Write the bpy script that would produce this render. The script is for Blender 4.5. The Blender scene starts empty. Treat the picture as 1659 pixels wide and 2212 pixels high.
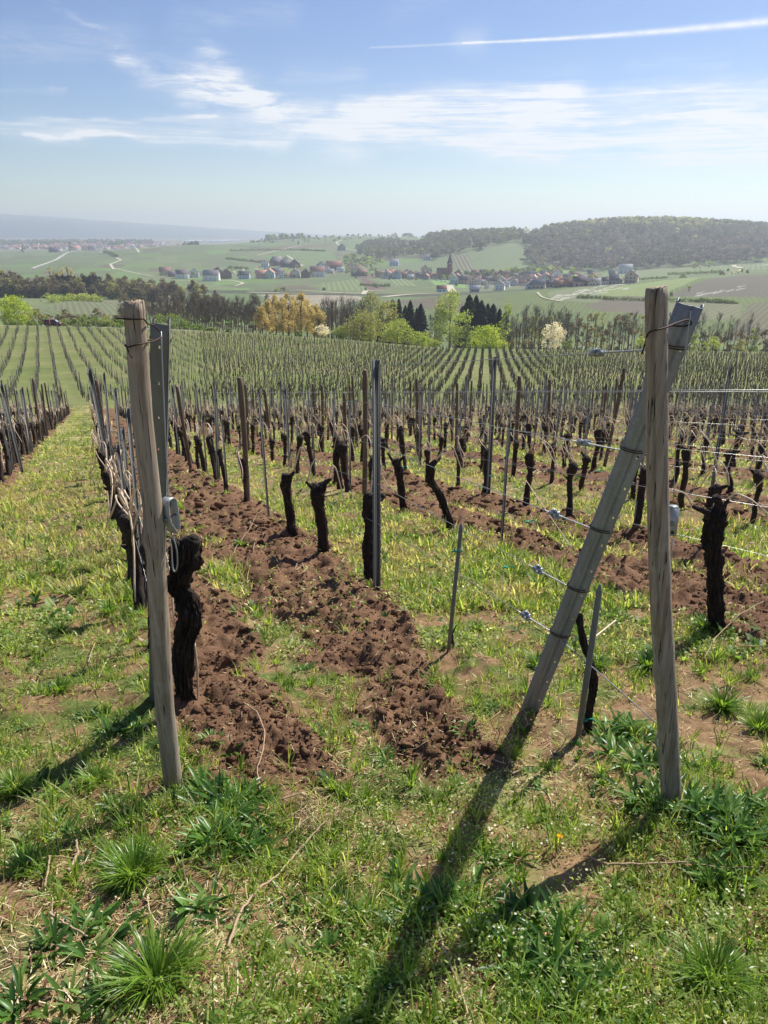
import bpy, math, random
import numpy as np
from mathutils import Vector, Matrix
R = math.radians
random.seed(7); rng = np.random.default_rng(7)
sc = bpy.context.scene
COL = sc.collection

# ------------------------------------------------------------------ camera
F = 1661.0; CX = 829.5; CY = 1106.0; PITCH = R(20.1)      # photo measured on a 1659 x 2212 grid
cp, sp = math.cos(PITCH), math.sin(PITCH)
cam = bpy.data.cameras.new("camera"); camo = bpy.data.objects.new("camera", cam); COL.objects.link(camo)
camo.location = (0, 0, 0); camo.rotation_euler = (R(90) - PITCH, 0, 0)
cam.sensor_fit = 'VERTICAL'; cam.sensor_height = 36; cam.lens = 36 * F / 2212
cam.clip_start = 0.05; cam.clip_end = 40000
sc.camera = camo
sc.view_settings.view_transform = 'Standard'; sc.view_settings.look = 'None'
sc.view_settings.exposure = 0.48; sc.view_settings.gamma = 1
sc.render.engine = 'CYCLES'
sc.cycles.use_denoising = True
sc.cycles.max_bounces = 5; sc.cycles.transparent_max_bounces = 6; sc.cycles.volume_bounces = 0
sc.cycles.diffuse_bounces = 3; sc.cycles.glossy_bounces = 2; sc.cycles.transmission_bounces = 3
sc.cycles.use_adaptive_sampling = True; sc.cycles.adaptive_threshold = 0.02

def ray(x, y):
    """photo pixel -> (u, v): x and z per metre of forward distance"""
    yy = y - CY; den = F * cp - yy * sp
    return (x - CX) / den, (-F * sp - yy * cp) / den
def vy(y): return ray(0, y)[1]
def project(X, Y, Z):
    d = Y * cp - Z * sp
    return CX + F * X / d, CY - F * (Y * sp + Z * cp) / d

# ------------------------------------------------------------------ sun and sky
SUN_AZ, SUN_EL = R(41), R(47)              # azimuth to the right of the view direction
sdir = Vector((math.sin(SUN_AZ) * math.cos(SUN_EL), math.cos(SUN_AZ) * math.cos(SUN_EL), math.sin(SUN_EL)))
sl = bpy.data.lights.new("sun", 'SUN'); sl.energy = 5.0; sl.angle = R(0.5); sl.color = (1.0, 0.955, 0.87)
so = bpy.data.objects.new("sun", sl); COL.objects.link(so)
so.rotation_euler = sdir.to_track_quat('Z', 'Y').to_euler(); so.location = (20, 20, 40)

w = bpy.data.worlds.new("World"); sc.world = w; w.use_nodes = True
nt = w.node_tree; nt.nodes.clear()
def N(tree, t, **kw):
    n = tree.nodes.new(t)
    for k, v in kw.items():
        if k.startswith('_'): setattr(n, k[1:], v)
    return n
out = nt.nodes.new('ShaderNodeOutputWorld'); bg = nt.nodes.new('ShaderNodeBackground')
bg.inputs[1].default_value = 0.078
sky = nt.nodes.new('ShaderNodeTexSky'); sky.sky_type = 'NISHITA'; sky.sun_disc = False
sky.sun_elevation = SUN_EL; sky.sun_rotation = SUN_AZ; sky.altitude = 200
sky.air_density = 1.0; sky.dust_density = 0.2; sky.ozone_density = 3.0
tc = nt.nodes.new('ShaderNodeTexCoord')
def MT(op, a, b=None, c=None, clamp=False):
    n = nt.nodes.new('ShaderNodeMath'); n.operation = op; n.use_clamp = clamp
    for i, v in enumerate((a, b, c)):
        if v is None: continue
        if isinstance(v, (int, float)): n.inputs[i].default_value = v
        else: nt.links.new(v, n.inputs[i])
    return n.outputs[0]
sep = nt.nodes.new('ShaderNodeSeparateXYZ'); nt.links.new(tc.outputs['Generated'], sep.inputs[0])
az = MT('ARCTAN2', sep.outputs[0], sep.outputs[1]); el = MT('ARCSINE', sep.outputs[2])
cmb = nt.nodes.new('ShaderNodeCombineXYZ'); nt.links.new(az, cmb.inputs[0]); nt.links.new(el, cmb.inputs[1])
def azel(x, y):
    u, v = ray(x, y); return math.atan(u), math.atan2(v, math.hypot(u, 1))
def noise(scale, sx, sy, det=6, rough=0.6, dist=0.0, rot=0.0, off=0.0):
    mp = nt.nodes.new('ShaderNodeMapping'); mp.inputs['Rotation'].default_value = (0, 0, rot)
    mp.inputs['Scale'].default_value = (sx, sy, 1); mp.inputs['Location'].default_value = (off, off * .7, 0)
    mp.vector_type = 'TEXTURE' if False else 'POINT'
    nt.links.new(cmb.outputs[0], mp.inputs[0])
    n = nt.nodes.new('ShaderNodeTexNoise'); n.noise_dimensions = '2D'
    n.inputs['Scale'].default_value = scale; n.inputs['Detail'].default_value = det
    n.inputs['Roughness'].default_value = rough; n.inputs['Distortion'].default_value = dist
    nt.links.new(mp.outputs[0], n.inputs['Vector']); return n.outputs['Fac']
def smooth(v, a, b):
    n = nt.nodes.new('ShaderNodeMapRange'); n.interpolation_type = 'SMOOTHSTEP'
    n.inputs[1].default_value = a; n.inputs[2].default_value = b; nt.links.new(v, n.inputs[0]); return n.outputs[0]
PX = 1 / F
def stroke(x0, y0, x1, y1, w0, w1, amp):
    a = azel(x0, y0); b = azel(x1, y1); ba = (b[0] - a[0], b[1] - a[1]); l2 = ba[0] ** 2 + ba[1] ** 2
    px = MT('SUBTRACT', az, a[0]); py = MT('SUBTRACT', el, a[1])
    t = MT('MULTIPLY_ADD', py, ba[1] / l2, MT('MULTIPLY', px, ba[0] / l2)); t = MT('ADD', t, 0.0, clamp=True)
    dx = MT('MULTIPLY_ADD', t, -ba[0], px); dy = MT('MULTIPLY_ADD', t, -ba[1], py)
    d2 = MT('ADD', MT('MULTIPLY', dx, dx), MT('MULTIPLY', dy, dy))
    ww = MT('MULTIPLY_ADD', t, (w1 - w0) * PX, w0 * PX)
    q = MT('DIVIDE', d2, MT('MULTIPLY', ww, ww))
    return MT('MULTIPLY', MT('EXPONENT', MT('MULTIPLY', q, -1.0)), amp)
def add(l):
    s = l[0]
    for q in l[1:]: s = MT('ADD', s, q)
    return s
wob = noise(9, 1, 2.4, 4, .6)                     # wobble the coordinates so that bands have ragged edges
elw = MT('MULTIPLY_ADD', MT('SUBTRACT', wob, .5), 0.030, el); azw = MT('MULTIPLY_ADD', MT('SUBTRACT', wob, .5), 0.05, az)
el0, az0 = el, az
el, az = elw, azw
bands = add([stroke(760, 228, 1240, 205, 16, 26, 1.15), stroke(1180, 200, 1700, 186, 12, 18, .9), stroke(800, 245, 1700, 235, 16, 30, .5),
             stroke(1100, 250, 1720, 272, 14, 22, 1.25), stroke(700, 270, 1250, 268, 40, 36, .85),
             stroke(850, 300, 1700, 335, 16, 26, 1.0), stroke(1150, 300, 1700, 300, 40, 60, .55),
             stroke(-40, 256, 450, 258, 4, 6, .8), stroke(60, 285, 620, 308, 5, 9, 1.0), stroke(0, 275, 760, 280, 18, 28, .5),
             stroke(1500, 230, 1700, 240, 6, 10, .5), stroke(-50, 200, 130, 202, 5, 4, .35),
             stroke(640, 160, 760, 168, 22, 20, .22), stroke(1380, 130, 1560, 138, 12, 12, .16)])
diag = add([stroke(260, 130, 460, 190, 18, 34, .95), stroke(430, 190, 560, 235, 28, 34, 1.15), stroke(540, 220, 760, 300, 36, 34, 1.2), stroke(430, 110, 600, 240, 10, 26, .6),
            stroke(-40, 100, 260, 90, 26, 30, .34), stroke(400, 50, 620, 25, 24, 22, .26), stroke(110, 0, 230, 60, 5, 8, .3),
            stroke(850, 30, 1000, -30, 16, 16, .2)])
nb = smooth(noise(7, 1, 11, 9, .66, .25, 0.03), .2, .74)
nd = smooth(noise(13, 1.2, 5.5, 9, .7, .4, -0.5, 3.1), .22, .72)
el, az = el0, az0
trail = add([stroke(1000, 93, 1680, 44, 1.4, 6, 1.35), stroke(800, 103, 1040, 91, 1.5, 2.5, .5)])
nt_ = MT('MULTIPLY_ADD', noise(60, 1, 2, 5, .7), 1.0, .3)
halo = stroke(1000, 88, 1030, 86, 18, 20, .28)
nb2 = smooth(noise(9, .55, 26, 7, .72, .2, .03, 7.), .3, .68); nb = MT('MULTIPLY', nb, MT('MULTIPLY_ADD', nb2, .62, .52))
nd2 = smooth(noise(12, .8, 14, 8, .75, .3, -.5, 5.), .3, .66); nd = MT('MULTIPLY', nd, MT('MULTIPLY_ADD', nd2, .6, .5))
bands = MT('MULTIPLY', bands, 1.3)
cl = MT('ADD', MT('MULTIPLY', bands, nb), MT('MULTIPLY', diag, nd))
cl = MT('ADD', cl, MT('ADD', MT('MULTIPLY', trail, nt_), halo))
cl = MT('MULTIPLY', cl, 0.82, clamp=True)
# deepen the blue a little with height (thin dry air aloft)
hs = nt.nodes.new('ShaderNodeHueSaturation'); hs.inputs['Hue'].default_value = .514; hs.inputs['Saturation'].default_value = 1.10; hs.inputs['Value'].default_value = 1.0
nt.links.new(sky.outputs[0], hs.inputs['Color'])
mx = nt.nodes.new('ShaderNodeMix'); mx.data_type = 'RGBA'
nt.links.new(cl, mx.inputs[0]); nt.links.new(hs.outputs[0], mx.inputs[6]); mx.inputs[7].default_value = (8.2, 8.5, 9.0, 1)
nt.links.new(mx.outputs[2], bg.inputs[0]); nt.links.new(bg.outputs[0], out.inputs[0])

# ------------------------------------------------------------------ helpers: names, meshes, materials
def tag(o, label=None, cat=None, group=None, kind=None):
    if label: o['label'] = label
    if cat: o['category'] = cat
    if group: o['group'] = group
    if kind: o['kind'] = kind
    return o
def empty(name, loc, rz=0):
    o = bpy.data.objects.new(name, None); COL.objects.link(o); o.location = loc; o.rotation_euler = (0, 0, rz); o.empty_display_size = .1
    return o
def rawmesh(name, V, quads=None, tris=None, cols=None, smooth=False):
    V = np.asarray(V, np.float32).reshape(-1, 3)
    me = bpy.data.meshes.new(name)
    loops = []; starts = []; tot = []; s = 0
    nq = 0 if quads is None else len(quads); ntr = 0 if tris is None else len(tris)
    me.vertices.add(len(V)); me.vertices.foreach_set('co', V.ravel())
    arr = []
    if nq: arr.append(np.asarray(quads, np.int32).ravel())
    if ntr: arr.append(np.asarray(tris, np.int32).ravel())
    arr = np.concatenate(arr) if arr else np.zeros(0, np.int32)
    me.loops.add(len(arr)); me.loops.foreach_set('vertex_index', arr)
    me.polygons.add(nq + ntr)
    st = np.concatenate([np.arange(nq) * 4, nq * 4 + np.arange(ntr) * 3]).astype(np.int32)
    me.polygons.foreach_set('loop_start', st)
    if smooth: me.polygons.foreach_set('use_smooth', np.ones(nq + ntr, bool))
    me.update(calc_edges=True)
    if cols is not None:
        a = me.attributes.new('Col', 'FLOAT_COLOR', 'POINT')
        c = np.ones((len(V), 4), np.float32); c[:, :3] = cols; a.data.foreach_set('color', c.ravel())
    return me
def link(name, me, mat=None, parent=None, loc=None):
    o = bpy.data.objects.new(name, me); COL.objects.link(o)
    if mat is not None and len(me.materials) == 0: me.materials.append(mat)
    if parent is not None: o.parent = parent
    if loc is not None: o.location = loc
    return o
class MB:
    """collects shapes into one mesh"""
    def __init__(s): s.V = []; s.Q = []; s.T = []; s.C = []; s.n = 0
    def add(s, V, Q=None, T=None, col=None):
        V = np.asarray(V, float).reshape(-1, 3)
        if Q is not None and len(Q): s.Q.append(np.asarray(Q, int).reshape(-1, 4) + s.n)
        if T is not None and len(T): s.T.append(np.asarray(T, int).reshape(-1, 3) + s.n)
        c = np.ones((len(V), 3)) * .5 if col is None else np.broadcast_to(np.asarray(col, float), (len(V), 3))
        s.C.append(c); s.V.append(V); s.n += len(V); return s
    def box(s, x0, x1, y0, y1, z0, z1, col=None, M=None):
        V = np.array([(x, y, z) for z in (z0, z1) for y in (y0, y1) for x in (x0, x1)], float)
        if M is not None: V = V @ np.array(M.to_3x3()).T + np.array(M.translation)
        return s.add(V, [(0, 2, 3, 1), (4, 5, 7, 6), (0, 1, 5, 4), (2, 6, 7, 3), (0, 4, 6, 2), (1, 3, 7, 5)], col=col)
    def tube(s, P, rad, k=8, cap=True, col=None, rough=0, seed=0, ridge=0):
        P = np.asarray(P, float); n = len(P); rad = np.broadcast_to(np.asarray(rad, float), (n,))
        T = np.gradient(P, axis=0); T /= np.linalg.norm(T, axis=1)[:, None] + 1e-9
        up = np.array([0.31, 0.95, 0.05]) if abs(T[0][2]) > .6 else np.array([0, 0, 1.])
        A = np.cross(T, up); A /= np.linalg.norm(A, axis=1)[:, None] + 1e-9; B = np.cross(T, A)
        an = np.arange(k) / k * 2 * math.pi; rr = rad[:, None] * np.ones((n, k))
        if rough or ridge:
            g = np.random.default_rng(seed)
            rr = rr * (1 + rough * (g.random((n, k)) - .5) * 2)
            if ridge:
                fq = k / 9.; ii = np.arange(n)[:, None]; nz = vn(40 + seed * 1.7 + fq * np.cos(an)[None] + ii * .05, 60 + fq * np.sin(an)[None] + ii * .11)
                rr = rr * (1 + ridge * ((nz - .5) * 4 + .7 * np.sin(an[None] * 2 + ii * .35)))
        V = P[:, None] + A[:, None] * (np.cos(an)[None, :, None] * rr[..., None]) + B[:, None] * (np.sin(an)[None, :, None] * rr[..., None])
        i = np.arange(n - 1)[:, None] * k; j = np.arange(k)[None]; j2 = (j + 1) % k
        Q = np.stack([i + j, i + j2, i + k + j2, i + k + j], -1).reshape(-1, 4)
        V = V.reshape(-1, 3); Tr = []
        if cap:
            V = np.vstack([V, P[0], P[-1]]); a = n * k
            Tr = [(a, (q + 1) % k, q) for q in range(k)] + [(a + 1, (n - 1) * k + q, (n - 1) * k + (q + 1) % k) for q in range(k)]
        return s.add(V, Q, Tr, col)
    def mesh(s, name, smooth=False, colors=False):
        V = np.vstack(s.V); Q = np.vstack(s.Q) if s.Q else None; T = np.vstack(s.T) if s.T else None
        return rawmesh(name, V, Q, T, np.vstack(s.C) if colors else None, smooth)
    def build(s, name, mat, parent=None, loc=None, smooth=False, colors=False):
        return link(name, s.mesh(name, smooth, colors), mat, parent, loc)

def lin(r, g, b):
    f = lambda c: (c / 255 / 12.92) if c / 255 <= .04045 else ((c / 255 + .055) / 1.055) ** 2.4
    return (f(r), f(g), f(b))
class MatB:
    def __init__(s, name):
        s.m = bpy.data.materials.new(name); s.m.use_nodes = True; s.t = s.m.node_tree; s.t.nodes.clear()
        s.o = s.t.nodes.new('ShaderNodeOutputMaterial')
    def n(s, t, **kw):
        n = s.t.nodes.new(t)
        for k, v in kw.items():
            if k in n.inputs: s.set(n, k, v)
            else: setattr(n, k, v)
        return n
    def set(s, n, k, v):
        if isinstance(v, bpy.types.NodeSocket): s.t.links.new(v, n.inputs[k])
        else:
            if isinstance(v, (tuple, list)) and len(v) == 3 and n.inputs[k].type == 'RGBA': v = (*v, 1)
            n.inputs[k].default_value = v
    def mix(s, f, a, b, mode='MIX'):
        n = s.t.nodes.new('ShaderNodeMix'); n.data_type = 'RGBA'; n.blend_type = mode
        for i, v in ((0, f), (6, a), (7, b)):
            if isinstance(v, bpy.types.NodeSocket): s.t.links.new(v, n.inputs[i])
            elif i == 0: n.inputs[0].default_value = v
            else: n.inputs[i].default_value = (*v[:3], 1)
        return n.outputs[2]
    def noise(s, scale, det=4, rough=.6, vec=None, sc3=None, dist=0.):
        n = s.t.nodes.new('ShaderNodeTexNoise'); n.inputs['Scale'].default_value = scale; n.inputs['Detail'].default_value = det
        n.inputs['Roughness'].default_value = rough; n.inputs['Distortion'].default_value = dist
        if vec is None:
            c = s.t.nodes.new('ShaderNodeTexCoord'); vec = c.outputs['Object']
        if sc3:
            m = s.t.nodes.new('ShaderNodeMapping'); m.inputs['Scale'].default_value = sc3; s.t.links.new(vec, m.inputs[0]); vec = m.outputs[0]
        s.t.links.new(vec, n.inputs['Vector']); return n.outputs['Fac']
    def ramp(s, f, a, b, c0=0., c1=1.):
        n = s.t.nodes.new('ShaderNodeMapRange'); s.t.links.new(f, n.inputs[0])
        n.inputs[1].default_value = a; n.inputs[2].default_value = b; n.inputs[3].default_value = c0; n.inputs[4].default_value = c1
        return n.outputs[0]
    def bsdf(s, col, rough=.8, metal=0., spec=.3, bump=None, bs=.3, bd=.01, trans=0., tcol=None):
        p = s.t.nodes.new('ShaderNodeBsdfPrincipled')
        s.set(p, 'Base Color', col); s.set(p, 'Roughness', rough); s.set(p, 'Metallic', metal); p.inputs['Specular IOR Level'].default_value = spec
        if bump is not None:
            b = s.t.nodes.new('ShaderNodeBump'); b.inputs['Strength'].default_value = bs; b.inputs['Distance'].default_value = bd
            s.t.links.new(bump, b.inputs['Height']); s.t.links.new(b.outputs[0], p.inputs['Normal'])
        o = p.outputs[0]
        if trans:
            tr = s.t.nodes.new('ShaderNodeBsdfTranslucent'); s.set(tr, 'Color', tcol if tcol is not None else col)
            m = s.t.nodes.new('ShaderNodeMixShader'); m.inputs[0].default_value = trans
            s.t.links.new(o, m.inputs[1]); s.t.links.new(tr.outputs[0], m.inputs[2]); o = m.outputs[0]
        s.t.links.new(o, s.o.inputs[0]); return s.m
    def attr(s, name='Col'):
        a = s.t.nodes.new('ShaderNodeAttribute'); a.attribute_name = name; return a
def plain(name, col, rough=.8, metal=0., var=.25, scale=4., **kw):
    b = MatB(name); f = b.noise(scale, 5)
    c = b.mix(f, tuple(x * (1 - var) for x in col), tuple(min(1, x * (1 + var)) for x in col))
    return b.bsdf(c, rough, metal, bump=f, bs=.15, **kw)

M = {}
b = MatB('weathered_wood'); g = b.noise(1, 7, .7, sc3=(60, 60, 2.2), dist=.4); g2 = b.noise(1, 4, .6, sc3=(9, 9, 1.3)); g3 = b.noise(1, 3, .6, sc3=(110, 110, 3.5))
c = b.mix(b.ramp(g, .3, .7), lin(118, 100, 82), lin(178, 165, 148)); c = b.mix(b.ramp(g2, .5, .75, 0, .6), c, lin(148, 124, 100))
c = b.mix(b.ramp(g3, .60, .66), c, lin(58, 47, 40)); g4 = b.noise(1, 4, .6, sc3=(30, 30, .9)); c = b.mix(b.ramp(g4, .69, .72), c, lin(46, 38, 32)); g5 = b.noise(7, 5, .6); c = b.mix(b.ramp(g5, .55, .75, 0, .6), c, lin(196, 186, 172)); M['wood'] = b.bsdf(c, .85, bump=b.mix(.5, g, g4), bs=.8, bd=.008)
b = MatB('brown_wood'); g = b.noise(1, 6, .7, sc3=(40, 40, 3)); M['bwood'] = b.bsdf(b.mix(b.ramp(g, .3, .7), lin(82, 68, 56), lin(134, 116, 96)), .85, bump=g, bs=.4)
b = MatB('galvanised_steel'); g = b.noise(1, 6, .65, sc3=(14, 14, 2.5)); g2 = b.noise(90, 3)
c = b.mix(b.ramp(g, .3, .7), lin(118, 122, 126), lin(150, 153, 155)); c = b.mix(b.ramp(g2, .5, .75, 0, .35), c, lin(178, 182, 184))
M['steel'] = b.bsdf(c, b.ramp(g, .3, .7, .45, .6), .12, .5, bump=g2, bs=.05)
b = MatB('dull_steel'); g = b.noise(1, 5, .6, sc3=(20, 20, 2)); M['dsteel'] = b.bsdf(b.mix(g, lin(94, 95, 94), lin(140, 140, 136)), .7, .05, .2)
M['cast'] = plain('cast_zinc', lin(156, 161, 164), .45, .3, .12, 30)
M['wire'] = plain('wire', lin(158, 160, 158), .35, .5, .15, 5)
M['rust'] = plain('rusty_wire', lin(70, 52, 42), .7, .4, .3, 30)
b = MatB('vine_bark'); g = b.noise(1, 7, .8, sc3=(90, 90, 9), dist=1.2); g2 = b.noise(26, 4)
c = b.mix(b.ramp(g, .38, .66), lin(20, 16, 15), lin(90, 76, 68)); c = b.mix(b.ramp(g2, .62, .75, 0, .5), c, lin(130, 112, 96))
M['bark'] = b.bsdf(c, .9, bump=g, bs=1.0, bd=.02); M['farbark'] = plain('distant_bark', lin(88, 72, 66), .9, 0, .4, .6)
M['cane'] = plain('cane_bark', lin(222, 198, 168), .45, 0, .2, 30)
M['deadcane'] = plain('dry_cane', lin(170, 146, 118), .8, 0, .3, 20)
M['tie'] = plain('green_tie', lin(20, 150, 120), .5, 0, .1)
M['tree_bark'] = plain('tree_bark', lin(92, 80, 70), .9, 0, .35, 2)
def leafmat(name, trans=.45, rough=.5, spec=.35, vs=3.0):
    b = MatB(name); a = b.attr('Col')
    hs = b.n('ShaderNodeHueSaturation', Color=a.outputs['Color']); hs.inputs['Value'].default_value = 1.8; hs.inputs['Saturation'].default_value = .95
    tc_ = b.mix(1.0, hs.outputs[0], (1.0, .94, .50), 'MULTIPLY')
    return b.bsdf(a.outputs['Color'], rough, 0, spec, trans=trans, tcol=tc_)
M['leaf'] = leafmat('leaf', .52); M['glossleaf'] = leafmat('broad_leaf', .45, .36, .55)
M['treeleaf'] = leafmat('tree_leaf', .32, .7, .2)
M['needle'] = leafmat('needles', .12, .8, .15)
b = MatB('litter'); a = b.attr('Col'); M['litter'] = b.bsdf(a.outputs['Color'], .85, 0, .2)
b = MatB('clod_soil'); a = b.attr('Col'); g = b.noise(110, 7, .8); vo = b.n('ShaderNodeTexVoronoi'); vo.inputs['Scale'].default_value = 130; b.t.links.new(b.n('ShaderNodeTexCoord').outputs['Object'], vo.inputs['Vector'])
M['clod'] = b.bsdf(b.mix(b.ramp(g, .35, .7), b.mix(1., a.outputs['Color'], (.62, .58, .55), 'MULTIPLY'), a.outputs['Color']), .97, 0, .08, bump=b.mix(.5, g, vo.outputs['Distance']), bs=1.0, bd=.012)
M['farveg'] = leafmat('far_foliage', .2, .9, .1)

# ------------------------------------------------------------------ numpy noise
_P = np.random.default_rng(3).random((512, 512)).astype(np.float32)
def vn(x, y):
    x = np.asarray(x, float); y = np.asarray(y, float)
    xi = np.floor(x).astype(int); yi = np.floor(y).astype(int); fx = x - xi; fy = y - yi
    fx = fx * fx * (3 - 2 * fx); fy = fy * fy * (3 - 2 * fy)
    a = _P[xi & 511, yi & 511]; b_ = _P[(xi + 1) & 511, yi & 511]; c_ = _P[xi & 511, (yi + 1) & 511]; d = _P[(xi + 1) & 511, (yi + 1) & 511]
    return (a * (1 - fx) + b_ * fx) * (1 - fy) + (c_ * (1 - fx) + d * fx) * fy
def fbm(x, y, o=4, g=.5):
    s = 0; a = 1; t = 0
    for i in range(o): s = s + a * vn(x * 2 ** i + 17.3 * i, y * 2 ** i + 5.7 * i); t += a; a *= g
    return s / t
def sstep(a, b, x):
    t = np.clip((x - a) / (b - a), 0, 1); return t * t * (3 - 2 * t)

# ------------------------------------------------------------------ terrain
H0, SL = 1.6, 0.2
KN = {
 -900: [(90, 842), (140, 770), (210, 703), (260, 702), (330, 688), (450, 655), (600, 640), (900, 610), (1200, 585), (1600, 566), (2200, 550), (3000, 537), (4200, 527), (6500, 516), (8500, 512)],
 0: [(90, 838), (140, 768), (210, 703), (260, 702), (330, 688), (450, 655), (600, 636), (900, 606), (1200, 585), (1600, 566), (2200, 548), (3000, 537), (4200, 527), (6500, 516), (8500, 512)],
 200: [(90, 838), (140, 770), (205, 707), (250, 706), (320, 690), (430, 658), (600, 638), (900, 606), (1200, 583), (1600, 560), (2000, 545), (2600, 541), (3500, 529), (6500, 516), (8500, 512)],
 400: [(90, 838), (140, 772), (200, 713), (240, 712), (300, 700), (400, 678), (500, 660), (700, 642), (850, 628), (1000, 612), (1300, 583), (1650, 550), (2000, 527), (2600, 541), (3500, 529), (6500, 516), (8500, 512)],
 600: [(90, 838), (140, 775), (190, 724), (215, 724), (270, 722), (350, 702), (450, 680), (560, 652), (650, 640), (800, 625), (1000, 610), (1200, 590), (1500, 562), (1900, 533), (2400, 517), (2700, 520), (3500, 531), (8500, 512)],
 760: [(90, 840), (140, 778), (190, 734), (215, 736), (280, 736), (380, 705), (480, 680), (560, 655), (650, 640), (800, 627), (1000, 608), (1200, 590), (1500, 560), (2000, 530), (2500, 508), (3000, 525), (8500, 512)],
 880: [(90, 842), (140, 782), (190, 744), (215, 748), (280, 750), (380, 722), (480, 692), (560, 662), (650, 642), (800, 629), (950, 612), (1150, 592), (1400, 565), (1700, 540), (2100, 522), (2600, 510), (3100, 525), (8500, 512)],
 960: [(90, 842), (140, 784), (188, 750), (210, 754), (280, 756), (400, 722), (500, 682), (600, 644), (650, 636), (750, 633), (900, 618), (1100, 595), (1200, 586), (1350, 560), (1500, 540), (1700, 518), (2000, 506), (2500, 520), (8500, 512)],
 1040: [(90, 842), (140, 785), (185, 752), (210, 756), (280, 758), (400, 720), (500, 678), (600, 638), (650, 631), (750, 631), (900, 618), (1080, 598), (1200, 575), (1350, 545), (1480, 528), (1650, 514), (1850, 506), (2300, 520), (8500, 512)],
 1120: [(90, 842), (140, 786), (183, 753), (208, 757), (280, 758), (400, 716), (500, 672), (600, 633), (660, 625), (760, 629), (900, 616), (1050, 599), (1160, 588), (1300, 558), (1430, 531), (1550, 524), (1700, 510), (1850, 503), (2300, 520), (8500, 512)],
 1200: [(90, 842), (140, 787), (182, 754), (207, 757), (280, 758), (400, 712), (500, 668), (620, 626), (680, 618), (780, 626), (900, 611), (1050, 594), (1200, 587), (1350, 558), (1500, 528), (1700, 505), (1850, 499), (2300, 520), (8500, 512)],
 1300: [(90, 842), (140, 788), (180, 755), (205, 758), (280, 758), (370, 718), (480, 665), (600, 622), (680, 611), (760, 619), (900, 601), (1050, 592), (1200, 588), (1350, 556), (1550, 515), (1750, 490), (1850, 485), (2300, 520), (8500, 512)],
 1450: [(90, 842), (140, 790), (180, 757), (205, 760), (280, 758), (360, 716), (480, 658), (600, 610), (680, 600), (760, 608), (900, 593), (1050, 583), (1200, 581), (1350, 550), (1550, 512), (1750, 488), (1850, 484), (2300, 520), (8500, 512)],
 1600: [(90, 842), (140, 792), (180, 759), (205, 761), (280, 758), (360, 708), (480, 646), (560, 613), (640, 597), (700, 600), (850, 586), (1000, 577), (1150, 576), (1300, 555), (1500, 520), (1700, 499), (1800, 495), (2300, 520), (8500, 512)],
 1700: [(90, 842), (140, 792), (180, 759), (205, 761), (280, 758), (360, 705), (480, 642), (560, 608), (640, 592), (700, 595), (850, 582), (1000, 573), (1150, 572), (1300, 555), (1500, 525), (1700, 504), (1800, 501), (2300, 520), (8500, 512)],
 2600: [(90, 842), (140, 792), (180, 759), (205, 761), (280, 758), (360, 700), (480, 635), (560, 600), (640, 585), (700, 588), (850, 575), (1000, 566), (1150, 566), (1300, 555), (1500, 530), (1700, 515), (1800, 512), (2300, 520), (8500, 512)],
}
LY = np.linspace(math.log(30), math.log(9500), 420)
tabU = []; tab = []
for cx_, kn in sorted(KN.items()):
    u = ray(cx_, 600)[0]
    Y = [1, 30, 45, 60] + [k[0] for k in kn]; Z = [-(H0 + SL * q) for q in (1, 30, 45, 60)] + [vy(k[1]) * k[0] for k in kn]
    Y += [9500]; Z += [Z[-1]]
    z = np.interp(np.exp(LY), Y, Z); k = np.exp(-np.linspace(-2, 2, 11) ** 2); k /= k.sum()
    zp = np.concatenate([np.full(5, z[0]), z, np.full(5, z[-1])]); zs = np.convolve(zp, k, 'valid'); zs[:12] = z[:12]
    tabU.append(u); tab.append(zs)
tabU = np.array(tabU); tab = np.array(tab)
UG = np.linspace(-1.1, 1.1, 221)
TG = np.array([np.interp(UG, tabU, tab[:, j]) for j in range(tab.shape[1])]).T     # [u, Y]
k = np.exp(-np.linspace(-1.6, 1.6, 9) ** 2); k /= k.sum()
TG = np.apply_along_axis(lambda a: np.convolve(np.pad(a, 4, 'edge'), k, 'valid'), 0, TG)
def terr(x, y):
    x = np.asarray(x, float); y = np.asarray(y, float)
    pl = -(H0 + SL * y)
    yy = np.clip(y, 30.01, 9490); fu = np.clip((x / yy + 1.1) / 2.2 * 220, 0, 219.999); fy = (np.log(yy) - LY[0]) / (LY[1] - LY[0]); fy = np.clip(fy, 0, 418.999)
    i = fu.astype(int); j = fy.astype(int); a = fu - i; c = fy - j
    z = (TG[i, j] * (1 - a) + TG[i + 1, j] * a) * (1 - c) + (TG[i, j + 1] * (1 - a) + TG[i + 1, j + 1] * a) * c
    t = sstep(32, 50, y); return pl * (1 - t) + z * t
RD = np.array([-0.388, 1.0]); RD /= np.linalg.norm(RD); RN = np.array([RD[1], -RD[0]])    # along the rows, across the rows
N0, DN = 0.16, 1.735
def rown(x, y): return x * RN[0] + y * RN[1]
def rows_(x, y): return x * RD[0] + y * RD[1]
def fromrow(n, s): return n * RN[0] + s * RD[0], n * RN[1] + s * RD[1]
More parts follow.
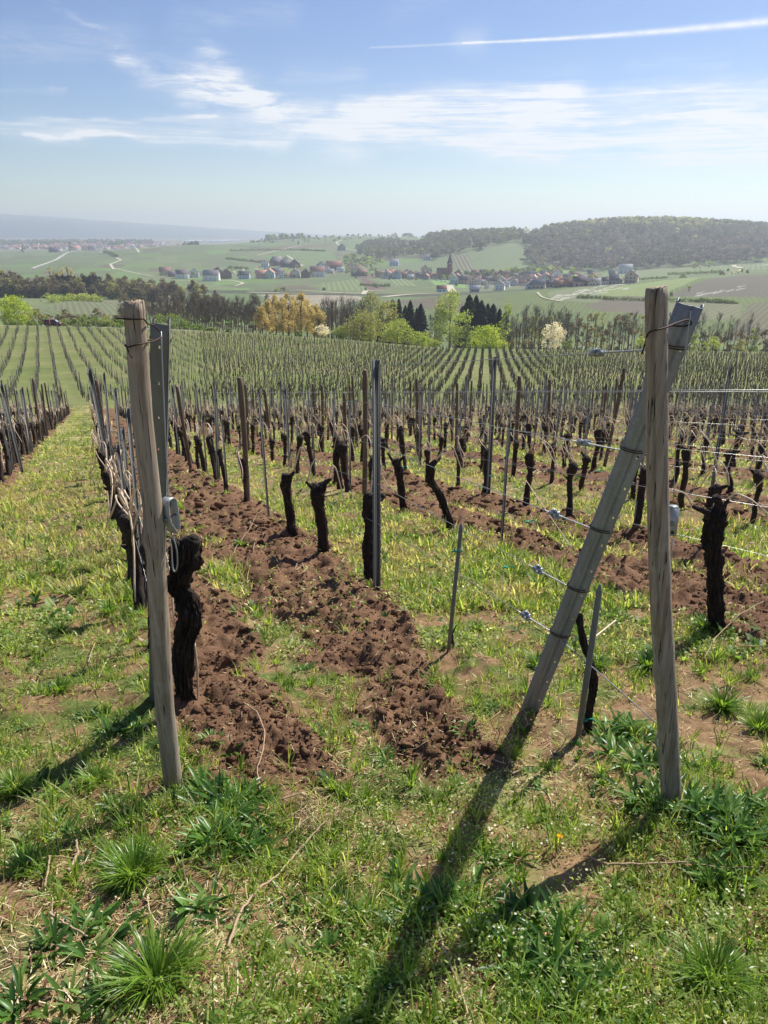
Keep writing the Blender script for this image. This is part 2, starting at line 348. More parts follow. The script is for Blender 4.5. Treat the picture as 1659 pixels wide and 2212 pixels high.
def soilmask(x, y):
    """1 on the tilled strips beside the vine rows of every second alley"""
    n = rown(x, y); s = rows_(x, y); q = (n - N0) / DN; k = np.floor(q); f = (q - k) * DN
    wob = (fbm(x * 1.1 + 3, y * 1.1, 3) - .5) * .5; wob2 = (fbm(x * 1.3 + 60, y * 1.3 + 9, 3) - .5) * .5
    wd1 = np.where(k == 2, .86, .62); a = sstep(.03, .10, f + wob * .3) * (1 - sstep(wd1 - .06, wd1 + .10, f + wob)); b_ = sstep(DN - .80, DN - .62, f + wob2) * (1 - sstep(DN + .02, DN + .1, f))
    edge_ = -.02 - .40 * (1 - sstep(2.9, 4.9, y)); b0 = sstep(DN - .92, DN - .78, f + wob2) * (1 - sstep(DN + edge_ - .04, DN + edge_ + .06, f + wob * .4)); b_ = np.where(k == 0, b0, b_)
    full = np.where(k == 0, sstep(5.6, 7.2, y + wob * 3), .0) * sstep(.03, .10, f) * (1 - sstep(DN - .1, DN + .0, f)) * (.25 + .75 * sstep(.40, .54, fbm(x * 2.2 + 31, y * 2.2 + 5, 3)))
    m = np.maximum(np.maximum(a, b_), full) * (k % 2 == 0)
    m = np.maximum(m, (k % 2 == 1) * (1 - sstep(.06, .2, f + wob * .5)) * .9 * np.where(k == 1, sstep(4.6, 5.4, y), 1))       # a little spill over the tilled row
    fray = (fbm(x * .9, y * .9 + 40, 3) - .5) * 1.2
    near = sstep(2.35, 2.9, y + fray * .5 - .25 * np.clip(x, 0, 2))
    m = m * near * (1 - sstep(60, 66, y)) * (0.45 + .55 * sstep(.22, .4, fbm(x * .8 + 11, y * .8 + 2, 3)))
    return np.clip(m, 0, 1)
def relief(x, y):
    m = soilmask(x, y); fade = 1 - sstep(30, 60, y)
    r = (fbm(x * 1.7, y * 1.7, 3) - .5) * .08 + (fbm(x * 8, y * 8, 3) - .5) * .05 + (fbm(x * 30, y * 30, 2) - .5) * .012
    r = r + m * (.015 + .17 * (fbm(x * 4 + 30, y * 4 + 8, 3) - .38) + .11 * (fbm(x * 12 + 3, y * 12, 2) - .5) + (.5 - np.abs(fbm(x * 24, y * 24, 2) - .5) * 4) * .016 + (vn(x * 55, y * 55) - .5) * .02)
    # bank under the row
    n = (rown(x, y) - N0) / DN; f = np.abs(n - np.round(n)) * DN
    r = r + .04 * np.exp(-(f / .2) ** 2)
    return r * fade
def gz(x, y): return terr(x, y) + relief(x, y)
def hit(dx, dy, far=9400., near=.5, fine=True):
    """world point on the ground seen at a photo pixel"""
    u, v = ray(dx, dy); Y = np.exp(np.linspace(math.log(near), math.log(far), 9000))
    z = terr(u * Y, Y); b_ = v * Y < z; i = int(np.argmax(b_)) if b_.any() else len(Y) - 1
    y = Y[i]; return float(u * y), float(y), float(gz(u * y, y))
def hit_at(dx, Y):
    u = ray(dx, 620)[0]; return u * Y, Y, float(gz(u * Y, Y))
# ------------------------------------------------------------------ ground sheet
Y0 = 2.5
wv = np.concatenate([np.linspace(-1.7, -.62, 46)[:-1], np.linspace(-.62, .62, 560), np.linspace(.62, 1.7, 46)[1:]])
ys = [-2.2]
while ys[-1] < .7: ys.append(ys[-1] + .07)
while ys[-1] < 9000: ys.append(ys[-1] + max(.014, .0088 * ys[-1] * (.62 if ys[-1] < 9 else 1 if ys[-1] < 120 else .85)))
ys = np.array(ys); nx, ny = len(wv), len(ys)
GX = wv[None] * (ys[:, None] + Y0); GY = np.repeat(ys[:, None], nx, 1)
GZ = gz(GX, GY)
def inpoly(px, py, poly):
    r = np.zeros(px.shape, bool); n = len(poly)
    for i in range(n):
        x1, y1 = poly[i]; x2, y2 = poly[(i + 1) % n]
        if y1 == y2: continue
        c = ((y1 > py) != (y2 > py)) & (px < (x2 - x1) * (py - y1) / (y2 - y1) + x1); r ^= c
    return r
def world_poly(pts, far=6000, near=60):
    """outline of a plot of land: corners located on the ground"""
    return [hit(x, y, far, near)[:2] for x, y in pts]
GRASS = np.array(lin(120, 136, 72)); DRY = np.array(lin(196, 186, 128)); DIRT = np.array(lin(166, 132, 102)); SOIL = np.array(lin(136, 106, 83))
n1 = fbm(GX * 1.2, GY * 1.2, 4); n2 = fbm(GX * 6 + 9, GY * 6, 4); n3 = fbm(GX * .35 + 50, GY * .35, 3)
C = GRASS[None, None] * (.62 + .5 * n2[..., None])
t = sstep(.42, .62, n1 * .6 + n2 * .4)[..., None]; C = C * (1 - t) + (DRY * (.6 + .55 * n2[..., None])) * t
t = sstep(.36, .52, n2 * .7 + n3 * .3)[..., None] * (1 - .85 * sstep(7, 28, GY))[..., None]; C = C * (1 - .9 * t) + DIRT * (.45 + .75 * fbm(GX * 14, GY * 14, 3)[..., None]) * .9 * t
m = soilmask(GX, GY)[..., None]; t = sstep(.12, .45, m)
C = C * (1 - t) + SOIL * (.72 + .55 * n2[..., None]) * t
# second vineyard block below the cross path: fresher green
G2 = np.array(lin(112, 136, 60)); G2b = np.array(lin(160, 158, 100)); nq = fbm(GX * .12, GY * .12, 4); nr = fbm(GX * .7 + 3, GY * .7, 3)
t2 = sstep(64, 70, GY)[..., None]; c2 = G2 * (1 - nq[..., None]) + G2b * nq[..., None]; c2 = c2 * (.75 + .5 * nr[..., None])
C = C * (1 - t2) + c2 * t2
# tracks in the grass path between the rows
n_ = rown(GX, GY); f_ = n_ - (N0 - DN / 2)
# far country: patchwork of plots, each with rows in its own direction
ph = np.zeros((ny, nx)); amp = np.zeros((ny, nx))
far = GY > 230
fx, fy = GX[far], GY[far]
ang = .5 + .25 * np.sin(fx / 700.)
pu = (fx * np.cos(ang) + fy * np.sin(ang)) + 26 * (fbm(fx / 90, fy / 90, 2) - .5); pv = (-fx * np.sin(ang) + fy * np.cos(ang)) + 26 * (fbm(fx / 90 + 7, fy / 90, 2) - .5)
iv = np.floor(pv / 105.).astype(int); iu = np.floor(pu / (42. + 26 * _P[iv & 511, 5]) + _P[iv & 511, 9] * 3).astype(int)
h1 = _P[(iu * 7 + 3) & 511, (iv * 13) & 511]; h2 = _P[(iu * 5 + 90) & 511, (iv * 3 + 77) & 511]; h3 = _P[(iu * 11 + 190) & 511, (iv * 17 + 7) & 511]
FA, FB, FC = np.array(lin(122, 150, 84)), np.array(lin(140, 156, 98)), np.array(lin(148, 138, 108))
c3 = FA * (1 - h1[:, None]) + FB * h1[:, None]; tt = (h2 > .86)[:, None]; c3 = np.where(tt, FC * .8, c3); tt = (h3 > .9)[:, None]; c3 = np.where(tt, np.array(lin(132, 172, 76)), c3)
c3 = c3 * (.84 + .3 * fbm(fx / 12, fy / 12, 3)[:, None])
tf = sstep(228, 300, fy)[:, None]
C[far] = C[far] * (1 - tf) + c3 * tf
th = h3 * 3.1; ph[far] = (fx * np.cos(th) + fy * np.sin(th)) / 4.0; amp[far] = np.where(h2 > .3, .5, .15) * sstep(260, 330, fy) * (1 - sstep(2300, 2700, fy))
# plain beyond: hazy patchwork
pl = GY > 2500; c4 = fbm(GX[pl] / 260, GY[pl] / 500, 3)[:, None]; C[pl] = np.array(lin(120, 140, 95)) * (1 - c4) + np.array(lin(172, 150, 128)) * c4
def paint(pts, col, far_=6000, near_=60, row=None, a=.5, sp=4., k=1., vary=.2):
    P = world_poly(pts, far_, near_); xs = [p[0] for p in P]; ys_ = [p[1] for p in P]
    mk = inpoly(GX, GY, P)
    if not mk.any(): return
    C[mk] = (C[mk] * (1 - k) + np.array(lin(*col)) * k) * (1 - vary / 2 + vary * fbm(GX[mk] / 5, GY[mk] / 5, 3))[:, None]
    if row is not None:
        (xa, ya, xb, yb) = row; A = hit(xa, ya, far_, near_); B = hit(xb, yb, far_, near_); d = np.array([B[0] - A[0], B[1] - A[1]]); d /= np.linalg.norm(d)
        ph[mk] = (GX[mk] * d[1] - GY[mk] * d[0]) / sp; amp[mk] = a
    elif a == 0: amp[mk] = 0
# the slope across the valley (right)
paint([(1040, 745), (1090, 640), (1300, 614), (1700, 588), (1700, 760)], (128, 152, 74), 690, 290, (1180, 720, 1260, 640), .42, 3.4)
paint([(1180, 632), (1320, 611), (1370, 618), (1385, 640), (1290, 655), (1190, 645)], (150, 164, 112), 690, 290, (1180, 645, 1340, 612), .4, 4)
paint([(1260, 662), (1330, 640), (1400, 640), (1410, 680), (1300, 672)], (136, 128, 106), 690, 290, (1300, 672, 1400, 640), .35, 4)
paint([(1452, 650), (1600, 652), (1600, 690), (1440, 690)], (146, 150, 104), 690, 290, (1460, 690, 1560, 650), .35, 4)
paint([(1440, 640), (1575, 598), (1700, 594), (1700, 645)], (134, 128, 110), 690, 290, (1500, 640, 1659, 600), .5, 4)
paint([(1620, 655), (1700, 650), (1700, 742), (1560, 735)], (136, 134, 96), 690, 290, (1600, 720, 1659, 672), .5, 3)
paint([(1290, 628), (1530, 592), (1480, 615), (1420, 640), (1300, 640)], (150, 172, 92), 690, 290, None, 0)
for i in range(64):          # bleached straw strips between young vines
    x = 1190 + 160 * random.random(); y = 646 - (x - 1190) * .17 - 17 * random.random() + 6
    paint([(x, y), (x + 15, y - 2.6), (x + 15, y - 1.4), (x + .5, y + 1.2)], (206, 206, 184), 690, 290, None, 0, vary=.1)
for i in range(12):
    x = 1500 + 110 * random.random(); y = 640 - (x - 1500) * .15 - 7 * random.random()
    paint([(x, y), (x + 18, y - 4), (x + 19, y - 2.5), (x + 1, y + 2)], (190, 186, 174), 690, 290, None, 0, vary=.1)
# the tongue shaped vineyard behind the church and the slopes around the village
paint([(829, 570), (930, 560), (1040, 540), (1095, 527), (1120, 526), (1130, 540), (1150, 565), (1140, 580), (1080, 592), (990, 590), (880, 580)], (140, 168, 104), 1700, 820, (1000, 590, 975, 555), .6, 5)
paint([(975, 556), (1010, 548), (1030, 588), (992, 590)], (158, 160, 122), 1700, 820, (1010, 588, 990, 552), .9, 6)
paint([(1150, 585), (1190, 578), (1240, 582), (1180, 600)], (140, 178, 86), 1500, 800, None, 0)
paint([(930, 601), (1000, 606), (1010, 622), (940, 616)], (140, 190, 84), 1000, 760, None, 0)
paint([(776, 600), (790, 600), (838, 624), (800, 628)], (138, 110, 96), 1100, 700, None, 0)
paint([(690, 612), (772, 602), (792, 628), (690, 628)], (146, 170, 98), 1100, 660, (720, 626, 715, 602), .5, 6)
paint([(840, 600), (885, 600), (900, 618), (845, 616)], (150, 178, 104), 1100, 700, (870, 618, 850, 600), .6, 6)
paint([(1300, 590), (1500, 572), (1659, 568), (1659, 582), (1400, 600), (1300, 606)], (144, 168, 104), 1200, 780, (1400, 600, 1440, 585), .5, 6)
paint([(580, 535), (700, 527), (730, 531), (560, 542)], (134, 116, 96), 2400, 1500, None, 0)
paint([(600, 548), (720, 545), (730, 566), (600, 575)], (136, 168, 88), 1900, 1100, (640, 570, 625, 548), .5, 7)
paint([(1240, 512), (1400, 512), (1390, 522), (1240, 520)], (168, 182, 124), 1900, 1500, (1300, 520, 1296, 512), .5, 7)
paint([(720, 518), (880, 512), (915, 520), (905, 534), (780, 536)], (134, 160, 92), 2600, 1500, (780, 534, 800, 516), .4, 8)
# the light chalky flat beyond the trees, and bare soil strips there
paint([(560, 634), (760, 630), (790, 645), (720, 665), (600, 660)], (178, 168, 140), 690, 380, None, 0, vary=.5)
paint([(350, 617), (700, 632), (960, 634), (1000, 631), (1290, 612), (1285, 616), (1000, 637), (820, 640), (640, 637), (350, 625)], (98, 104, 78), 900, 500, None, .0)
paint([(90, 668), (150, 650), (380, 655), (400, 668), (260, 690)], (142, 152, 104), 560, 300, (180, 672, 170, 652), .45, 3)
paint([(150, 650), (240, 650), (420, 668), (600, 668), (500, 676), (380, 662)], (148, 138, 122), 560, 300, None, 0)
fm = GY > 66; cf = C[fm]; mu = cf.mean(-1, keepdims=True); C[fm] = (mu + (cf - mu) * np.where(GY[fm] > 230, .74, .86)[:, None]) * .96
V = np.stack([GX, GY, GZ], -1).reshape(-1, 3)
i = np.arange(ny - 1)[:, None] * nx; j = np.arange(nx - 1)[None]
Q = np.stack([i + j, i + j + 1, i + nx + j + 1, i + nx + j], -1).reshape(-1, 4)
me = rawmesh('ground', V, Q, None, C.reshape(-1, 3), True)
a = me.attributes.new('rows', 'FLOAT_VECTOR', 'POINT')
pa = np.zeros((ny * nx, 3), np.float32); pa[:, 0] = ph.ravel(); pa[:, 1] = amp.ravel(); pa[:, 2] = (sstep(.2, .6, m[..., 0]) * (1 - sstep(40, 60, GY))).ravel(); a.data.foreach_set('vector', pa.ravel())
b = MatB('ground_mat'); col = b.attr('Col').outputs['Color']; at = b.attr('rows'); s = b.n('ShaderNodeSeparateXYZ'); b.t.links.new(at.outputs['Vector'], s.inputs[0])
def bm_(op, x, y=None):
    n = b.n('ShaderNodeMath', operation=op)
    for i_, q in enumerate((x, y)):
        if q is None: continue
        if isinstance(q, (int, float)): n.inputs[i_].default_value = q
        else: b.t.links.new(q, n.inputs[i_])
    return n.outputs[0]
sn = bm_('SINE', bm_('MULTIPLY', s.outputs[0], 6.2832)); st = bm_('MULTIPLY', bm_('MULTIPLY_ADD', sn, .5), s.outputs[1])
st = bm_('MULTIPLY', bm_('ADD', bm_('MULTIPLY', sn, .5), .5), s.outputs[1])
big = b.noise(.35, 6, .7); fine = b.noise(38, 6, .75); mid = b.noise(6, 5, .7)
c = b.mix(st, col, lin(92, 88, 68))
c = b.mix(b.ramp(fine, .3, .7), b.mix(1., c, (.55, .52, .5), 'MULTIPLY'), c); c = b.mix(b.ramp(mid, .35, .65, 0, .35), c, b.mix(1., c, (.6, .58, .5), 'MULTIPLY'))
M['ground'] = b.bsdf(c, .95, 0, .1, bump=b.mix(.5, fine, mid), bs=.9, bd=.02)
ground = link('ground', me, M['ground']); tag(ground, kind='structure')

# ------------------------------------------------------------------ tracks and roads, far off and beside the van
def ribbon(name, pts, wid, lift, mat, far_=5000, near_=60, lab=None):
    P = [np.array(hit(x, y, far_, near_)) if len(q) == 0 else np.array(hit_at(x, q[0])) for x, y, *q in pts]
    PP = []
    for a_, b_ in zip(P[:-1], P[1:]):
        n = max(2, int(np.linalg.norm((b_ - a_)[:2]) / 9))
        for t_ in np.arange(n) / n: PP.append(a_ * (1 - t_) + b_ * t_)
    PP.append(P[-1]); PP = np.array(PP)
    if len(PP) > 6:
        k_ = np.array([.25, .5, .25])
        for _ in range(3):
            for ax in (0, 1): PP[1:-1, ax] = np.convolve(PP[:, ax], k_, 'valid')
    T = np.gradient(PP[:, :2], axis=0); T /= np.linalg.norm(T, axis=1)[:, None] + 1e-9; Nn = np.stack([T[:, 1], -T[:, 0]], 1)
    L = []
    for f in (-.5, -.17, .17, .5):
        q = PP[:, :2] + Nn * wid * f; L.append(np.stack([q[:, 0], q[:, 1], terr(q[:, 0], q[:, 1]) + lift], 1))
    L = np.array(L); n = len(PP); V = L.reshape(-1, 3)
    Q = [(a_ * n + i_, a_ * n + i_ + 1, (a_ + 1) * n + i_ + 1, (a_ + 1) * n + i_) for a_ in range(3) for i_ in range(n - 1)]
    o = link(name, rawmesh(name, V, Q), mat); tag(o, kind='structure'); return o
M['track'] = plain('pale_track', lin(186, 178, 154), .95, 0, .15, .2)
M['asphalt'] = plain('pale_road', lin(178, 176, 166), .9, 0, .12, .2)
ribbon('road', [(-300, 702, 213), (0, 702, 213), (120, 705, 213), (200, 708, 210), (300, 712, 206), (420, 718, 202)], 3.2, .06, M['track'])
ribbon('road', [(70, 580), (120, 562), (150, 545), (170, 541)], 7, .5, M['asphalt'])
for pts, wd in (([(246, 582), (238, 571), (262, 562), (240, 552), (215, 544)], 4.5), ([(246, 580), (300, 592), (330, 598)], 4),
                ([(300, 546), (285, 537), (276, 530)], 5), ([(620, 552), (640, 565), (655, 575)], 4), ([(555, 552), (585, 545), (600, 541), (650, 531)], 5),
                ([(740, 535), (726, 524), (738, 519)], 5), ([(745, 537), (790, 546)], 4), ([(345, 605), (500, 606), (528, 612), (508, 618)], 4),
                ([(536, 632), (620, 635), (700, 634), (792, 634)], 6), ([(640, 627), (790, 637)], 3), ([(786, 636), (790, 628), (830, 628)], 5),
                ([(830, 642), (880, 637), (945, 634)], 8), ([(970, 616), (978, 632)], 8), ([(1160, 632), (1172, 646), (1215, 652)], 1.6),
                ([(1585, 573), (1600, 580)], 6), ([(1600, 577), (1659, 572)], 6), ([(1162, 592), (1165, 588)], 3), ([(1000, 617), (1100, 622), (1250, 606)], 4)):
    ribbon('path', pts, wd, .45, M['track'])

# ------------------------------------------------------------------ distant range over the plain
xs_ = np.linspace(-8000, 2500, 240); prof = []
for x in xs_:
    px = CX + x / 7300 * (F * cp + (CY - 490) * sp)
    top = np.interp(px, [-500, 0, 150, 300, 450, 560, 700, 900], [452, 461, 471, 482, 491, 499, 508, 516]) + (fbm(x / 700., 3.3, 4) - .5) * 5
    prof.append(vy(top) * 7300)
prof = np.array(prof); rowsV = []
for f, dy in ((0, 0), (.35, 60), (.7, 130), (1, 230), (.6, 420), (0, 700)):
    z0 = -66; zz = z0 + (prof - z0) * f * (1 + .0 * dy) + (fbm(xs_ / 400 + dy, xs_ * 0 + dy, 3) - .5) * 14 * (f > 0) * (f < 1)
    rowsV.append(np.stack([xs_, np.full_like(xs_, 7070 + dy), zz], 1))
Vr = np.array(rowsV); nn = len(xs_); Q = [(a_ * nn + i_, a_ * nn + i_ + 1, (a_ + 1) * nn + i_ + 1, (a_ + 1) * nn + i_) for a_ in range(5) for i_ in range(nn - 1)]
M['range'] = plain('haze_paled_range', lin(118, 132, 122), 1, 0, .2, .004)  # haze put into the base colour: lightened so the range fades out
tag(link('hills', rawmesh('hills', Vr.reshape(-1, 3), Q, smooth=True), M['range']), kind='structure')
# ------------------------------------------------------------------ posts of the two row ends in front
def V3(*a): return np.array(a, float)
def at(px, py, Y):
    u, v = ray(px, py); return V3(u * Y, Y, v * Y)
def wood_post(name, base, top, r, seed, label, cat='post', k=56, n=90, mat=None, lean=None, knots=(), pix=None):
    g = np.random.default_rng(seed); mb = MB(); base = V3(*base); top = V3(*top); ax = top - base; L = np.linalg.norm(ax); ax /= L
    A = np.cross(ax, [0, 1, 0.]); A /= np.linalg.norm(A); B = np.cross(ax, A); t = np.linspace(-.08, 1, n); an = np.arange(k) / k * 2 * math.pi
    c = base + (top - base) * t[:, None]
    wobx = (fbm(t * 3.2 + seed, t * 0 + 2, 3) - .5) * .030; woby = (fbm(t * 3.2 + seed, t * 0 + 9, 3) - .5) * .02
    c = c + A * wobx[:, None] * (.25 if pix else 1) + B * woby[:, None]
    if pix:
        for i_ in range(n):
            px_, py_ = project(*c[i_]); want = np.interp(py_, [q[1] for q in pix], [q[0] for q in pix]); c[i_, 0] += (want - px_) / F * (c[i_, 1] * cp - c[i_, 2] * sp)
    rr = r * (1.08 - .12 * t)[:, None] * (1 + .05 * np.cos(an * 2 + seed) + .03 * np.cos(an * 3 + 1))[None]
    rr = rr * (1 + .05 * (fbm(t[:, None] * 14 + seed, an[None] * 1.4, 3) - .5) * 2)
    for (tk, ak, hgt, sz) in knots:
        d = ((t[:, None] - tk) * L / sz) ** 2 + ((np.angle(np.exp(1j * (an[None] - ak)))) * r / sz) ** 2; rr = rr + hgt * np.exp(-d)
    for q in range(3):                                        # drying cracks running along the grain
        a0 = [4.1, 5.3, g.random() * 6.28][q]; w0 = .09; line = a0 + .25 * (fbm(t * 2 + q, t * 0 + seed, 2) - .5)
        d = np.abs(np.angle(np.exp(1j * (an[None] - line[:, None])))); rr = rr - r * .26 * (d < w0) * (.5 + .5 * (t[:, None] > .1 + .4 * g.random()))
    rr[-1] *= .93
    P = c[:, None] + A * (np.cos(an)[None, :, None] * rr[..., None]) + B * (np.sin(an)[None, :, None] * rr[..., None])
    P[-1] += ax * ((g.random((k, 1)) - .5) * .012) + ax * .004
    i = np.arange(n - 1)[:, None] * k; j = np.arange(k)[None]; j2 = (j + 1) % k
    Q = np.stack([i + j, i + j2, i + k + j2, i + k + j], -1).reshape(-1, 4); Vv = np.vstack([P.reshape(-1, 3), c[-1] + ax * .003])
    T = [(n * k, (n - 1) * k + q, (n - 1) * k + (q + 1) % k) for q in range(k)]
    mb.add(Vv - base, Q, T); o = mb.build(name, mat or M['wood'], loc=tuple(base), smooth=True); tag(o, label, cat); return o
bl = hit(377, 1715); tl = at(292, 655, 2.40)
PL = wood_post('wooden_post', bl, tl, .0345, 3, 'tall weathered grey wooden end post with a knot, leaning left beside the black old vine', knots=((.585, .2, .012, .035), (.34, 4.4, -.006, .008)), pix=[(290, 655), (293, 720), (307, 900), (331, 1115), (344, 1340), (356, 1537), (377, 1715)])
br = hit(1452, 1760); tr = at(1419, 625, 2.38)
PR = wood_post('wooden_post', br, tr, .0355, 11, 'split-topped weathered wooden end post standing beside the leaning steel post', knots=((.42, 4.6, .006, .02), (.30, .3, .007, .03)), pix=[(1419, 625), (1420, 900), (1422, 1115), (1428, 1300), (1440, 1500), (1452, 1760)])

def channel(name, base, top, face, wid, dep, prof, holes, mat, label, cat='post', gap=.125):
    """rolled steel trellis post with real punched holes in its web; face = direction the web looks to"""
    base = V3(*base); top = V3(*top); ax = top - base; L = np.linalg.norm(ax); ax /= L
    fa = V3(*face); fa = fa - ax * fa.dot(ax); fa /= np.linalg.norm(fa); sd = np.cross(ax, fa)
    pts = [V3(p[0] * wid, p[1] * dep) for p in prof]; th = .003; mb = MB()
    zs = [-.12]; marks = []
    z = .1
    while z < L - .04: zs += [z, z + .014]; marks.append(len(zs) - 2); z += gap * 1.15
    zs.append(L)
    def P(p, z): return base * 0 + sd * p[0] + fa * p[1] + ax * z
    for a_, b_ in zip(pts[:-1], pts[1:]):
        d = b_ - a_; ln = np.linalg.norm(d); nrm = V3(d[1], -d[0]) / ln * th
        hole = holes and ln > .026 and d[0] > .02 and a_[0] > -.02 - (.05 if len(pts) < 7 else 0)
        cuts = [0, .5 - .003 / ln, .5 + .003 / ln, 1] if hole else [0, 1]
        for ci in range(len(cuts) - 1):
            p, q = a_ + d * cuts[ci], a_ + d * cuts[ci + 1]
            for zi in range(len(zs) - 1):
                if hole and ci == 1 and zi in marks: continue
                z0, z1 = zs[zi], zs[zi + 1]
                Vv = [P(p, z0), P(q, z0), P(q, z1), P(p, z1), P(p + nrm, z0), P(q + nrm, z0), P(q + nrm, z1), P(p + nrm, z1)]
                Qs = [(0, 1, 2, 3), (7, 6, 5, 4)]
                if ci == 0: Qs.append((0, 3, 7, 4))
                if ci == len(cuts) - 2: Qs.append((1, 5, 6, 2))
                if zi == len(zs) - 2: Qs.append((3, 2, 6, 7))
                if hole and ((ci != 1 and zi in marks)): Qs.append((1, 5, 6, 2) if ci == 0 else (0, 3, 7, 4))
                mb.add(Vv, Qs)
    # small pressed hooks along both edges hold the wires
    hk = mb; z = .16
    while z < L - .05:
        for e in (pts[1], pts[-2]):
            hk.tube([P(e, z), P(e + V3(e[0] * .12, .004), z + .006), P(e + V3(e[0] * .16, .004), z + .018)], .0022, 5)
        z += gap * .66
    o = mb.build(name, mat, loc=tuple(base)); tag(o, label, cat)
    return o, (lambda f: base + (top - base) * f), fa, sd
PROF = [(-.38, -.72), (-.5, -.9), (-.5, 0), (-.12, .12), (.12, -.06), (.5, 0), (.5, -.9), (.38, -.72)]
bA = hit(1142, 1548); tA = at(1490, 660, 2.50)
SA, fA, faA, sdA = channel('steel_post', bA, tA, (-.35, -1, .15), .082, .05, PROF, True, M['steel'], 'galvanised steel end post leaning steeply against the right wooden post')
bB = hit(338, 1530); tB = at(345, 700, 2.66)
SB, fB, faB, sdB = channel('steel_post', bB, tB, (.2, -1, .1), .062, .045, [(-.36, -1.), (-.5, -1.1), (-.5, 0), (.5, 0), (.5, -1.1), (.36, -1.)], True, M['dsteel'], 'upright galvanised steel channel post just behind the left wooden post')

# ------------------------------------------------------------------ wires with their tensioners on the leaning post's row
def sag(a, b, n=24, s=.0):
    t = np.linspace(0, 1, n)[:, None]; P = a + (b - a) * t; P[:, 2] -= (4 * s * t * (1 - t))[:, 0]; return P
def twist(a, b, r=.0035, turns=7, n=60, ph=0):
    t = np.linspace(0, 1, n); d = b - a; d = d / np.linalg.norm(d); A = np.cross(d, [0, 0, 1.]); A /= np.linalg.norm(A); B = np.cross(d, A)
    return a + (b - a) * t[:, None] + A * (r * np.cos(t * turns * 6.28 + ph))[:, None] + B * (r * np.sin(t * turns * 6.28 + ph))[:, None]
def tensioner(c, d, label, flat=0., size=.062):
    """ratchet wire tensioner: bent bracket, spool, square bolt"""
    c = V3(*c); d = V3(*d); d /= np.linalg.norm(d); up = V3(0, 0, 1) * math.cos(flat) + np.cross(d, [0, 0, 1.]) * math.sin(flat); s = np.cross(d, up); s /= np.linalg.norm(s); up = np.cross(s, d)
    E = tag(empty('wire_tensioner', tuple(c)), label, 'wire tensioner', 'wire tensioners on the row of the leaning post')
    Mx = Matrix(((d[0], s[0], up[0], 0), (d[1], s[1], up[1], 0), (d[2], s[2], up[2], 0), (0, 0, 0, 1)))
    L, W, Hh = size, .013, .024
    m = MB(); m.box(-L / 2, L / 2, -W, -W + .003, -Hh / 2, Hh / 2, M=Mx); m.box(-L / 2, L / 2, W - .003, W, -Hh / 2, Hh / 2, M=Mx)
    m.box(L / 2 - .003, L / 2, -W + .003, W - .003, -Hh / 2 + .002, Hh / 2 - .002, M=Mx); m.box(-L / 2, -L / 2 + .003, -W + .003, W - .003, -Hh / 2 + .006, Hh / 2 - .006, M=Mx)
    m.box(L / 2, L / 2 + .018, -.004, .004, -Hh / 2, Hh / 2 - .004, M=Mx)
    br_ = m.build('bracket', M['cast'], E)
    m = MB(); m.tube([np.array(Mx @ Vector((-.004, q, 0))) for q in (-W - .006, W + .006)], .006, 12); m.build('spool', M['dsteel'], E, smooth=False)
    m = MB(); m.box(-.012, .004, -W - .014, -W - .0062, -.008, .008, M=Mx); m.build('square_bolt', M['cast'], E)
    m = MB(); m.tube([np.array(Mx @ Vector((-L / 2 + .01, -W - .003, .006))), np.array(Mx @ Vector((.006, -W - .006, .013)))], .003, 6); m.build('pawl', M['cast'], E)
    return E
mid_b = hit(813, 1282); LVL = [(1, 1400, 705, 1291, 717, .775), (2, 1372, 866, 1262, 872, .625), (3, 1312, 1030, 1200, 1005, .47), (4, 1270, 1166, 1163, 1133, .335), (5, 1226, 1292, 1137, 1247, .22)]
mh = [1.80, 1.53, 1.22, .92, .60]
nm = ['topmost', 'second', 'third', 'fourth', 'lowest']
WGR = 'trellis wires'
for (i_, ax_, ay_, tx_, ty_, f_) in LVL:
    a = fA({1: .93, 2: .735, 3: .555, 4: .40, 5: .265}[i_]) + faA * .004
    u, v = ray(ax_, ay_)
    z_at = V3(mid_b[0], mid_b[1], terr(mid_b[0], mid_b[1]) + mh[i_ - 1])
    d = z_at - a
    # place the tensioner where the wire passes it
    tt = min(np.linspace(.02, .6, 400), key=lambda q: abs(project(*(a + d * q))[0] - tx_)); c = a + d * tt
    mb = MB(); dn = d / np.linalg.norm(d); e1 = c - dn * .032; e2 = c + dn * .032
    mb.tube(twist(a, e1, .0032, 6 + 40 * np.linalg.norm(e1 - a)), .0018, 5); mb.tube(twist(a, e1, .0032, 6 + 40 * np.linalg.norm(e1 - a), ph=3.1), .0018, 5)
    mb.tube(sag(e2, z_at, 20, .004), .0018, 5)
    s0 = rows_(z_at[0], z_at[1]); nn_ = rown(z_at[0], z_at[1]); P = [z_at]
    for s_ in np.arange(s0 + 4.4, 64, 4.4):
        x, y = fromrow(nn_, s_); P.append(V3(x, y, float(terr(x, y)) + mh[i_ - 1]))
    mb.tube(P, .0016, 4)
    o = mb.build('trellis_wire', M['wire'], loc=None); tag(o, f'{nm[i_-1]} trellis wire fixed with a twisted end to the leaning steel post', 'wire', WGR)
    tensioner(c, dn, f'{nm[i_-1]} grey ratchet tensioner on the wires tied to the leaning steel post', flat={1: .3, 2: .15, 3: 1.0, 4: 1.25, 5: 1.3}[i_])
    lp = MB(); r = .05; th = np.linspace(0, 6.28, 22)        # wire wound round the post
    P = [a - faA * .022 + sdA * (math.cos(q) * .047) + faA * (math.sin(q) * .032) + V3(0, 0, .006 * math.sin(q + 1)) for q in th]; lp.tube(P, .0022, 5, cap=False)
    P = [p + V3(0, 0, .008) for p in P]; lp.tube(P, .0018, 5, cap=False)
    lp.build('binding', M['rust'], o)
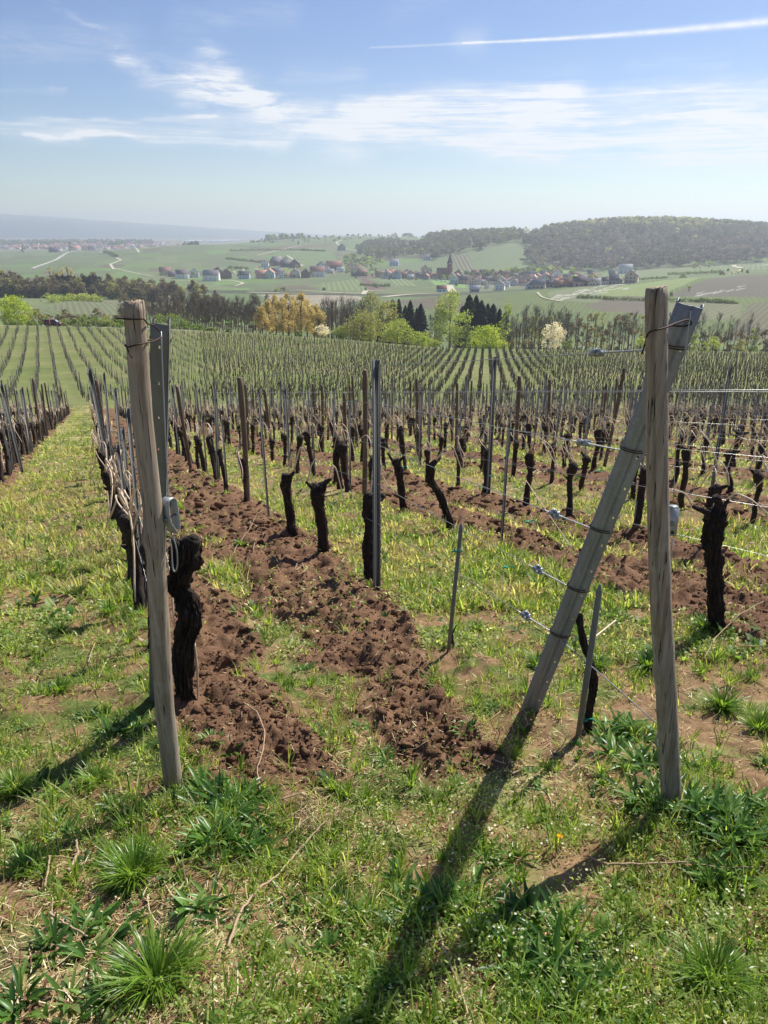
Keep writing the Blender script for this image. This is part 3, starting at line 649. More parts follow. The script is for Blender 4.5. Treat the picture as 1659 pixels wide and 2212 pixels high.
def wirething(P, r, label, mat='rust', extra=(), nm_='binding_wire'):
    mb = MB(); mb.tube(P, r, 6)
    for e in extra: mb.tube(e, r * .9, 6)
    o = mb.build(nm_, M[mat], smooth=True); tag(o, label, 'wire'); return o
def smoothp(P, n=30):
    P = np.array(P, float); t = np.linspace(0, len(P) - 1, n); s = [np.interp(t, range(len(P)), P[:, k_]) for k_ in range(3)]; Q = np.stack(s, 1)
    for _ in range(2): Q[1:-1] = (Q[:-2] + 2 * Q[1:-1] + Q[2:]) / 4
    return Q
# rusty bindings: post to post
wirething(smoothp([at(1395, 735, 2.40), at(1400, 716, 2.33), at(1419, 713, 2.31), at(1440, 707, 2.33), at(1462, 697, 2.42), at(1490, 688, 2.46), at(1497, 702, 2.5), at(1470, 706, 2.52), at(1441, 701, 2.44), at(1405, 698, 2.44)]), .0028,
          'rusty wire binding the leaning steel post to the top of the right wooden post', extra=[smoothp([at(1395, 735, 2.40), at(1391, 752, 2.38), at(1386, 765, 2.38)], 8)])
wirething(smoothp([at(249, 687, 2.42), at(270, 689, 2.37), at(292, 690, 2.35), at(311, 688, 2.36), at(318, 700, 2.4), at(332, 702, 2.5), at(345, 717, 2.57)]), .0026, 'upper dark wire twisted around the left wooden post with a loose end')
wirething(smoothp([at(350, 728, 2.58), at(330, 738, 2.5), at(314, 741, 2.36), at(292, 745, 2.33), at(276, 751, 2.35), at(269, 747, 2.4), at(276, 742, 2.42), at(330, 733, 2.5)]), .0026, 'lower dark wire looped around the left wooden post', extra=[smoothp([at(274, 751, 2.36), at(280, 765, 2.34), at(286, 774, 2.34)], 6)])
# anchor wires
EYE = hit(1418, 1655)
wirething(smoothp([fA(.262) + faA * .01, fA(.262) * .5 + V3(EYE[0], EYE[1], EYE[2] + .17) * .5, V3(EYE[0], EYE[1], EYE[2] + .17)], 8), .0024, 'pale tight guy wire from the leaning steel post down to a ground anchor', 'cast', nm_='guy_wire')
th = np.linspace(0, 6.28, 20); ec = V3(*EYE) + V3(-.004, -.01, .12)
mb = MB(); mb.tube([ec + V3(.018 * math.cos(q), 0, .036 * math.sin(q)) for q in th], .0055, 8, cap=False); mb.tube([ec + V3(0, 0, -.036), V3(*EYE) + V3(0.01, 0, -.05)], .006, 8)
tag(mb.build('ground_anchor', M['cast'], smooth=True), 'steel ring anchor at the foot of the right wooden post', 'anchor')
wirething(smoothp([at(1492, 672, 2.44), at(1478, 780, 2.44), at(1461, 920, 2.44), at(1455, 1080, 2.46)], 12), .0016, 'thin pale wire hanging from the top of the leaning steel post', 'cast', nm_='hanging_wire')
wirething(smoothp([at(1452, 1165, 2.46), at(1450, 1215, 2.46), at(1447, 1260, 2.47)], 8), .0022, 'short bent wire tail under the plate beside the right wooden post', 'cast', nm_='wire_tail')
wirething(smoothp([at(348, 716, 2.58), at(353, 850, 2.54), at(363, 1060, 2.49), at(367, 1095, 2.48)], 12), .0022, 'thin straight wire running down the front of the left steel post', 'cast', nm_='hanging_wire')
wirething(smoothp([at(369, 1150, 2.47), at(376, 1165, 2.46), at(383, 1190, 2.46), at(384, 1225, 2.46), at(377, 1238, 2.46), at(372, 1225, 2.47), at(371, 1180, 2.48), at(366, 1165, 2.48)], 24), .0026, 'loop of stiff pale wire hanging below the left clamp', 'cast', nm_='wire_loop')
def plate_clamp(c, label, sx=1., flip=1):
    """bent flat-bar tightening clamp"""
    E = tag(empty('tightening_clamp', tuple(c)), label, 'clamp')
    P = []; w_ = .030
    th = np.linspace(-.3, 3.4, 16); path = [V3(.018 * math.cos(q) * flip, 0, .045 + .018 * math.sin(q)) for q in th]
    path = [V3(.020 * flip, 0, -.045), V3(.022 * flip, 0, -.02), V3(.019 * flip, 0, .02)] + path + [V3(-.019 * flip, 0, .02), V3(-.014 * flip, 0, -.01), V3(-.002 * flip, 0, -.03), V3(.012 * flip, 0, -.055)]
    path = np.array(path) * sx; n = len(path); V_ = []
    nr = np.gradient(path, axis=0); nr = np.stack([nr[:, 2], nr[:, 0] * 0, -nr[:, 0]], 1); nr /= np.linalg.norm(nr, axis=1)[:, None] + 1e-9
    for yy_ in (-w_ / 2, w_ / 2):
        for o_ in (0, .0028): V_.append(path + V3(0, yy_, 0) + nr * o_)
    V_ = np.vstack(V_); Q = []
    for q in range(n - 1): Q += [(q, q + 1, 2 * n + q + 1, 2 * n + q), (n + q, 3 * n + q, 3 * n + q + 1, n + q + 1), (q, n + q, n + q + 1, q + 1), (2 * n + q, 2 * n + q + 1, 3 * n + q + 1, 3 * n + q)]
    MB().add(V_, Q).build('bent_strap', M['cast'], E)
    m = MB(); m.tube([V3(-.03, -.002, .002) * sx, V3(.03, -.002, .002) * sx], .0055 * sx, 10); m.build('axle', M['dsteel'], E)
    m = MB(); m.box(.0225 * sx, .03 * sx, -.009, .009, -.007, .011); m.build('bolt_head', M['cast'], E)
    return E
c_ = plate_clamp(at(368, 1118, 2.46), 'pale bent steel tightening clamp hanging between left wooden post and old vine'); c_.rotation_euler = (0, 0, 1.15); c_.scale = (1.15, 1.15, 1.1)
E = tag(empty('anchor_plate', tuple(at(1453, 1125, 2.47))), 'grey punched steel plate with a bolt beside the right wooden post', 'clamp')
m = MB(); m.box(-.016, .018, -.004, 0, -.055, .045); m.box(-.016, -.013, 0, .03, -.05, .045); m.box(-.013, .016, 0, .028, .045, .0485); m.build('plate', M['cast'], E)
m = MB(); m.tube([V3(-.004, -.012, -.008), V3(-.004, -.0045, -.008)], .009, 6); m.build('bolt', M['dsteel'], E)
m = MB(); m.tube([V3(.003, -.0055, -.042), V3(.003, -.0045, -.042)], .006, 12); m.build('drilled_hole', M['rust'], E)

# ------------------------------------------------------------------ vines
def vine_path(g, h, n, wig=.05, lean=(0, 0)):
    t = np.linspace(0, 1, n); f1, f2 = g.random() * 6, g.random() * 6
    x = lean[0] * t + wig * (np.sin(t * 4.2 + f1) - math.sin(f1)) * .6 + wig * .35 * (np.sin(t * 9 + f2) - math.sin(f2))
    y = lean[1] * t + wig * (np.sin(t * 3.6 + f2) - math.sin(f2)) * .5
    return np.stack([x, y, t * h - .05 * (1 - t)], 1)
def cane_path(g, start, side, reach=.5, rise=.28, drop=.35, cross=0., n=16):
    t = np.linspace(0, 1, n); x = start[0] + side * reach * (t ** 1.3); z = start[2] + rise * np.sin(np.clip(t * 1.9, 0, 1.57)) - drop * np.clip(t - .4, 0, 1) ** 1.3 / .6 ** 1.3
    y = start[1] + cross * t + .02 * np.sin(t * 9 + g.random() * 6); return np.stack([x + .012 * np.sin(t * 17), y, z], 1)
def vine_proto(seed, k=12, n=22, h=None, r0=None, wig=.05, arms=None, knobs=7, canes=None, lean=None, hero=False):
    g = np.random.default_rng(seed); h = h or .60 + .16 * g.random(); r0 = r0 or .026 + .016 * g.random()
    lean = lean or ((g.random() - .5) * .16, (g.random() - .5) * .1)
    P = vine_path(g, h, n, wig, lean); t = np.linspace(0, 1, n)
    rad = r0 * (1.15 - .35 * t + .75 * sstep(.72, .92, t)) * (1 + .28 * (fbm(t * 7 + seed, t * 0, 3) - .5) * 2); rad[-1] *= .55
    mb = MB(); mb.tube(P, rad, k, rough=.16, seed=seed, ridge=.1)
    top = P[-1]; heads = [top]
    for q in range(arms if arms is not None else g.integers(1, 3)):
        a_ = g.random() * 6.28; d = V3(math.cos(a_) * 1.4, math.sin(a_) * .5, .5) * (.06 + .05 * g.random()); e = top + d - V3(0, 0, .03)
        mb.tube([top - V3(0, 0, .05), top + d * .5 - V3(0, 0, .03), e], [r0 * .8, r0 * .75, r0 * .45], max(5, k // 2), rough=.2, seed=seed + q); heads.append(e)
    for q in range(knobs):
        f = .66 + .34 * g.random(); c = P[int(f * (n - 1))]; a_ = g.random() * 6.28; d = V3(math.cos(a_), math.sin(a_), .2) * r0
        mb.tube([c, c + d * 1.1, c + d * 1.9 + V3(0, 0, .01)], [r0 * .6, r0 * .55, r0 * .18], max(5, k // 2), rough=.2, seed=seed + 50 + q)
    cs = []
    nc = canes if canes is not None else g.integers(2, 4)
    for q in range(nc):
        s = heads[q % len(heads)]; side = 1 if (q == 0) ^ (g.random() < .12) else -1
        rise = .16 + .22 * g.random(); cb = MB(); cb.tube(cane_path(g, s, side, .25 + .35 * g.random(), rise, .35 + .35 * g.random(), (g.random() - .5) * .15, 15 if k > 6 else 7), [.0058] * (14 if k > 6 else 6) + [.003], 6 if k > 6 else 4)
        cs.append(cb)
    if g.random() < .8 and k > 6:
        s = heads[-1]; cb = MB(); cb.tube([s, s + V3(.03, .02, .12), s + V3(.05 * (g.random() - .5), .03, .3)], [.005, .0045, .003], 5); cs.append(cb)
    return mb, cs
def ordn(i):
    W = ['nearest', 'second', 'third', 'fourth', 'fifth', 'sixth', 'seventh', 'eighth', 'ninth', 'tenth', 'eleventh', 'twelfth', 'thirteenth', 'fourteenth', 'fifteenth', 'sixteenth', 'seventeenth', 'eighteenth', 'nineteenth', 'twentieth']
    if i < 20: return W[i]
    T = {2: 'twenty', 3: 'thirty', 4: 'forty', 5: 'fifty', 6: 'sixty'}; n = i + 1; a_, b_ = divmod(n, 10)
    if b_ == 0: return {2: 'twentieth', 3: 'thirtieth', 4: 'fortieth', 5: 'fiftieth', 6: 'sixtieth'}[a_]
    return T[a_] + '-' + ['', 'first', 'second', 'third', 'fourth', 'fifth', 'sixth', 'seventh', 'eighth', 'ninth'][b_]
def rowname(k):
    if k == 0: return 'the row behind the left wooden post'
    if k == 1: return 'the row behind the leaning steel post'
    if k == -1: return 'the row left of the grass path'
    if k < 0: return f'the {ordn(-k-1)} row left of the grass path'
    return f'the {ordn(k-2) if k > 2 else "first"} row right of the leaning steel post'.replace('the nearest', 'the first')
RZ = math.atan2(-RD[1], -RD[0])          # local +X looks down the row towards the camera
protos = []
for s in range(12):
    mb, cs = vine_proto(100 + s); protos.append((mb.mesh('grape_vine', True), [c.mesh('cane', True) for c in cs]))
lowp = []
for s in range(8):
    mb, cs = vine_proto(300 + s, k=5, n=7, knobs=1); mb_ = mb
    V_ = np.vstack(mb_.V); Q_ = np.vstack(mb_.Q); T_ = np.vstack(mb_.T) if mb_.T else np.zeros((0, 3), int)
    CV = [np.vstack(c.V) for c in cs]; CQ = [np.vstack(c.Q) for c in cs]
    oV = []; oQ = []; n_ = 0
    for a_, q_ in zip(CV, CQ): oV.append(a_); oQ.append(q_ + n_); n_ += len(a_)
    lowp.append((V_, Q_, T_, np.vstack(oV), np.vstack(oQ)))
hero = {}     # hand placed vines: (row, s) -> options
vines = []; posts = []; stakes = []
def rowpt(n, s):
    x, y = fromrow(n, s); return x, y, float(gz(x, y))
def pt_n(px, py): p = hit(px, py); return rown(p[0], p[1]), rows_(p[0], p[1])
# measured spots in the row of the leaning post and its neighbours
fixed1 = [pt_n(*q) for q in ((530, 1100), (488, 1072), (466, 1056))]
g = np.random.default_rng(5)
for k_ in range(-10, 36):
    n0 = N0 + DN * k_
    sfirst = {0: 4.35, 1: 0, 2: 0, -1: 11.6}.get(k_, None)
    ss = np.arange(2.0 if sfirst is None else sfirst, 63.5, .84 if k_ in (0, -1) else 1.08)
    for s_ in ss:
        s2 = s_ + (g.random() - .5) * .22; n2 = n0 + (g.random() - .5) * .10
        x, y = fromrow(n2, s2)
        if y < 1.5: continue
        if k_ == 1 and s2 < fixed1[-1][1] + .6: continue
        if k_ == 2 and 3 < y < 10.2: continue
        vines.append((k_, s2, n2, x, y))
    for nn_, s2 in (fixed1 if k_ == 1 else []):
        x, y = fromrow(nn_, s2); vines.append((k_, s2, nn_, x, y))
    if k_ == 2:
        pass
def inview(x, y, z, m=40):
    px, py = project(x, y, z); return -m < px < 1659 + m and py < 2212 + m
vv = []
for v_ in vines:
    k_, s2, n2, x, y = v_; z = float(gz(x, y)); u = x / y
    if abs(u) > .9: continue
    d = math.hypot(x, y); vv.append((d, k_, s2, n2, x, y, z, inview(x, y, z + .4)))
vis = sorted([q for q in vv if q[7]]); near_ids = set(id(q) for q in vis[:300])
perrow = {}
for q in vis[:300]: perrow.setdefault(q[1], []).append(q)
for k_ in perrow: perrow[k_].sort(key=lambda q: q[2])
VADJ = ['slim', 'knotty', 'thick', 'crooked', 'twisted', 'stocky']
for k_, L_ in perrow.items():
    for i_, q in enumerate(L_):
        j_ = int(_P[(k_ * 31) & 511, (i_ * 17) & 511] * 12); me_, cs_ = protos[j_]
        o = link('grape_vine', me_, M['bark'], loc=(q[4], q[5], q[6])); o.rotation_euler = (0, 0, RZ + (g.random() - .5) * .5 + (0 if g.random() < .8 else math.pi)); sc_ = .88 + .26 * g.random(); o.scale = (sc_ * 1.1, sc_ * 1.1, sc_)
        tag(o, f'{VADJ[j_ % 6]} vine, {ordn(i_)} in {rowname(k_)}', 'vine', 'pruned vines in the near vineyard')
        for c in cs_: link('cane', c, M['cane'], o)
# the rest of the near block and the block beyond the cross path: beyond counting
def merged(lst, name, mat, gen):
    mb = MB()
    for q in lst: gen(mb, q)
    return mb.build(name, mat)
VT = []; VC = []; QT = []; QC = []; TT = []; nt_v = 0; nc_v = 0
def place(V_, x, y, z, rz, s):
    c, s_ = math.cos(rz), math.sin(rz); R_ = np.array([[c, s_, 0], [-s_, c, 0], [0, 0, 1]]); return V_ @ R_ * s + np.array([x, y, z])
for q in vv:
    if id(q) in near_ids: continue
    V_, Q_, T_, CV, CQ = lowp[int(g.random() * 8)]; rz = RZ + (g.random() - .5) * .6 + (math.pi if g.random() < .2 else 0); s = .85 + .3 * g.random()
    a_ = place(V_, q[4], q[5], q[6], rz, s); VT.append(a_); QT.append(Q_ + nt_v); TT.append(T_ + nt_v); nt_v += len(a_)
    a_ = place(CV, q[4], q[5], q[6], rz, s); VC.append(a_); QC.append(CQ + nc_v); nc_v += len(a_)
tag(link('grape_vines', rawmesh('grape_vines', np.vstack(VT), np.vstack(QT), np.vstack(TT)), M['bark']), kind='stuff')
tag(link('canes', rawmesh('canes', np.vstack(VC), np.vstack(QC)), M['cane']), kind='stuff')

# hand modelled vines close to the camera
def hero_vine(base, pts, rads, label, arms, canes, k=36, seed=1, rough=.10):
    """pts: photo pixels up the trunk with a forward distance each"""
    base = V3(*base); Yh_ = base[1]; P = np.array([base + V3(0, 0, -.06)] + [at(*p) for p in pts]); n = 110 if k > 30 else 60
    t = np.linspace(0, len(P) - 1, n); Q = np.stack([np.interp(t, range(len(P)), P[:, c]) for c in range(3)], 1)
    for _ in range(3 if n < 100 else 8): Q[1:-1] = (Q[:-2] + 2 * Q[1:-1] + Q[2:]) / 4
    r = np.interp(t / (len(P) - 1), np.linspace(0, 1, len(rads)), rads); mb = MB()
    r = r * (1 + .16 * (fbm(t * 1.9 + seed, t * 0 + 3, 3) - .5) * 2)
    k = int(k * 1.8); mb.tube(Q - base, r, k, rough=rough * .7, seed=seed, ridge=.22)
    g_ = np.random.default_rng(seed)
    for q in range(150 if k > 30 else 12):        # peeling strips and burls
        f = g_.random(); i_ = int(f * (n - 2)); a_ = g_.random() * 6.28; d = V3(math.cos(a_), math.sin(a_), 0) * r[i_] * 1.02; L_ = int((3 + 9 * g_.random()) * n / 60); i2 = min(n - 1, i_ + L_); d2 = d * (1.0 + .22 * g_.random()) + V3(g_.random() - .5, g_.random() - .5, 0) * .008
        mb.tube([Q[i_] - base + d, (Q[(i_ + i2) // 2] - base) + d * 1.06, Q[i2] - base + d2], [.002, r[i_] * (.05 + .10 * g_.random()), .0012], 4, rough=.3, seed=q)
    for (p, rr) in arms:
        A_ = np.array([at(*q) for q in p]) - base; mb.tube(smoothp(A_, 14), np.interp(np.linspace(0, 1, 14), np.linspace(0, 1, len(rr)), rr), 12, rough=.18, seed=seed + 5)
    o = mb.build('grape_vine', M['bark'], loc=tuple(base), smooth=True); tag(o, label, 'vine', 'pruned vines in the near vineyard')
    for p in canes:
        A_ = np.array([at(*q) for q in p]) - base; cb = MB(); cb.tube(smoothp(A_, 22), np.linspace(.0062, .0035, 22) * (1 + max(0, Yh_ - 4) * .08), 7, rough=.05, seed=3); cb.build('cane', M['cane'], o, smooth=True)
    return o
hb_ = hit(402, 1545); Yh = hb_[1]
hero_vine(hb_, [(397, 1480, Yh - .02), (393, 1400, Yh - .02), (411, 1340, Yh - .03), (405, 1300, Yh - .03), (384, 1265, Yh), (392, 1235, Yh - .03), (405, 1205, Yh - .04), (404, 1165, Yh - .03)],
          [.042, .038, .042, .038, .043, .036, .044, .046, .052, .030], 'massive old black vine with a swollen head beside the left wooden post',
          [([(404, 1190, Yh), (385, 1180, Yh - .05), (368, 1165, Yh - .12)], [.03, .018, .008]), ([(395, 1200, Yh - .02), (416, 1170, Yh - .05), (420, 1158, Yh - .05)], [.04, .04, .02]), ([(385, 1220, Yh), (380, 1190, Yh - .02), (386, 1168, Yh - .02)], [.03, .035, .02])],
          [[(372, 1160, Yh - .12), (360, 1120, Yh - .1), (352, 1080, Yh)], [(420, 1390, Yh), (426, 1440, Yh), (428, 1500, Yh), (424, 1530, Yh - .02)]], seed=4)
hb_ = hit(1552, 1372); Yh = hb_[1]
hero_vine(hb_, [(1545, 1300, Yh), (1543, 1220, Yh), (1538, 1150, Yh), (1551, 1100, Yh)], [.048, .040, .038, .042, .058, .034],
          'thick single vine with a forked head right of the right wooden post',
          [([(1545, 1130, Yh), (1525, 1105, Yh - .02), (1497, 1095, Yh - .03)], [.03, .02, .012]), ([(1550, 1110, Yh), (1554, 1085, Yh), (1544, 1072, Yh)], [.034, .026, .022]), ([(1556, 1110, Yh), (1566, 1090, Yh), (1574, 1078, Yh)], [.022, .014, .008])],
          [[(1497, 1095, Yh), (1480, 1065, Yh), (1450, 1057, Yh), (1435, 1058, Yh)], [(1570, 1078, Yh), (1590, 1065, Yh - .03), (1625, 1080, Yh - .1), (1665, 1115, Yh - .2)]], seed=9)
hb_ = hit(1268, 1592); Yh = hb_[1]
hero_vine(hb_, [(1272, 1540, Yh), (1283, 1480, Yh), (1276, 1430, Yh), (1262, 1395, Yh), (1252, 1345, Yh), (1252, 1325, Yh)], [.016, .014, .017, .015, .014, .012, .009],
          'young thin vine tied to a low steel stake behind the leaning post', [], [[(1254, 1320, Yh), (1256, 1290, Yh), (1260, 1240, Yh)], [(1262, 1385, Yh), (1280, 1380, Yh), (1330, 1340, Yh + .2)]], k=14, seed=6, rough=.18)
hb_ = hit(975, 1412); Yh = hb_[1]
hero_vine(hb_, [(976, 1380, Yh), (972, 1358, Yh)], [.012, .011, .008], 'small dead vine stub tied to the short steel stake', [([(974, 1375, Yh), (986, 1350, Yh)], [.006, .003])], [], k=10, seed=8, rough=.2)
for (bx, by, P_, R_, arms_, canes_, lab, sd) in [
    (700, 1210, [(697, 1150), (690, 1100), (684, 1066), (690, 1046)], [.05, .042, .04, .05, .066, .045], [([(686, 1062), (668, 1048), (660, 1040)], [.03, .018, .010]), ([(692, 1050), (706, 1040), (716, 1034)], [.035, .022, .012])], [[(664, 1042), (672, 1005), (682, 990), (690, 1010)], [(710, 1038), (716, 1005), (726, 1010), (738, 1060), (742, 1085)]], 'stout forked vine with a pale arching cane, first left of the middle steel post', 31),
    (632, 1166, [(627, 1112), (618, 1052), (620, 1024)], [.046, .038, .040, .052, .036], [([(620, 1034), (632, 1024), (636, 1018)], [.03, .02, .012])], [[(624, 1020), (628, 985), (636, 970)], [(634, 1018), (648, 965), (656, 968), (672, 1030), (680, 1060)]], 'stout vine with a pale peeled head, second left of the middle post', 32),
    (802, 1264, [(797, 1205), (802, 1140), (797, 1092), (801, 1066)], [.048, .04, .046, .042, .05, .034], [([(803, 1078), (820, 1078), (829, 1068)], [.034, .026, .022])], [[(800, 1066), (806, 1010), (812, 960)]], 'thick crooked vine hidden behind the middle steel post', 33),
    (979, 1150, [(962, 1102), (946, 1062), (928, 1034), (931, 1008), (942, 994)], [.044, .036, .036, .038, .044, .036, .016], [], [[(940, 996), (962, 968), (978, 962), (992, 1000), (1002, 1030)], [(934, 1004), (950, 985), (968, 976)]], 'bent vine leaning left in the row behind the middle post', 34),
    (873, 1109, [(867, 1060), (862, 1012), (852, 992)], [.042, .036, .040, .054, .04], [([(856, 1004), (844, 990), (838, 978)], [.03, .02, .012]), ([(860, 1000), (868, 990), (876, 984)], [.026, .018, .01])], [[(840, 980), (846, 955), (856, 950), (866, 985)], [(872, 988), (884, 960), (894, 958), (904, 1000), (912, 1020)]], 'forked dark vine just right of the middle steel post', 35),
    (737, 1062, [(729, 1020), (726, 985), (736, 958)], [.04, .034, .038, .05, .034], [([(732, 972), (745, 960), (750, 950)], [.026, .018, .01])], [[(748, 954), (740, 925), (734, 930), (728, 990)]], 'small forked vine left of the middle steel post, one row back', 36)]:
    hb_ = hit(bx, by); Yh = hb_[1]; ad = lambda p: [(*q, Yh) for q in p]
    hero_vine(hb_, ad(P_), R_, lab, [(ad(a_), r_) for a_, r_ in arms_], [ad(c_) for c_ in canes_], k=18, seed=sd, rough=.16)
# ------------------------------------------------------------------ intermediate posts and thin stakes
def post_mesh(kind, h, seed):
    g_ = np.random.default_rng(seed); mb = MB()
    if kind == 'wood':
        t = np.linspace(-.1, h, 14); P = np.stack([.012 * np.sin(t * 2 + seed), .01 * np.sin(t * 3 + seed), t], 1); mb.tube(P, .036 * (1 + .04 * np.sin(t * 6)), 12, rough=.05, seed=seed); return mb
    pr = [V3(-.6, -.9), V3(-1, -1), V3(-1, 0), V3(-.25, .3), V3(.25, .3), V3(1, 0), V3(1, -1), V3(.6, -.9)]
    wd = .027 if kind == 'metal' else .0135; th = .0025
    for a_, b_ in zip(pr[:-1], pr[1:]):
        a_, b_ = a_ * wd, b_ * wd; d = b_ - a_; nr = V3(d[1], -d[0]) / np.linalg.norm(d) * th
        mb.add([(a_[0], a_[1], -.1), (b_[0], b_[1], -.1), (b_[0], b_[1], h), (a_[0], a_[1], h)] + [(q[0] + nr[0], q[1] + nr[1], zz) for q, zz in ((a_, -.1), (b_, -.1), (b_, h), (a_, h))], [(0, 1, 2, 3), (7, 6, 5, 4), (3, 2, 6, 7), (0, 3, 7, 4), (1, 5, 6, 2)])
    if kind == 'metal':
        z = .3
        while z < h - .05:
            for s in (-1, 1): mb.tube([V3(s * wd, -wd * .5, z), V3(s * wd * 1.3, -wd * .4, z + .006), V3(s * wd * 1.35, -wd * .4, z + .022)], .003, 4)
            z += .085
    return mb
PM = {('wood', i_): post_mesh('wood', 1.66 + .06 * i_, i_).mesh('wooden_post', True) for i_ in range(3)}
PM.update({('metal', i_): post_mesh('metal', 1.72 + .05 * i_, i_).mesh('steel_post') for i_ in range(3)})
PM.update({('stake', i_): post_mesh('stake', 1.02 + .17 * i_, i_).mesh('vine_stake') for i_ in range(4)})
PMAT = {'wood': M['bwood'], 'metal': M['dsteel'], 'stake': M['dsteel']}
PNAME = {'wood': 'wooden_post', 'metal': 'steel_post', 'stake': 'vine_stake'}
fixedposts = [(813, 1282, 'metal', 1.80, 1), (536, 1100, 'wood', 1.76, 1), (590, 1000, 'wood', 1.62, 2), (748, 1030, 'wood', 1.62, 3), (1053, 1080, 'metal', 2.0, 3), (1536, 1058, 'metal', 2.02, 5), (1305, 1010, 'wood', 2.1, 4),
              (50, 1028, 'metal', 1.75, -1), (252, 1100, 'metal', 1.9, 0), (412, 1018, 'wood', 1.72, 1), (906, 1010, 'metal', 1.72, 3), (1490, 985, 'wood', 1.0, 7)]
allp = []
for (px, py, kd, h, rk) in fixedposts:
    x, y, z = hit(px, py); allp.append((rows_(x, y), round((rown(x, y) - N0) / DN), kd, x, y, z, h))
for k_ in range(-10, 36):
    n0 = N0 + DN * k_; off = g.random() * 4.4
    st = {0: 9.2, 1: 19., -1: 16.}.get(k_, 9 + off)
    for s_ in np.arange(st, 63, 4.4):
        x, y = fromrow(n0 + .04, s_ + g.random() * .2)
        if any((x - q[3]) ** 2 + (y - q[4]) ** 2 < 2.5 for q in allp[:12]): continue
        if abs(x / y) < .9: allp.append((s_, k_, 'wood' if g.random() < .5 else 'metal', x, y, float(gz(x, y)), 1.7))
for q in vv:
    if g.random() < .62 and q[0] > 4.5: 
        x, y = fromrow(q[3] + .05, q[2] + .07); allp.append((q[2], q[1], 'stake', x, y, float(gz(x, y)), 1.3))
for (px, py, py2, rk) in ((580, 1122, 900, 1), (1082, 1180, 960, 2), (492, 1072, 890, 1)):
    x, y, z = hit(px, py); allp.append((rows_(x, y), rk, 'stake', x, y, z, 1.2))
visp = [q for q in allp if inview(q[3], q[4], q[5] + .5)]
rest = [q for q in allp if not inview(q[3], q[4], q[5] + .5)]
A_ = sorted([q for q in visp if q[2] != 'stake'], key=lambda q: q[4]); B_ = sorted([q for q in visp if q[2] == 'stake'], key=lambda q: q[4])
for grp, lim in ((A_, 300), (B_, 290)):
    keep, drop = grp[:lim], grp[lim:]; rest += drop; cnt = {}
    for q in sorted(keep, key=lambda q: q[0]):
        key = (q[1], q[2]); i_ = cnt.get(key, 0); cnt[key] = i_ + 1; kd = q[2]
        h = {'wood': (1.66, .06), 'metal': (1.72, .05), 'stake': (1.02, .17)}[kd]; v_ = int(g.random() * (4 if kd == 'stake' else 3))
        o = link(PNAME[kd], PM[(kd, v_)], PMAT[kd], loc=(q[3], q[4], q[5]))
        o.rotation_euler = ((g.random() - .5) * .07, (g.random() - .5) * .08, RZ + math.pi / 2 + (g.random() - .5) * .3)
        o.scale = (1, 1, .97 + .2 * g.random())
        if q in allp[:12]: o.scale = (1, 1, q[6] / (h[0] + h[1] * v_)); o.rotation_euler = (0, (-.06 if q[3] < -2 else .0) + (.13 if q is allp[6] else 0), RZ + math.pi / 2)
        nmx = {'wood': 'brown wooden post', 'metal': 'grey steel post', 'stake': 'thin steel stake'}[kd]
        tag(o, f'{nmx}, {ordn(i_)} in {rowname(q[1])}', 'stake' if kd == 'stake' else 'post', 'thin vine stakes' if kd == 'stake' else 'trellis posts')
mb = MB()
for q in rest:
    h = q[6] if q[2] != 'stake' else 1.2; r = .03 if q[2] != 'stake' else .011
    mb.tube([(q[3], q[4], q[5] - .1), (q[3], q[4], q[5] + h)], r, 4, col=lin(112, 92, 74) if q[2] == 'wood' else lin(120, 124, 124))
b = MatB('distant_posts'); a = b.attr('Col'); M['pcol'] = b.bsdf(a.outputs['Color'], .7, .1)
tag(mb.build('trellis_posts', M['pcol'], colors=True), kind='stuff')
def hstake(p0, p1, label, r=.011):
    b0 = V3(*p0); mb = MB(); d = V3(*p1) - b0; n = d / np.linalg.norm(d)
    mb.tube([-n * .06, d * .5, d - n * .035, d], [r, r, r, r * .35], 6); o = mb.build('vine_stake', M['dsteel'], loc=tuple(b0)); tag(o, label, 'stake', 'thin vine stakes'); return o
h_ = hit(1247, 1608); hstake(h_, at(1297, 1262, h_[1] - .06), 'low pointed steel stake leaning beside the young vine', .013)
h_ = hit(968, 1425); hs_ = hstake(h_, at(997, 1130, h_[1] - .02), 'short tilted steel stake standing alone before the leaning post', .012)
# wires of the other rows
for k_ in list(range(-4, 8)):
    if k_ == 1: continue
    n0 = N0 + DN * k_ + .03
    for li, h in enumerate((1.62, 1.22, .92, .62)):
        if k_ in (0,) and li == 0: pass
        P = []
        s0 = {0: 2.6, -1: 11.2}.get(k_, 2.2)
        for s_ in np.arange(s0, 64, 4.4):
            x, y = fromrow(n0, s_)
            if abs(x / max(y, .1)) > 1.2 or y < 1: continue
            P.append(V3(x, y, float(terr(x, y)) + h))
        if len(P) < 3: continue
        if k_ == 0: P[0] = fB({0: .87, 1: .62, 2: .46, 3: .3}[li])
        mb = MB(); mb.tube(P, .0013 + .0001 * max(0, k_), 4); o = mb.build('trellis_wire', M['wire']); tag(o, f'{["top", "upper middle", "lower middle", "bottom"][li]} trellis wire along {rowname(k_)}', 'wire', WGR)
mb = MB()
for k_ in range(8, 30):
    n0 = N0 + DN * k_
    for h in (1.6, 1.1, .75):
        P = [(*fromrow(n0, s_), 0) for s_ in np.arange(4, 64, 5)]; P = [V3(x, y, float(terr(x, y)) + h) for x, y, _ in P if y > 4 and abs(x / y) < .9]
        if len(P) > 2: mb.tube(P, .0022, 3)
tag(mb.build('trellis_wires', M['wire']), kind='stuff')
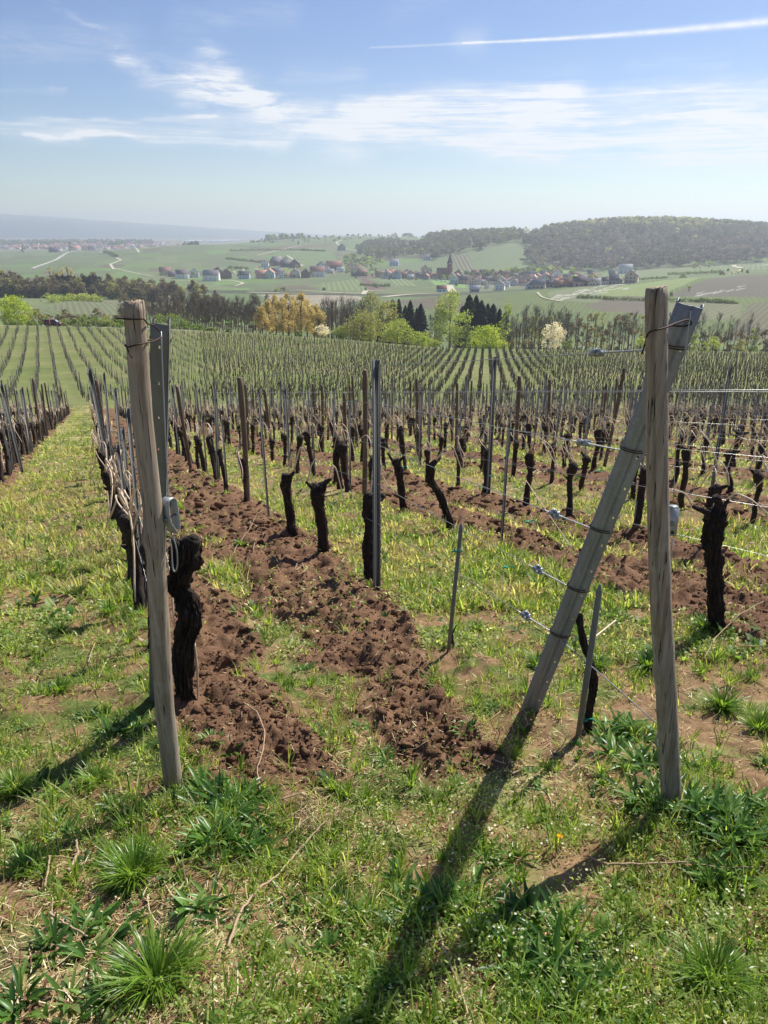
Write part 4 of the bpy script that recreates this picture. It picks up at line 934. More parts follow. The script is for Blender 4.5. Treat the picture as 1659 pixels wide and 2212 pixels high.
# green ties on the near canes
TIES = [(640, 940, 8, 'by the wooden post row, left of the middle steel post'), (756, 868, 9, 'high on the wire left of the middle steel post'), (982, 1193, 3.95, 'on the short tilted steel stake'), (1140, 1130, 3.6, 'at the fourth tensioner'), (1092, 1228, 3.7, 'on the lowest wire left of its tensioner'), (1262, 1558, 2.95, 'round the foot of the young vine'), (1290, 1020, 5, 'just left of the leaning steel post at half height'),
        (870, 1010, 7.5, 'right of the middle steel post above the curved vine'), (1060, 1030, 6, 'left of the third tensioner'), (1345, 1015, 6, 'between leaning post and right wooden post'), (302, 1128, 5, 'on the vines left of the left wooden post')]
for (px, py, Y, lab) in TIES:
    c = at(px, py, Y); m = MB(); th = np.linspace(0, 6, 10); m.tube([c + V3(.013 * math.cos(q), .013 * math.sin(q), .002 * q) for q in th] + [c + V3(.03, -.01, .02), c + V3(.045, -.01, .006)], .0035, 5)
    tag(m.build('green_tie', M['tie']), 'small green tie ' + lab, 'plant tie', 'green plastic ties')

# ------------------------------------------------------------------ second vineyard block
g = np.random.default_rng(12)
RD2 = np.array([-.43, 1.]); RD2 /= np.linalg.norm(RD2); RN2 = np.array([RD2[1], -RD2[0]])
RD3 = np.array([.13, 1.]); RD3 /= np.linalg.norm(RD3); RN3 = np.array([RD3[1], -RD3[0]])
def block(RNx, RDx, dn, ds, cond, hgt, seed, canes=True, thick=.05):
    n_, s_ = np.meshgrid(np.arange(-140, 220, dn), np.arange(60, 260, ds)); n_ = n_ + (np.random.default_rng(seed).random(n_.shape) - .5) * .5; s_ = s_ + (np.random.default_rng(seed + 1).random(n_.shape) - .5) * .35
    x = n_ * RNx[0] + s_ * RDx[0]; y = n_ * RNx[1] + s_ * RDx[1]; x, y = x.ravel(), y.ravel()
    uu = x / np.maximum(y, 1); k_ = (y > 70) & (np.abs(uu) < .72); x, y = x[k_], y[k_]; k_ = cond(x, y) & (np.random.default_rng(seed + 2).random(len(x)) > .05); return x[k_], y[k_]
def edge(x, y):       # far edge of the block
    u = x / y; return np.interp(u, [-.6, -.45, -.3, -.15, 0, .1, .3, .6], [203, 202, 196, 185, 180, 178, 173, 172])
split = lambda x, y: x < (-8 + (y - 80) * .14 - 6)
def sticks(x, y, h, r, lean, segs, seed, taper=.8, knob=0.):
    """thin three-sided trunks, vectorised"""
    q = np.random.default_rng(seed); n = len(x); z = terr(x, y); k = 3; L = segs + 1; V_ = np.zeros((n, L, k, 3)); rz = q.random(n) * 6.28
    px = np.zeros((n, L)); py = np.zeros((n, L)); w1 = (q.random((n, L)) - .5) * lean * 2; w2 = (q.random((n, L)) - .5) * lean * 2; w1[:, 0] = 0; w2[:, 0] = 0
    hh = h if not np.isscalar(h) else np.full(n, h)
    for l in range(L):
        t = l / segs; rr = r * (1 - (1 - taper) * t) * (1 + knob * (t > .6)) * (.8 + .4 * q.random(n))
        for c in range(k):
            a_ = rz + c * 2.094; V_[:, l, c, 0] = x + w1[:, l] + rr * np.cos(a_); V_[:, l, c, 1] = y + w2[:, l] + rr * np.sin(a_); V_[:, l, c, 2] = z - .05 + hh * t
    b0 = (np.arange(n) * L * k)[:, None, None]; l_ = (np.arange(segs) * k)[None, :, None]; c_ = np.arange(k)[None, None]; c2 = (c_ + 1) % k
    Q = np.stack([b0 + l_ + c_, b0 + l_ + c2, b0 + l_ + k + c2, b0 + l_ + k + c_], -1).reshape(-1, 4)
    return V_.reshape(-1, 3), Q
def addsticks(lst, **kw): pass
xl, yl = block(RN2, RD2, 1.7, .9, lambda x, y: (split(x, y)) & (y < edge(x, y)) & (x / y > -.235), 0, 1)
xr, yr = block(RN3, RD3, 1.5, .9, lambda x, y: (~split(x, y)) & (y < edge(x, y)), 0, 5)
xa, ya = np.concatenate([xl, xr]), np.concatenate([yl, yr])
V_, Q_ = sticks(xa, ya, .55 + .45 * g.random(len(xa)), .043, .09, 4, 3, .85, .35); T1 = (V_, Q_)
k_ = g.random(len(xa)) < .75
V2, Q2 = sticks(xa[k_] + .05, ya[k_], 1.0 + .7 * g.random(k_.sum()), .017, .07, 3, 4, .6); 
Vb, Qb = sticks(xa + .02, ya, .45 + .2 * g.random(len(xa)), .014, .12, 2, 9, .6); Vb[:, 2] += .62
tag(link('far_vines', rawmesh('far_vines', np.vstack([V_, V2, Vb]), np.vstack([Q_, Q2 + len(V_), Qb + len(V_) + len(V2)])), M['farbark']), kind='stuff')
# left part of that block: rows of grey stakes with young vines
xs2, ys2 = block(RN2, RD2, 2.3, .95, lambda x, y: (y < edge(x, y)) & (x / y <= -.235), 0, 15)
V_, Q_ = sticks(xs2, ys2, .5 + .3 * g.random(len(xs2)), .03, .05, 2, 23, .8)
V2, Q2 = sticks(xs2 + .05, ys2, 1.1 + .25 * g.random(len(xs2)), .014, .02, 1, 24, 1.)
tag(link('young_vines', rawmesh('young_vines', V_, Q_), M['bark']), kind='stuff')
tag(link('young_vine_stakes', rawmesh('young_vine_stakes', V2, Q2), M['dsteel']), kind='stuff')
# posts of that block, its top-row end posts beside the road, and field wires
pp = [(x, y) for x, y in zip(*block(RN2, RD2, 2.3, 6.0, lambda x, y: (y < edge(x, y)) & (x / y <= -.235), 0, 33))] + [(x, y) for x, y in zip(*block(RN3, RD3, 1.5 * 2, 5.0, lambda x, y: (y < edge(x, y)) & (x / y > -.235), 0, 37))]
x, y = np.array([p[0] for p in pp]), np.array([p[1] for p in pp])
V_, Q_ = sticks(x, y, 1.4 + .6 * g.random(len(x)), .045, .04, 1, 41, 1.)
tag(link('far_trellis_posts', rawmesh('far_trellis_posts', V_, Q_), M['dsteel']), kind='stuff')
mb = MB(); 
for n0 in np.arange(-140, 40, 2.3):
    for h in (.75, 1.25):
        P = []
        for s_ in np.arange(74, 205, 6):
            x = n0 * RN2[0] + s_ * RD2[0]; y = n0 * RN2[1] + s_ * RD2[1]
            if y > 72 and x / y <= -.235 and x / y > -.7 and y < float(edge(x, y)): P.append((x, y, float(terr(x, y)) + h))
        if len(P) > 2: mb.tube(P, .011, 3, cap=False)
tag(mb.build('far_trellis_wires', M['deadcane']), kind='stuff')
for i_, px in enumerate((2, 25, 66, 96, 132, 157, 176, 196, 236, 262, 290, 318)):
    p = hit_at(px, 203.5 if px < 200 else 201); m = MB(); m.tube([(0, 0, -.1), (.03, 0, 2.1)], .075, 6); o = m.build('wooden_post', M['deadcane'], loc=p)
    tag(o, f'pale end post, {ordn(i_).replace("nearest", "first")} from the left, at the road by the red van', 'post', 'pale end posts along the road')
# ------------------------------------------------------------------ trees, bushes and woods
def leafcloud(cen, rad, n, size, cols, seed, shell=.55, flat=.6):
    """n small faces spread over lobes of a crown; cols: list of leaf colours"""
    g = np.random.default_rng(seed); cen = np.asarray(cen, float); rad = np.asarray(rad, float); m = len(cen)
    w_ = (rad if rad.ndim == 1 else rad.mean(1)) ** 2; w_ = w_ / w_.sum(); i = g.choice(m, n, p=w_)
    d = g.normal(size=(n, 3)); d /= np.linalg.norm(d, axis=1)[:, None]; rr = shell + (1 - shell) * g.random(n) ** .6; rr *= .8 + .35 * g.random(n)
    R_ = rad[i] if rad.ndim == 2 else np.repeat(rad[i][:, None], 3, 1)
    c = cen[i] + d * rr[:, None] * R_
    a = g.normal(size=(n, 3)); a += d * flat; a /= np.linalg.norm(a, axis=1)[:, None]; b_ = np.cross(a, g.normal(size=(n, 3))); b_ /= np.linalg.norm(b_, axis=1)[:, None]; e = np.cross(a, b_)
    s = size * (.6 + .8 * g.random(n))[:, None]; b_ = b_ * s; e = e * s * .7
    V = np.stack([c - b_, c - e * .9, c + b_, c + e], 1).reshape(-1, 3); Q = np.arange(n * 4).reshape(-1, 4)
    cols = np.array(cols); lobe = g.integers(0, len(cols), m); C = cols[np.where(g.random(n) < .65, lobe[i], g.integers(0, len(cols), n))] * (.75 + .5 * g.random(n))[:, None]
    return V, Q, np.repeat(C, 4, 0)
def crown(shape, h, w, g, k=22, base=.15):
    c = []; r = []
    for _ in range(k):
        f = g.random(); z = base + (1 - base) * f
        if shape == 'round': ww = math.sin(min(1, (f + .12) / 1.12) * math.pi) ** .6
        elif shape == 'column': ww = min(1, f * 6 + .3) * (1 - f ** 3) ** .5
        elif shape == 'dome': ww = math.sqrt(max(.02, 1 - f * f))
        elif shape == 'egg': ww = math.sin((f * .86 + .14) ** .8 * math.pi) ** .55
        a = g.random() * 6.28; q = w / 2 * ww * math.sqrt(g.random()) * .82; rad = (.08 + .12 * g.random()) * w * (.7 + .3 * ww)
        if shape == 'column': rad *= .95
        c.append((q * math.cos(a), q * math.sin(a), min(z * h, h - rad * .5))); r.append((rad, rad, rad * (1.5 if shape == 'column' else .85)))
    return np.array(c), np.array(r)
def limbs(mb, h, r, g, cen, n=9, k=5, fork=.35):
    top = V3((g.random() - .5) * .06 * h, 0, h * .8); mb.tube(smoothp([(0, 0, -.4), top * .35 + V3(.02 * h * (g.random() - .5), 0, 0), top * .7, top], 8), np.linspace(r, r * .25, 8), k + 1, rough=.08)
    for q in range(n):
        c = cen[g.integers(len(cen))]; z0 = min(c[2] * .75, h * (fork + .35 * g.random())); s = top * (z0 / (h * .8))
        mb.tube(smoothp([s, s * .4 + c * .6 + V3(0, 0, -.03 * h), c], 5), np.linspace(r * .42, r * .1, 5), k)
TC = 0
def tree(pos, h, w, shape, cols, n, size, label, cat='tree', name='tree', group=None, seed=None, k=22, base=.15, mat=None, trunk=True, tr=None, shell=.5, meshes=None):
    global TC; TC += 1; seed = seed or TC * 13; g = np.random.default_rng(seed)
    if meshes: mt, mc = meshes
    else:
        cen, rad = crown(shape, h, w, g, k, base); mb = MB(); limbs(mb, h, tr or h * .022, g, cen); mt = mb.mesh('trunk')
        V, Q, C = leafcloud(cen, rad, n, size, cols, seed + 1, shell); mc = rawmesh('crown', V, Q, None, C)
    E = tag(empty(name, pos, g.random() * 6.28 if meshes else 0), label, cat, group)
    if trunk: link('trunk', mt, M['tree_bark'], E)
    link('crown', mc, mat or M['treeleaf'], E); return E, (mt, mc)
def spruce_mesh(h, w, seed, n=520):
    g = np.random.default_rng(seed); V = []; C = []; dark = np.array(lin(50, 62, 52))
    for i in range(n):
        f = g.random() ** .8; z = h * (.06 + .93 * f); r = w / 2 * (1 - f) ** .62 * (.45 + .75 * g.random()) + .2; a = g.random() * 6.28; wd = (.16 + .22 * (1 - f)) * w * .32
        d = V3(math.cos(a), math.sin(a), 0); s = V3(-d[1], d[0], 0); p0 = V3(0, 0, z); tip = p0 + d * r + V3(0, 0, -r * .28); m_ = p0 + d * r * .55 + V3(0, 0, -r * .05)
        V += [p0 + V3(0, 0, .1), m_ - s * wd, tip, m_ + s * wd]; C += [dark * (.6 + .8 * g.random())] * 4
        V += [m_ + V3(0, 0, .12), m_ * .6 + tip * .4 - s * wd * .8 - V3(0, 0, .35), tip - V3(0, 0, .2), m_ * .5 + tip * .5 + s * wd * .8 - V3(0, 0, .4)]; C += [dark * (.5 + .7 * g.random())] * 4
    V += [V3(-.12, 0, h * .93), V3(.12, 0, h * .93), V3(.02, 0, h * 1.02), V3(-.02, 0, h * 1.02)]; C += [dark] * 4
    mb = MB(); mb.tube([(0, 0, -.4), (0, 0, h * .5), (0, 0, h * .97)], [h * .018, h * .012, .03], 6)
    return mb.mesh('trunk'), rawmesh('crown', V, np.arange(len(V)).reshape(-1, 4), None, C)
def bare_mesh(h, seed, spread=.16, nb=26, r=None):
    """leafless tree: trunk, limbs and fine twigs"""
    g = np.random.default_rng(seed); mb = MB(); r = r or h * .011; lean = (g.random() - .5) * .12 * h
    T = smoothp([(0, 0, -.4), (lean * .2, 0, h * .35), (lean * .6, (g.random() - .5) * .05 * h, h * .7), (lean, 0, h)], 9); mb.tube(T, np.linspace(r, r * .2, 9), 5)
    tw = MB()
    for q in range(nb):
        f = .28 + .7 * g.random(); s = np.array([np.interp(f * 8, range(9), T[:, c]) for c in range(3)]); a = g.random() * 6.28; L = h * spread * (1.25 - f) * (.7 + .8 * g.random()) * 1.5
        d = V3(math.cos(a) * .5, math.sin(a) * .5, .9) ; e = s + d * L; m_ = s + d * L * .5 + V3(math.cos(a), math.sin(a), 0) * L * .12
        mb.tube([s, m_, e], [r * .34, r * .22, r * .08], 3, cap=False)
        for _ in range(3):
            s2 = s + (e - s) * (.3 + .7 * g.random()); a2 = g.random() * 6.28; e2 = s2 + V3(math.cos(a2) * .5, math.sin(a2) * .5, .8) * L * .5
            tw.tube([s2, e2], [r * .12, r * .05], 3, cap=False)
    return mb.mesh('trunk'), tw.mesh('twigs')
OL = [lin(150, 150, 96), lin(130, 132, 84), lin(164, 160, 104)]; YG = [lin(168, 186, 66), lin(150, 170, 58), lin(186, 196, 92)]; OC = [lin(190, 172, 122), lin(172, 156, 112), lin(204, 188, 136)]
LG = [lin(160, 176, 84), lin(140, 156, 74), lin(178, 186, 104)]; DG = [lin(90, 108, 58), lin(112, 128, 66)]; MG = [lin(120, 136, 76), lin(104, 120, 70), lin(140, 150, 92)]; BR = [lin(118, 106, 88), lin(104, 94, 80), lin(128, 116, 92)]; WH = [lin(232, 224, 218), lin(214, 204, 198), lin(240, 236, 230)]
def pos(px, Y, base=None):
    x, y, z = hit_at(px, Y); return (x, y, z)
def hgt(px, Y, ytop):
    x, y, z = hit_at(px, Y); return vy(ytop) * Y - z
def wid(pw, Y): return pw / F * (Y * cp + 10)
BELT = 'trees of the belt below the vineyard'
# signature trees: (x, Y, y of the top, width px, shape, colours, n, leaf, label)
SPEC = [
 (975, 236, 628, 92, 'egg', LG, 3000, .30, 'tall pale yellow-green poplar between two groups of dark spruces', 'column', .05),
 (1057, 204, 706, 96, 'dome', YG, 2600, .26, 'round bright lime-green tree in front of the dark spruces', 'dome', .0),
 (22, 226, 640, 84, 'round', YG, 2200, .30, 'bright lime-green tree at the far left beyond the road', 'round', .02),
 (782, 222, 672, 92, 'round', [*OL, lin(150, 158, 70)], 2600, .28, 'broad olive-green tree with a dark trunk shadow left of the poplar', 'round', .02),
 (838, 245, 652, 84, 'round', [*OL, lin(160, 170, 84)], 1900, .30, 'yellow-green tree behind the olive one', 'round', .05),
 (800, 275, 632, 74, 'round', [*OL, lin(150, 156, 90)], 1900, .34, 'pale olive tree crown standing tallest left of the spruces', 'round', .1),
 (860, 212, 690, 70, 'round', LG, 1500, .24, 'loose pale orchard tree with spreading tiers of branches', 'round', .15),
 (905, 212, 718, 74, 'dome', LG, 1400, .24, 'low pale green bushy tree left of the poplar', 'dome', .0),
 (735, 222, 706, 44, 'round', LG, 800, .24, 'small thin pale tree left of the olive tree', 'round', .2),
 (1098, 236, 652, 34, 'egg', LG, 700, .26, 'slim pale birch-like tree right of the dark spruces', 'egg', .15),
 (1205, 214, 696, 56, 'round', WH, 1500, .22, 'white blossoming tree standing among brown thickets', 'round', .05),
 (694, 216, 702, 36, 'round', WH, 520, .22, 'small white blossoming tree right of the golden grove', 'round', .3),
 (1012, 232, 700, 34, 'egg', MG, 600, .26, 'narrow dull green tree before the right group of spruces', 'egg', .05),
]
for (px, Y, yt, pw, shp, cols, n, sz, lab, sh, bs) in SPEC:
    tree(pos(px, Y), hgt(px, Y, yt), wid(pw, Y) * 1.06, shp, cols, int(n * 1.3), sz * .85, lab, 'tree', 'leafy_tree', BELT, base=bs, k=64, shell=.4)
# golden grove
xs_g = [562, 578, 592, 607, 620, 634, 648, 660, 676, 686]; tops = [668, 650, 642, 645, 636, 640, 636, 648, 660, 668]
for i_, (px, yt) in enumerate(zip(xs_g, tops)):
    Y = 226 + (i_ % 3) * 7; tree(pos(px, Y), hgt(px, Y, yt), wid(40, Y) * 1.1, 'column', OC, 2400, .2, f'golden budding poplar, {ordn(i_).replace("nearest", "first")} from the left in the golden grove', 'tree', 'poplar', 'golden grove', base=.12, k=30)
# spruces
SP = [spruce_mesh(17, 7.4, 40 + i_, 620) for i_ in range(4)]
sl_ = [(848, 262, 646), (862, 258, 640), (876, 262, 655), (887, 255, 648), (901, 260, 660), (910, 252, 652), (823, 252, 655), (1000, 256, 656), (1015, 250, 640), (1030, 255, 634), (1042, 248, 646), (1056, 256, 650), (1068, 250, 656), (1082, 246, 668), (1094, 250, 676), (1006, 240, 670)]
for i_, (px, Y, yt) in enumerate(sl_):
    mt, mc = SP[i_ % 4]; E = tag(empty('spruce', pos(px, Y), i_ * 1.3), f'dark spruce, {ordn(i_ if i_ < 7 else i_ - 7).replace("nearest", "first")} of the group {"left" if i_ < 7 else "right"} of the pale poplar', 'spruce', 'dark spruces')
    link('trunk', mt, M['tree_bark'], E); link('crown', mc, M['needle'], E); s = hgt(px, Y, yt + 10 * _P[i_ * 7, 11] - 4) / 17; q_ = s * (.85 + .6 * _P[i_ * 5, 3]); E.scale = (q_, q_ * (.8 + .4 * _P[i_, 8]), s)
# leafless trees of the belt
BM = [bare_mesh(12, 60 + i_, .15 + .02 * i_, 34, .17) for i_ in range(6)]
g = np.random.default_rng(21); cnt = 0
spans = [(395, 560, 66, 640, 664), (250, 400, 40, 648, 672), (690, 790, 22, 646, 676), (930, 955, 3, 664, 690), (1105, 1240, 28, 660, 700), (1240, 1659, 50, 676, 716), (700, 760, 8, 640, 660), (300, 460, 30, 630, 650)]
sid = ['at the left of the golden grove', 'behind the left posts', 'right of the golden grove', 'beside the poplar', 'right of the spruces', 'at the right behind the steel post', 'behind the small white tree', 'in the back of the left belt']
for si, (xa, xb, n, ya, yb) in enumerate(spans):
    L_ = sorted((xa + (xb - xa) * (i_ + g.random()) / n, 226 + 60 * g.random() + (60 if si == 7 else 0)) for i_ in range(n))
    for i_, (px, Y) in enumerate(L_):
        yt = ya + (yb - ya) * g.random(); mt, mc = BM[int(g.random() * 6)]
        E = tag(empty('bare_tree', pos(px, Y), g.random() * 6), f'thin leafless tree, {ordn(i_).replace("nearest", "first")} from the left {sid[si]}', 'tree', 'leafless trees of the belt')
        link('trunk', mt, M['tree_bark'], E); link('twigs', mc, M['tree_bark'], E); s = max(.35, hgt(px, Y, yt) / 12); E.scale = (s, s, s)
# budding brown and green bushes filling the belt, and bushes along the road
M['bushmeshes'] = None
def bush(px, Y, yt, pw, cols, n, sz, lab, seed=None, shape='dome', name='bush', cat='bush', grp='bushes of the belt'):
    return tree(pos(px, Y), max(.8, hgt(px, Y, yt)), wid(pw, Y), shape, cols, n, sz, lab, cat, name, grp, base=.0, k=16, seed=seed)
bl_ = []
for px in range(250, 700, 17): bl_.append((px + g.random() * 10, 285 + 40 * g.random(), 640 + (px - 250) * .05 + 14 * g.random(), 34, BR, 'brown'))
for px in range(1110, 1420, 20): bl_.append((px + g.random() * 10, 250 + 30 * g.random(), 672 + 16 * g.random(), 40, BR if g.random() < .6 else OL, 'brownish'))
for px in range(1430, 1700, 26): bl_.append((px + g.random() * 10, 232 + 30 * g.random(), 706 + 18 * g.random(), 34, BR if g.random() < .7 else LG, 'low brown'))
for px in range(700, 960, 30): bl_.append((px + g.random() * 10, 300 + 30 * g.random(), 672 + 10 * g.random(), 38, BR if g.random() < .5 else OL, 'dull'))
for px in range(0, 260, 22): bl_.append((px + g.random() * 10, 250 + 24 * g.random(), 664 + 18 * g.random(), 40, BR if g.random() < .5 else OL, 'grey-brown'))
bl_.sort(key=lambda q: q[0])
for i_, (px, Y, yt, pw, cols, w_) in enumerate(bl_):
    tree(pos(px, Y), max(2, hgt(px, Y, yt)), wid(pw, Y), 'round', cols, 420, .30, f'{w_} budding thicket, {ordn(i_ // 2).replace("nearest", "first")} pair from the left below the vineyard, {"farther" if i_ % 2 else "nearer"} one', 'bush', 'thicket', 'brown thickets of the belt', base=.0, k=18, shell=.25)
for i_, (px, Y, yt, pw) in enumerate([(8, 216, 690, 40), (150, 216, 690, 40), (172, 214, 684, 44), (200, 214, 684, 46), (224, 216, 688, 40), (246, 214, 690, 36), (335, 212, 680, 60), (365, 212, 677, 54), (392, 214, 690, 40), (420, 212, 702, 40), (448, 212, 708, 30), (60, 220, 692, 40), (90, 222, 688, 36), (126, 220, 690, 40), (486, 208, 712, 14), (640, 200, 716, 22)]):
    bush(px, Y, yt, pw, [*MG, lin(126, 156, 70)], 520, .22, f'green roadside bush, {ordn(i_).replace("nearest", "first")} along the track below the vineyard', grp='green bushes by the road')
for i_, (px, Y, yt, pw, c) in enumerate([(918, 205, 728, 46, LG), (940, 206, 735, 30, LG), (880, 206, 735, 36, MG), (1240, 208, 735, 40, MG), (1400, 208, 728, 40, LG), (1560, 210, 728, 50, LG), (1620, 210, 735, 40, OL), (1105, 210, 730, 40, BR), (1150, 208, 736, 40, BR)]):
    bush(px, Y, yt, pw, c, 420, .22, f'low pale bush, {ordn(i_).replace("nearest", "first")} from the left at the foot of the belt', grp='low bushes at the vineyard edge')
# woods of the left: near enough to tell the crowns apart
g = np.random.default_rng(31); wd = []
for i_ in range(190):
    px = -20 + (660 if i_ % 2 == 0 else 380) * g.random(); Y = 430 + 160 * g.random(); yt = np.interp(px, [-20, 60, 130, 220, 300, 400, 500, 600, 720], [578, 581, 586, 588, 592, 598, 610, 626, 640]) + (470 + 120 - Y) * .30 + 10 * g.random()
    Y = max(Y, 530) if px < 345 else Y; kind = 'leaf'; wd.append((px, Y, yt, kind))
wd += [(112 + i_ * 6.5, 560 + 20 * g.random(), 592 + 6 * g.random(), 'spruce') for i_ in range(17)]
wd.sort(key=lambda q: q[0]); WM = {}
for i_ in range(5):
    cen, rad = crown('round', 15, 11, np.random.default_rng(900 + i_), 34, .05); mb = MB(); limbs(mb, 15, .3, np.random.default_rng(i_), cen)
    V, Q, C = leafcloud(cen, rad, 1000, .5, [[*OL, *BR], BR, BR, [*OL, lin(168, 172, 100)], [*BR, lin(140, 132, 104)]][i_], 5 + i_, .4); WM[i_] = (mb.mesh('trunk'), rawmesh('crown', V, Q, None, C))
for i_, (px, Y, yt, kd) in enumerate(wd):
    s = hgt(px, Y, yt)
    if s < 5: continue
    if kd == 'spruce':
        mt, mc = SP[i_ % 4]; E = tag(empty('spruce', pos(px, Y), g.random() * 6), f'dark conifer, {ordn(i_ // 3).replace("nearest", "first")} trio from the left in the wood beyond the road, {["first", "second", "third"][i_ % 3]}', 'spruce', 'conifers of the left wood'); E.scale = (s / 17 * 1.7, s / 17 * 1.7, s / 17); mm = M['needle']
    else:
        mt, mc = WM[int(g.random() * 5)]; E = tag(empty('leafy_tree', pos(px, Y), g.random() * 6), f'budding tree, {ordn(i_ // 3).replace("nearest", "first")} trio from the left in the wood beyond the road, {["first", "second", "third"][i_ % 3]}', 'tree', 'trees of the left wood'); E.scale = (s / 15 * 1.15, s / 15 * 1.15, s / 15); mm = M['treeleaf']
    link('trunk', mt, M['tree_bark'], E); link('crown', mc, mm, E)
for i_, px in enumerate((112, 122, 131, 140, 149, 157)):
    E, _ = tree(pos(px, 600), hgt(px, 600, 575 + 4 * (i_ % 2)), wid(17, 600), 'round', OC, 260, .55, f'orange-tinted tree, {ordn(i_).replace("nearest", "first")} from the left above the dark conifers', 'tree', 'leafy_tree', 'orange trees of the left wood', base=.1)
tree(pos(108, 452), 5, 14, 'dome', LG, 300, .4, 'long low green hedge at the far edge of the small field', 'hedge', 'hedge', base=0).__class__
# hedges drawn as dark lines across the plots
def hedge(pts, h, wd_, cols, label, far_=5000, near_=60, n=None, size=.6, gap=0.):
    P = np.array([hit(x, y, far_, near_) for x, y in pts]); L = sum(np.linalg.norm(P[i + 1] - P[i]) for i in range(len(P) - 1)); m = max(4, int(L / (wd_ * .8)))
    t = np.linspace(0, len(P) - 1, m); cx_ = np.interp(t, range(len(P)), P[:, 0]); cy_ = np.interp(t, range(len(P)), P[:, 1]); g_ = np.random.default_rng(m); hh = h * (.7 + .5 * g_.random(m)); z = terr(cx_, cy_)
    cen = np.stack([cx_, cy_, z + hh * .45], 1); rad = np.stack([np.full(m, wd_ * .6), np.full(m, wd_ * .6), hh * .55], 1)
    V, Q, C = leafcloud(cen, rad, n or int(L * h / (size * size) * 2.2) + 60, size, cols, m, .5); o = link('hedge', rawmesh('hedge', V, Q, None, C), M['treeleaf']); tag(o, label, 'hedge', 'hedges between the plots'); return o
hedge([(1250, 644), (1330, 648), (1500, 652), (1588, 656)], 2.2, 3, DG, 'long dark clipped hedge across the slope right of the wooden post', 690, 290)
hedge([(1444, 594), (1500, 592), (1560, 589)], 3, 3, MG, 'thin hedge line on the rise right of the village', 1100, 700)
hedge([(1300, 607), (1370, 605), (1440, 601)], 2.5, 3, MG, 'dark hedge below the pale field right of the village', 1100, 700)
hedge([(225, 546), (240, 550), (252, 556)], 6, 6, DG, 'short dark hedge beside the winding track far left', 3000, 900, size=1.2)
hedge([(490, 560), (560, 567), (620, 570)], 4, 5, DG, 'dark hedge line above the left houses', 2500, 1000, size=1.)
hedge([(495, 580), (535, 582)], 4, 4, DG, 'short dark hedge left of the outlying houses', 2500, 900, size=.9)
hedge([(780, 617), (840, 620)], 3, 3, DG, 'dark hedge behind the bare brown plot', 1000, 700)
hedge([(115, 653), (160, 649), (215, 652)], 4, 5, LG, 'pale rounded hedge at the end of the small field by the left wood', 520, 380, size=.5)
hedge([(500, 542), (650, 541), (700, 543)], 4, 6, DG, 'thin hedge line high on the middle slope', 2600, 1400, size=1.2)
# wooded hill: one mass of crowns
def wood(name, poly, n, hmin, hmax, cols, seed, far_=2600, near_=700, faces=46, size=1.7, dark=.0, dens=None):
    P = world_poly(poly, far_, near_); xs = [p[0] for p in P]; ys_ = [p[1] for p in P]; g_ = np.random.default_rng(seed)
    x = g_.uniform(min(xs), max(xs), n * 4); y = g_.uniform(min(ys_), max(ys_), n * 4); k_ = inpoly(x, y, P); x, y = x[k_][:n], y[k_][:n]; m = len(x); z = terr(x, y)
    h = g_.uniform(hmin * .8, hmax * 1.15, m); r = h * g_.uniform(.26, .38, m)
    cen = np.concatenate([np.stack([x, y, z + h * f], 1) for f in (.42, .72)]); rad = np.concatenate([np.stack([r, r, h * .42], 1), np.stack([r * .8, r * .8, h * .27], 1)])
    cols = np.array(cols); V = []; C = []
    gi = np.random.default_rng(seed + 1); nf = faces * m; i = np.repeat(np.arange(m), faces); top = gi.random(nf) < .6; cc = np.where(top, i + m, i)
    d = gi.normal(size=(nf, 3)); d[:, 2] = np.abs(d[:, 2]) * np.where(top, 1, .4); d /= np.linalg.norm(d, axis=1)[:, None]; c = cen[cc] + d * rad[cc] * (.75 + .35 * gi.random(nf))[:, None]
    a = gi.normal(size=(nf, 3)) + d * .8; a /= np.linalg.norm(a, axis=1)[:, None]; b_ = np.cross(a, gi.normal(size=(nf, 3))); b_ /= np.linalg.norm(b_, axis=1)[:, None]; e = np.cross(a, b_); s = (size * (.5 + .9 * gi.random(nf)))[:, None]
    V = np.stack([c - b_ * s, c - e * s * .8, c + b_ * s, c + e * s * .8], 1).reshape(-1, 3)
    pc = fbm(x / 55 + seed, y / 55, 3); q_ = pc * 1.5 - .38 + .22 * (g_.random(m) - .5)
    if seed in (2, 12, 17): q_ = q_ * .72 + .75 * sstep(-30, 16, z) * sstep(.38, .56, fbm(x / 26, y / 26, 2)) - .02
    ci = np.clip(q_ * len(cols), 0, len(cols) - 1).astype(int); ci = np.where(g_.random(m) < (.05 if seed in (2, 12, 17) else .15), g_.integers(0, len(cols), m), ci)
    C = cols[ci][i] * (.8 + .4 * gi.random(nf))[:, None] * (.72 + .6 * g_.random(m))[i][:, None]
    o = link(name, rawmesh(name, V, np.arange(nf * 4).reshape(-1, 4), None, np.repeat(C, 4, 0)), M['farveg']); tag(o, kind='stuff'); return o
W1 = [lin(124, 116, 118), lin(132, 120, 120), lin(130, 122, 114), lin(116, 112, 88), lin(100, 106, 82), lin(150, 152, 100), lin(178, 178, 118)]
W2 = [lin(122, 118, 108), lin(126, 124, 104), lin(122, 128, 92), lin(138, 142, 100), lin(156, 158, 108), lin(176, 176, 122)]
wood('forest', [(1125, 522), (1160, 512), (1200, 498), (1250, 486), (1300, 484), (1450, 483), (1550, 488), (1600, 494), (1680, 502), (1760, 505), (1760, 566), (1659, 566), (1560, 572), (1420, 580), (1300, 586), (1215, 586), (1150, 580), (1135, 560), (1150, 545), (1130, 528)], 3300, 11, 18, W1, 2, 1900, 1000, 44)
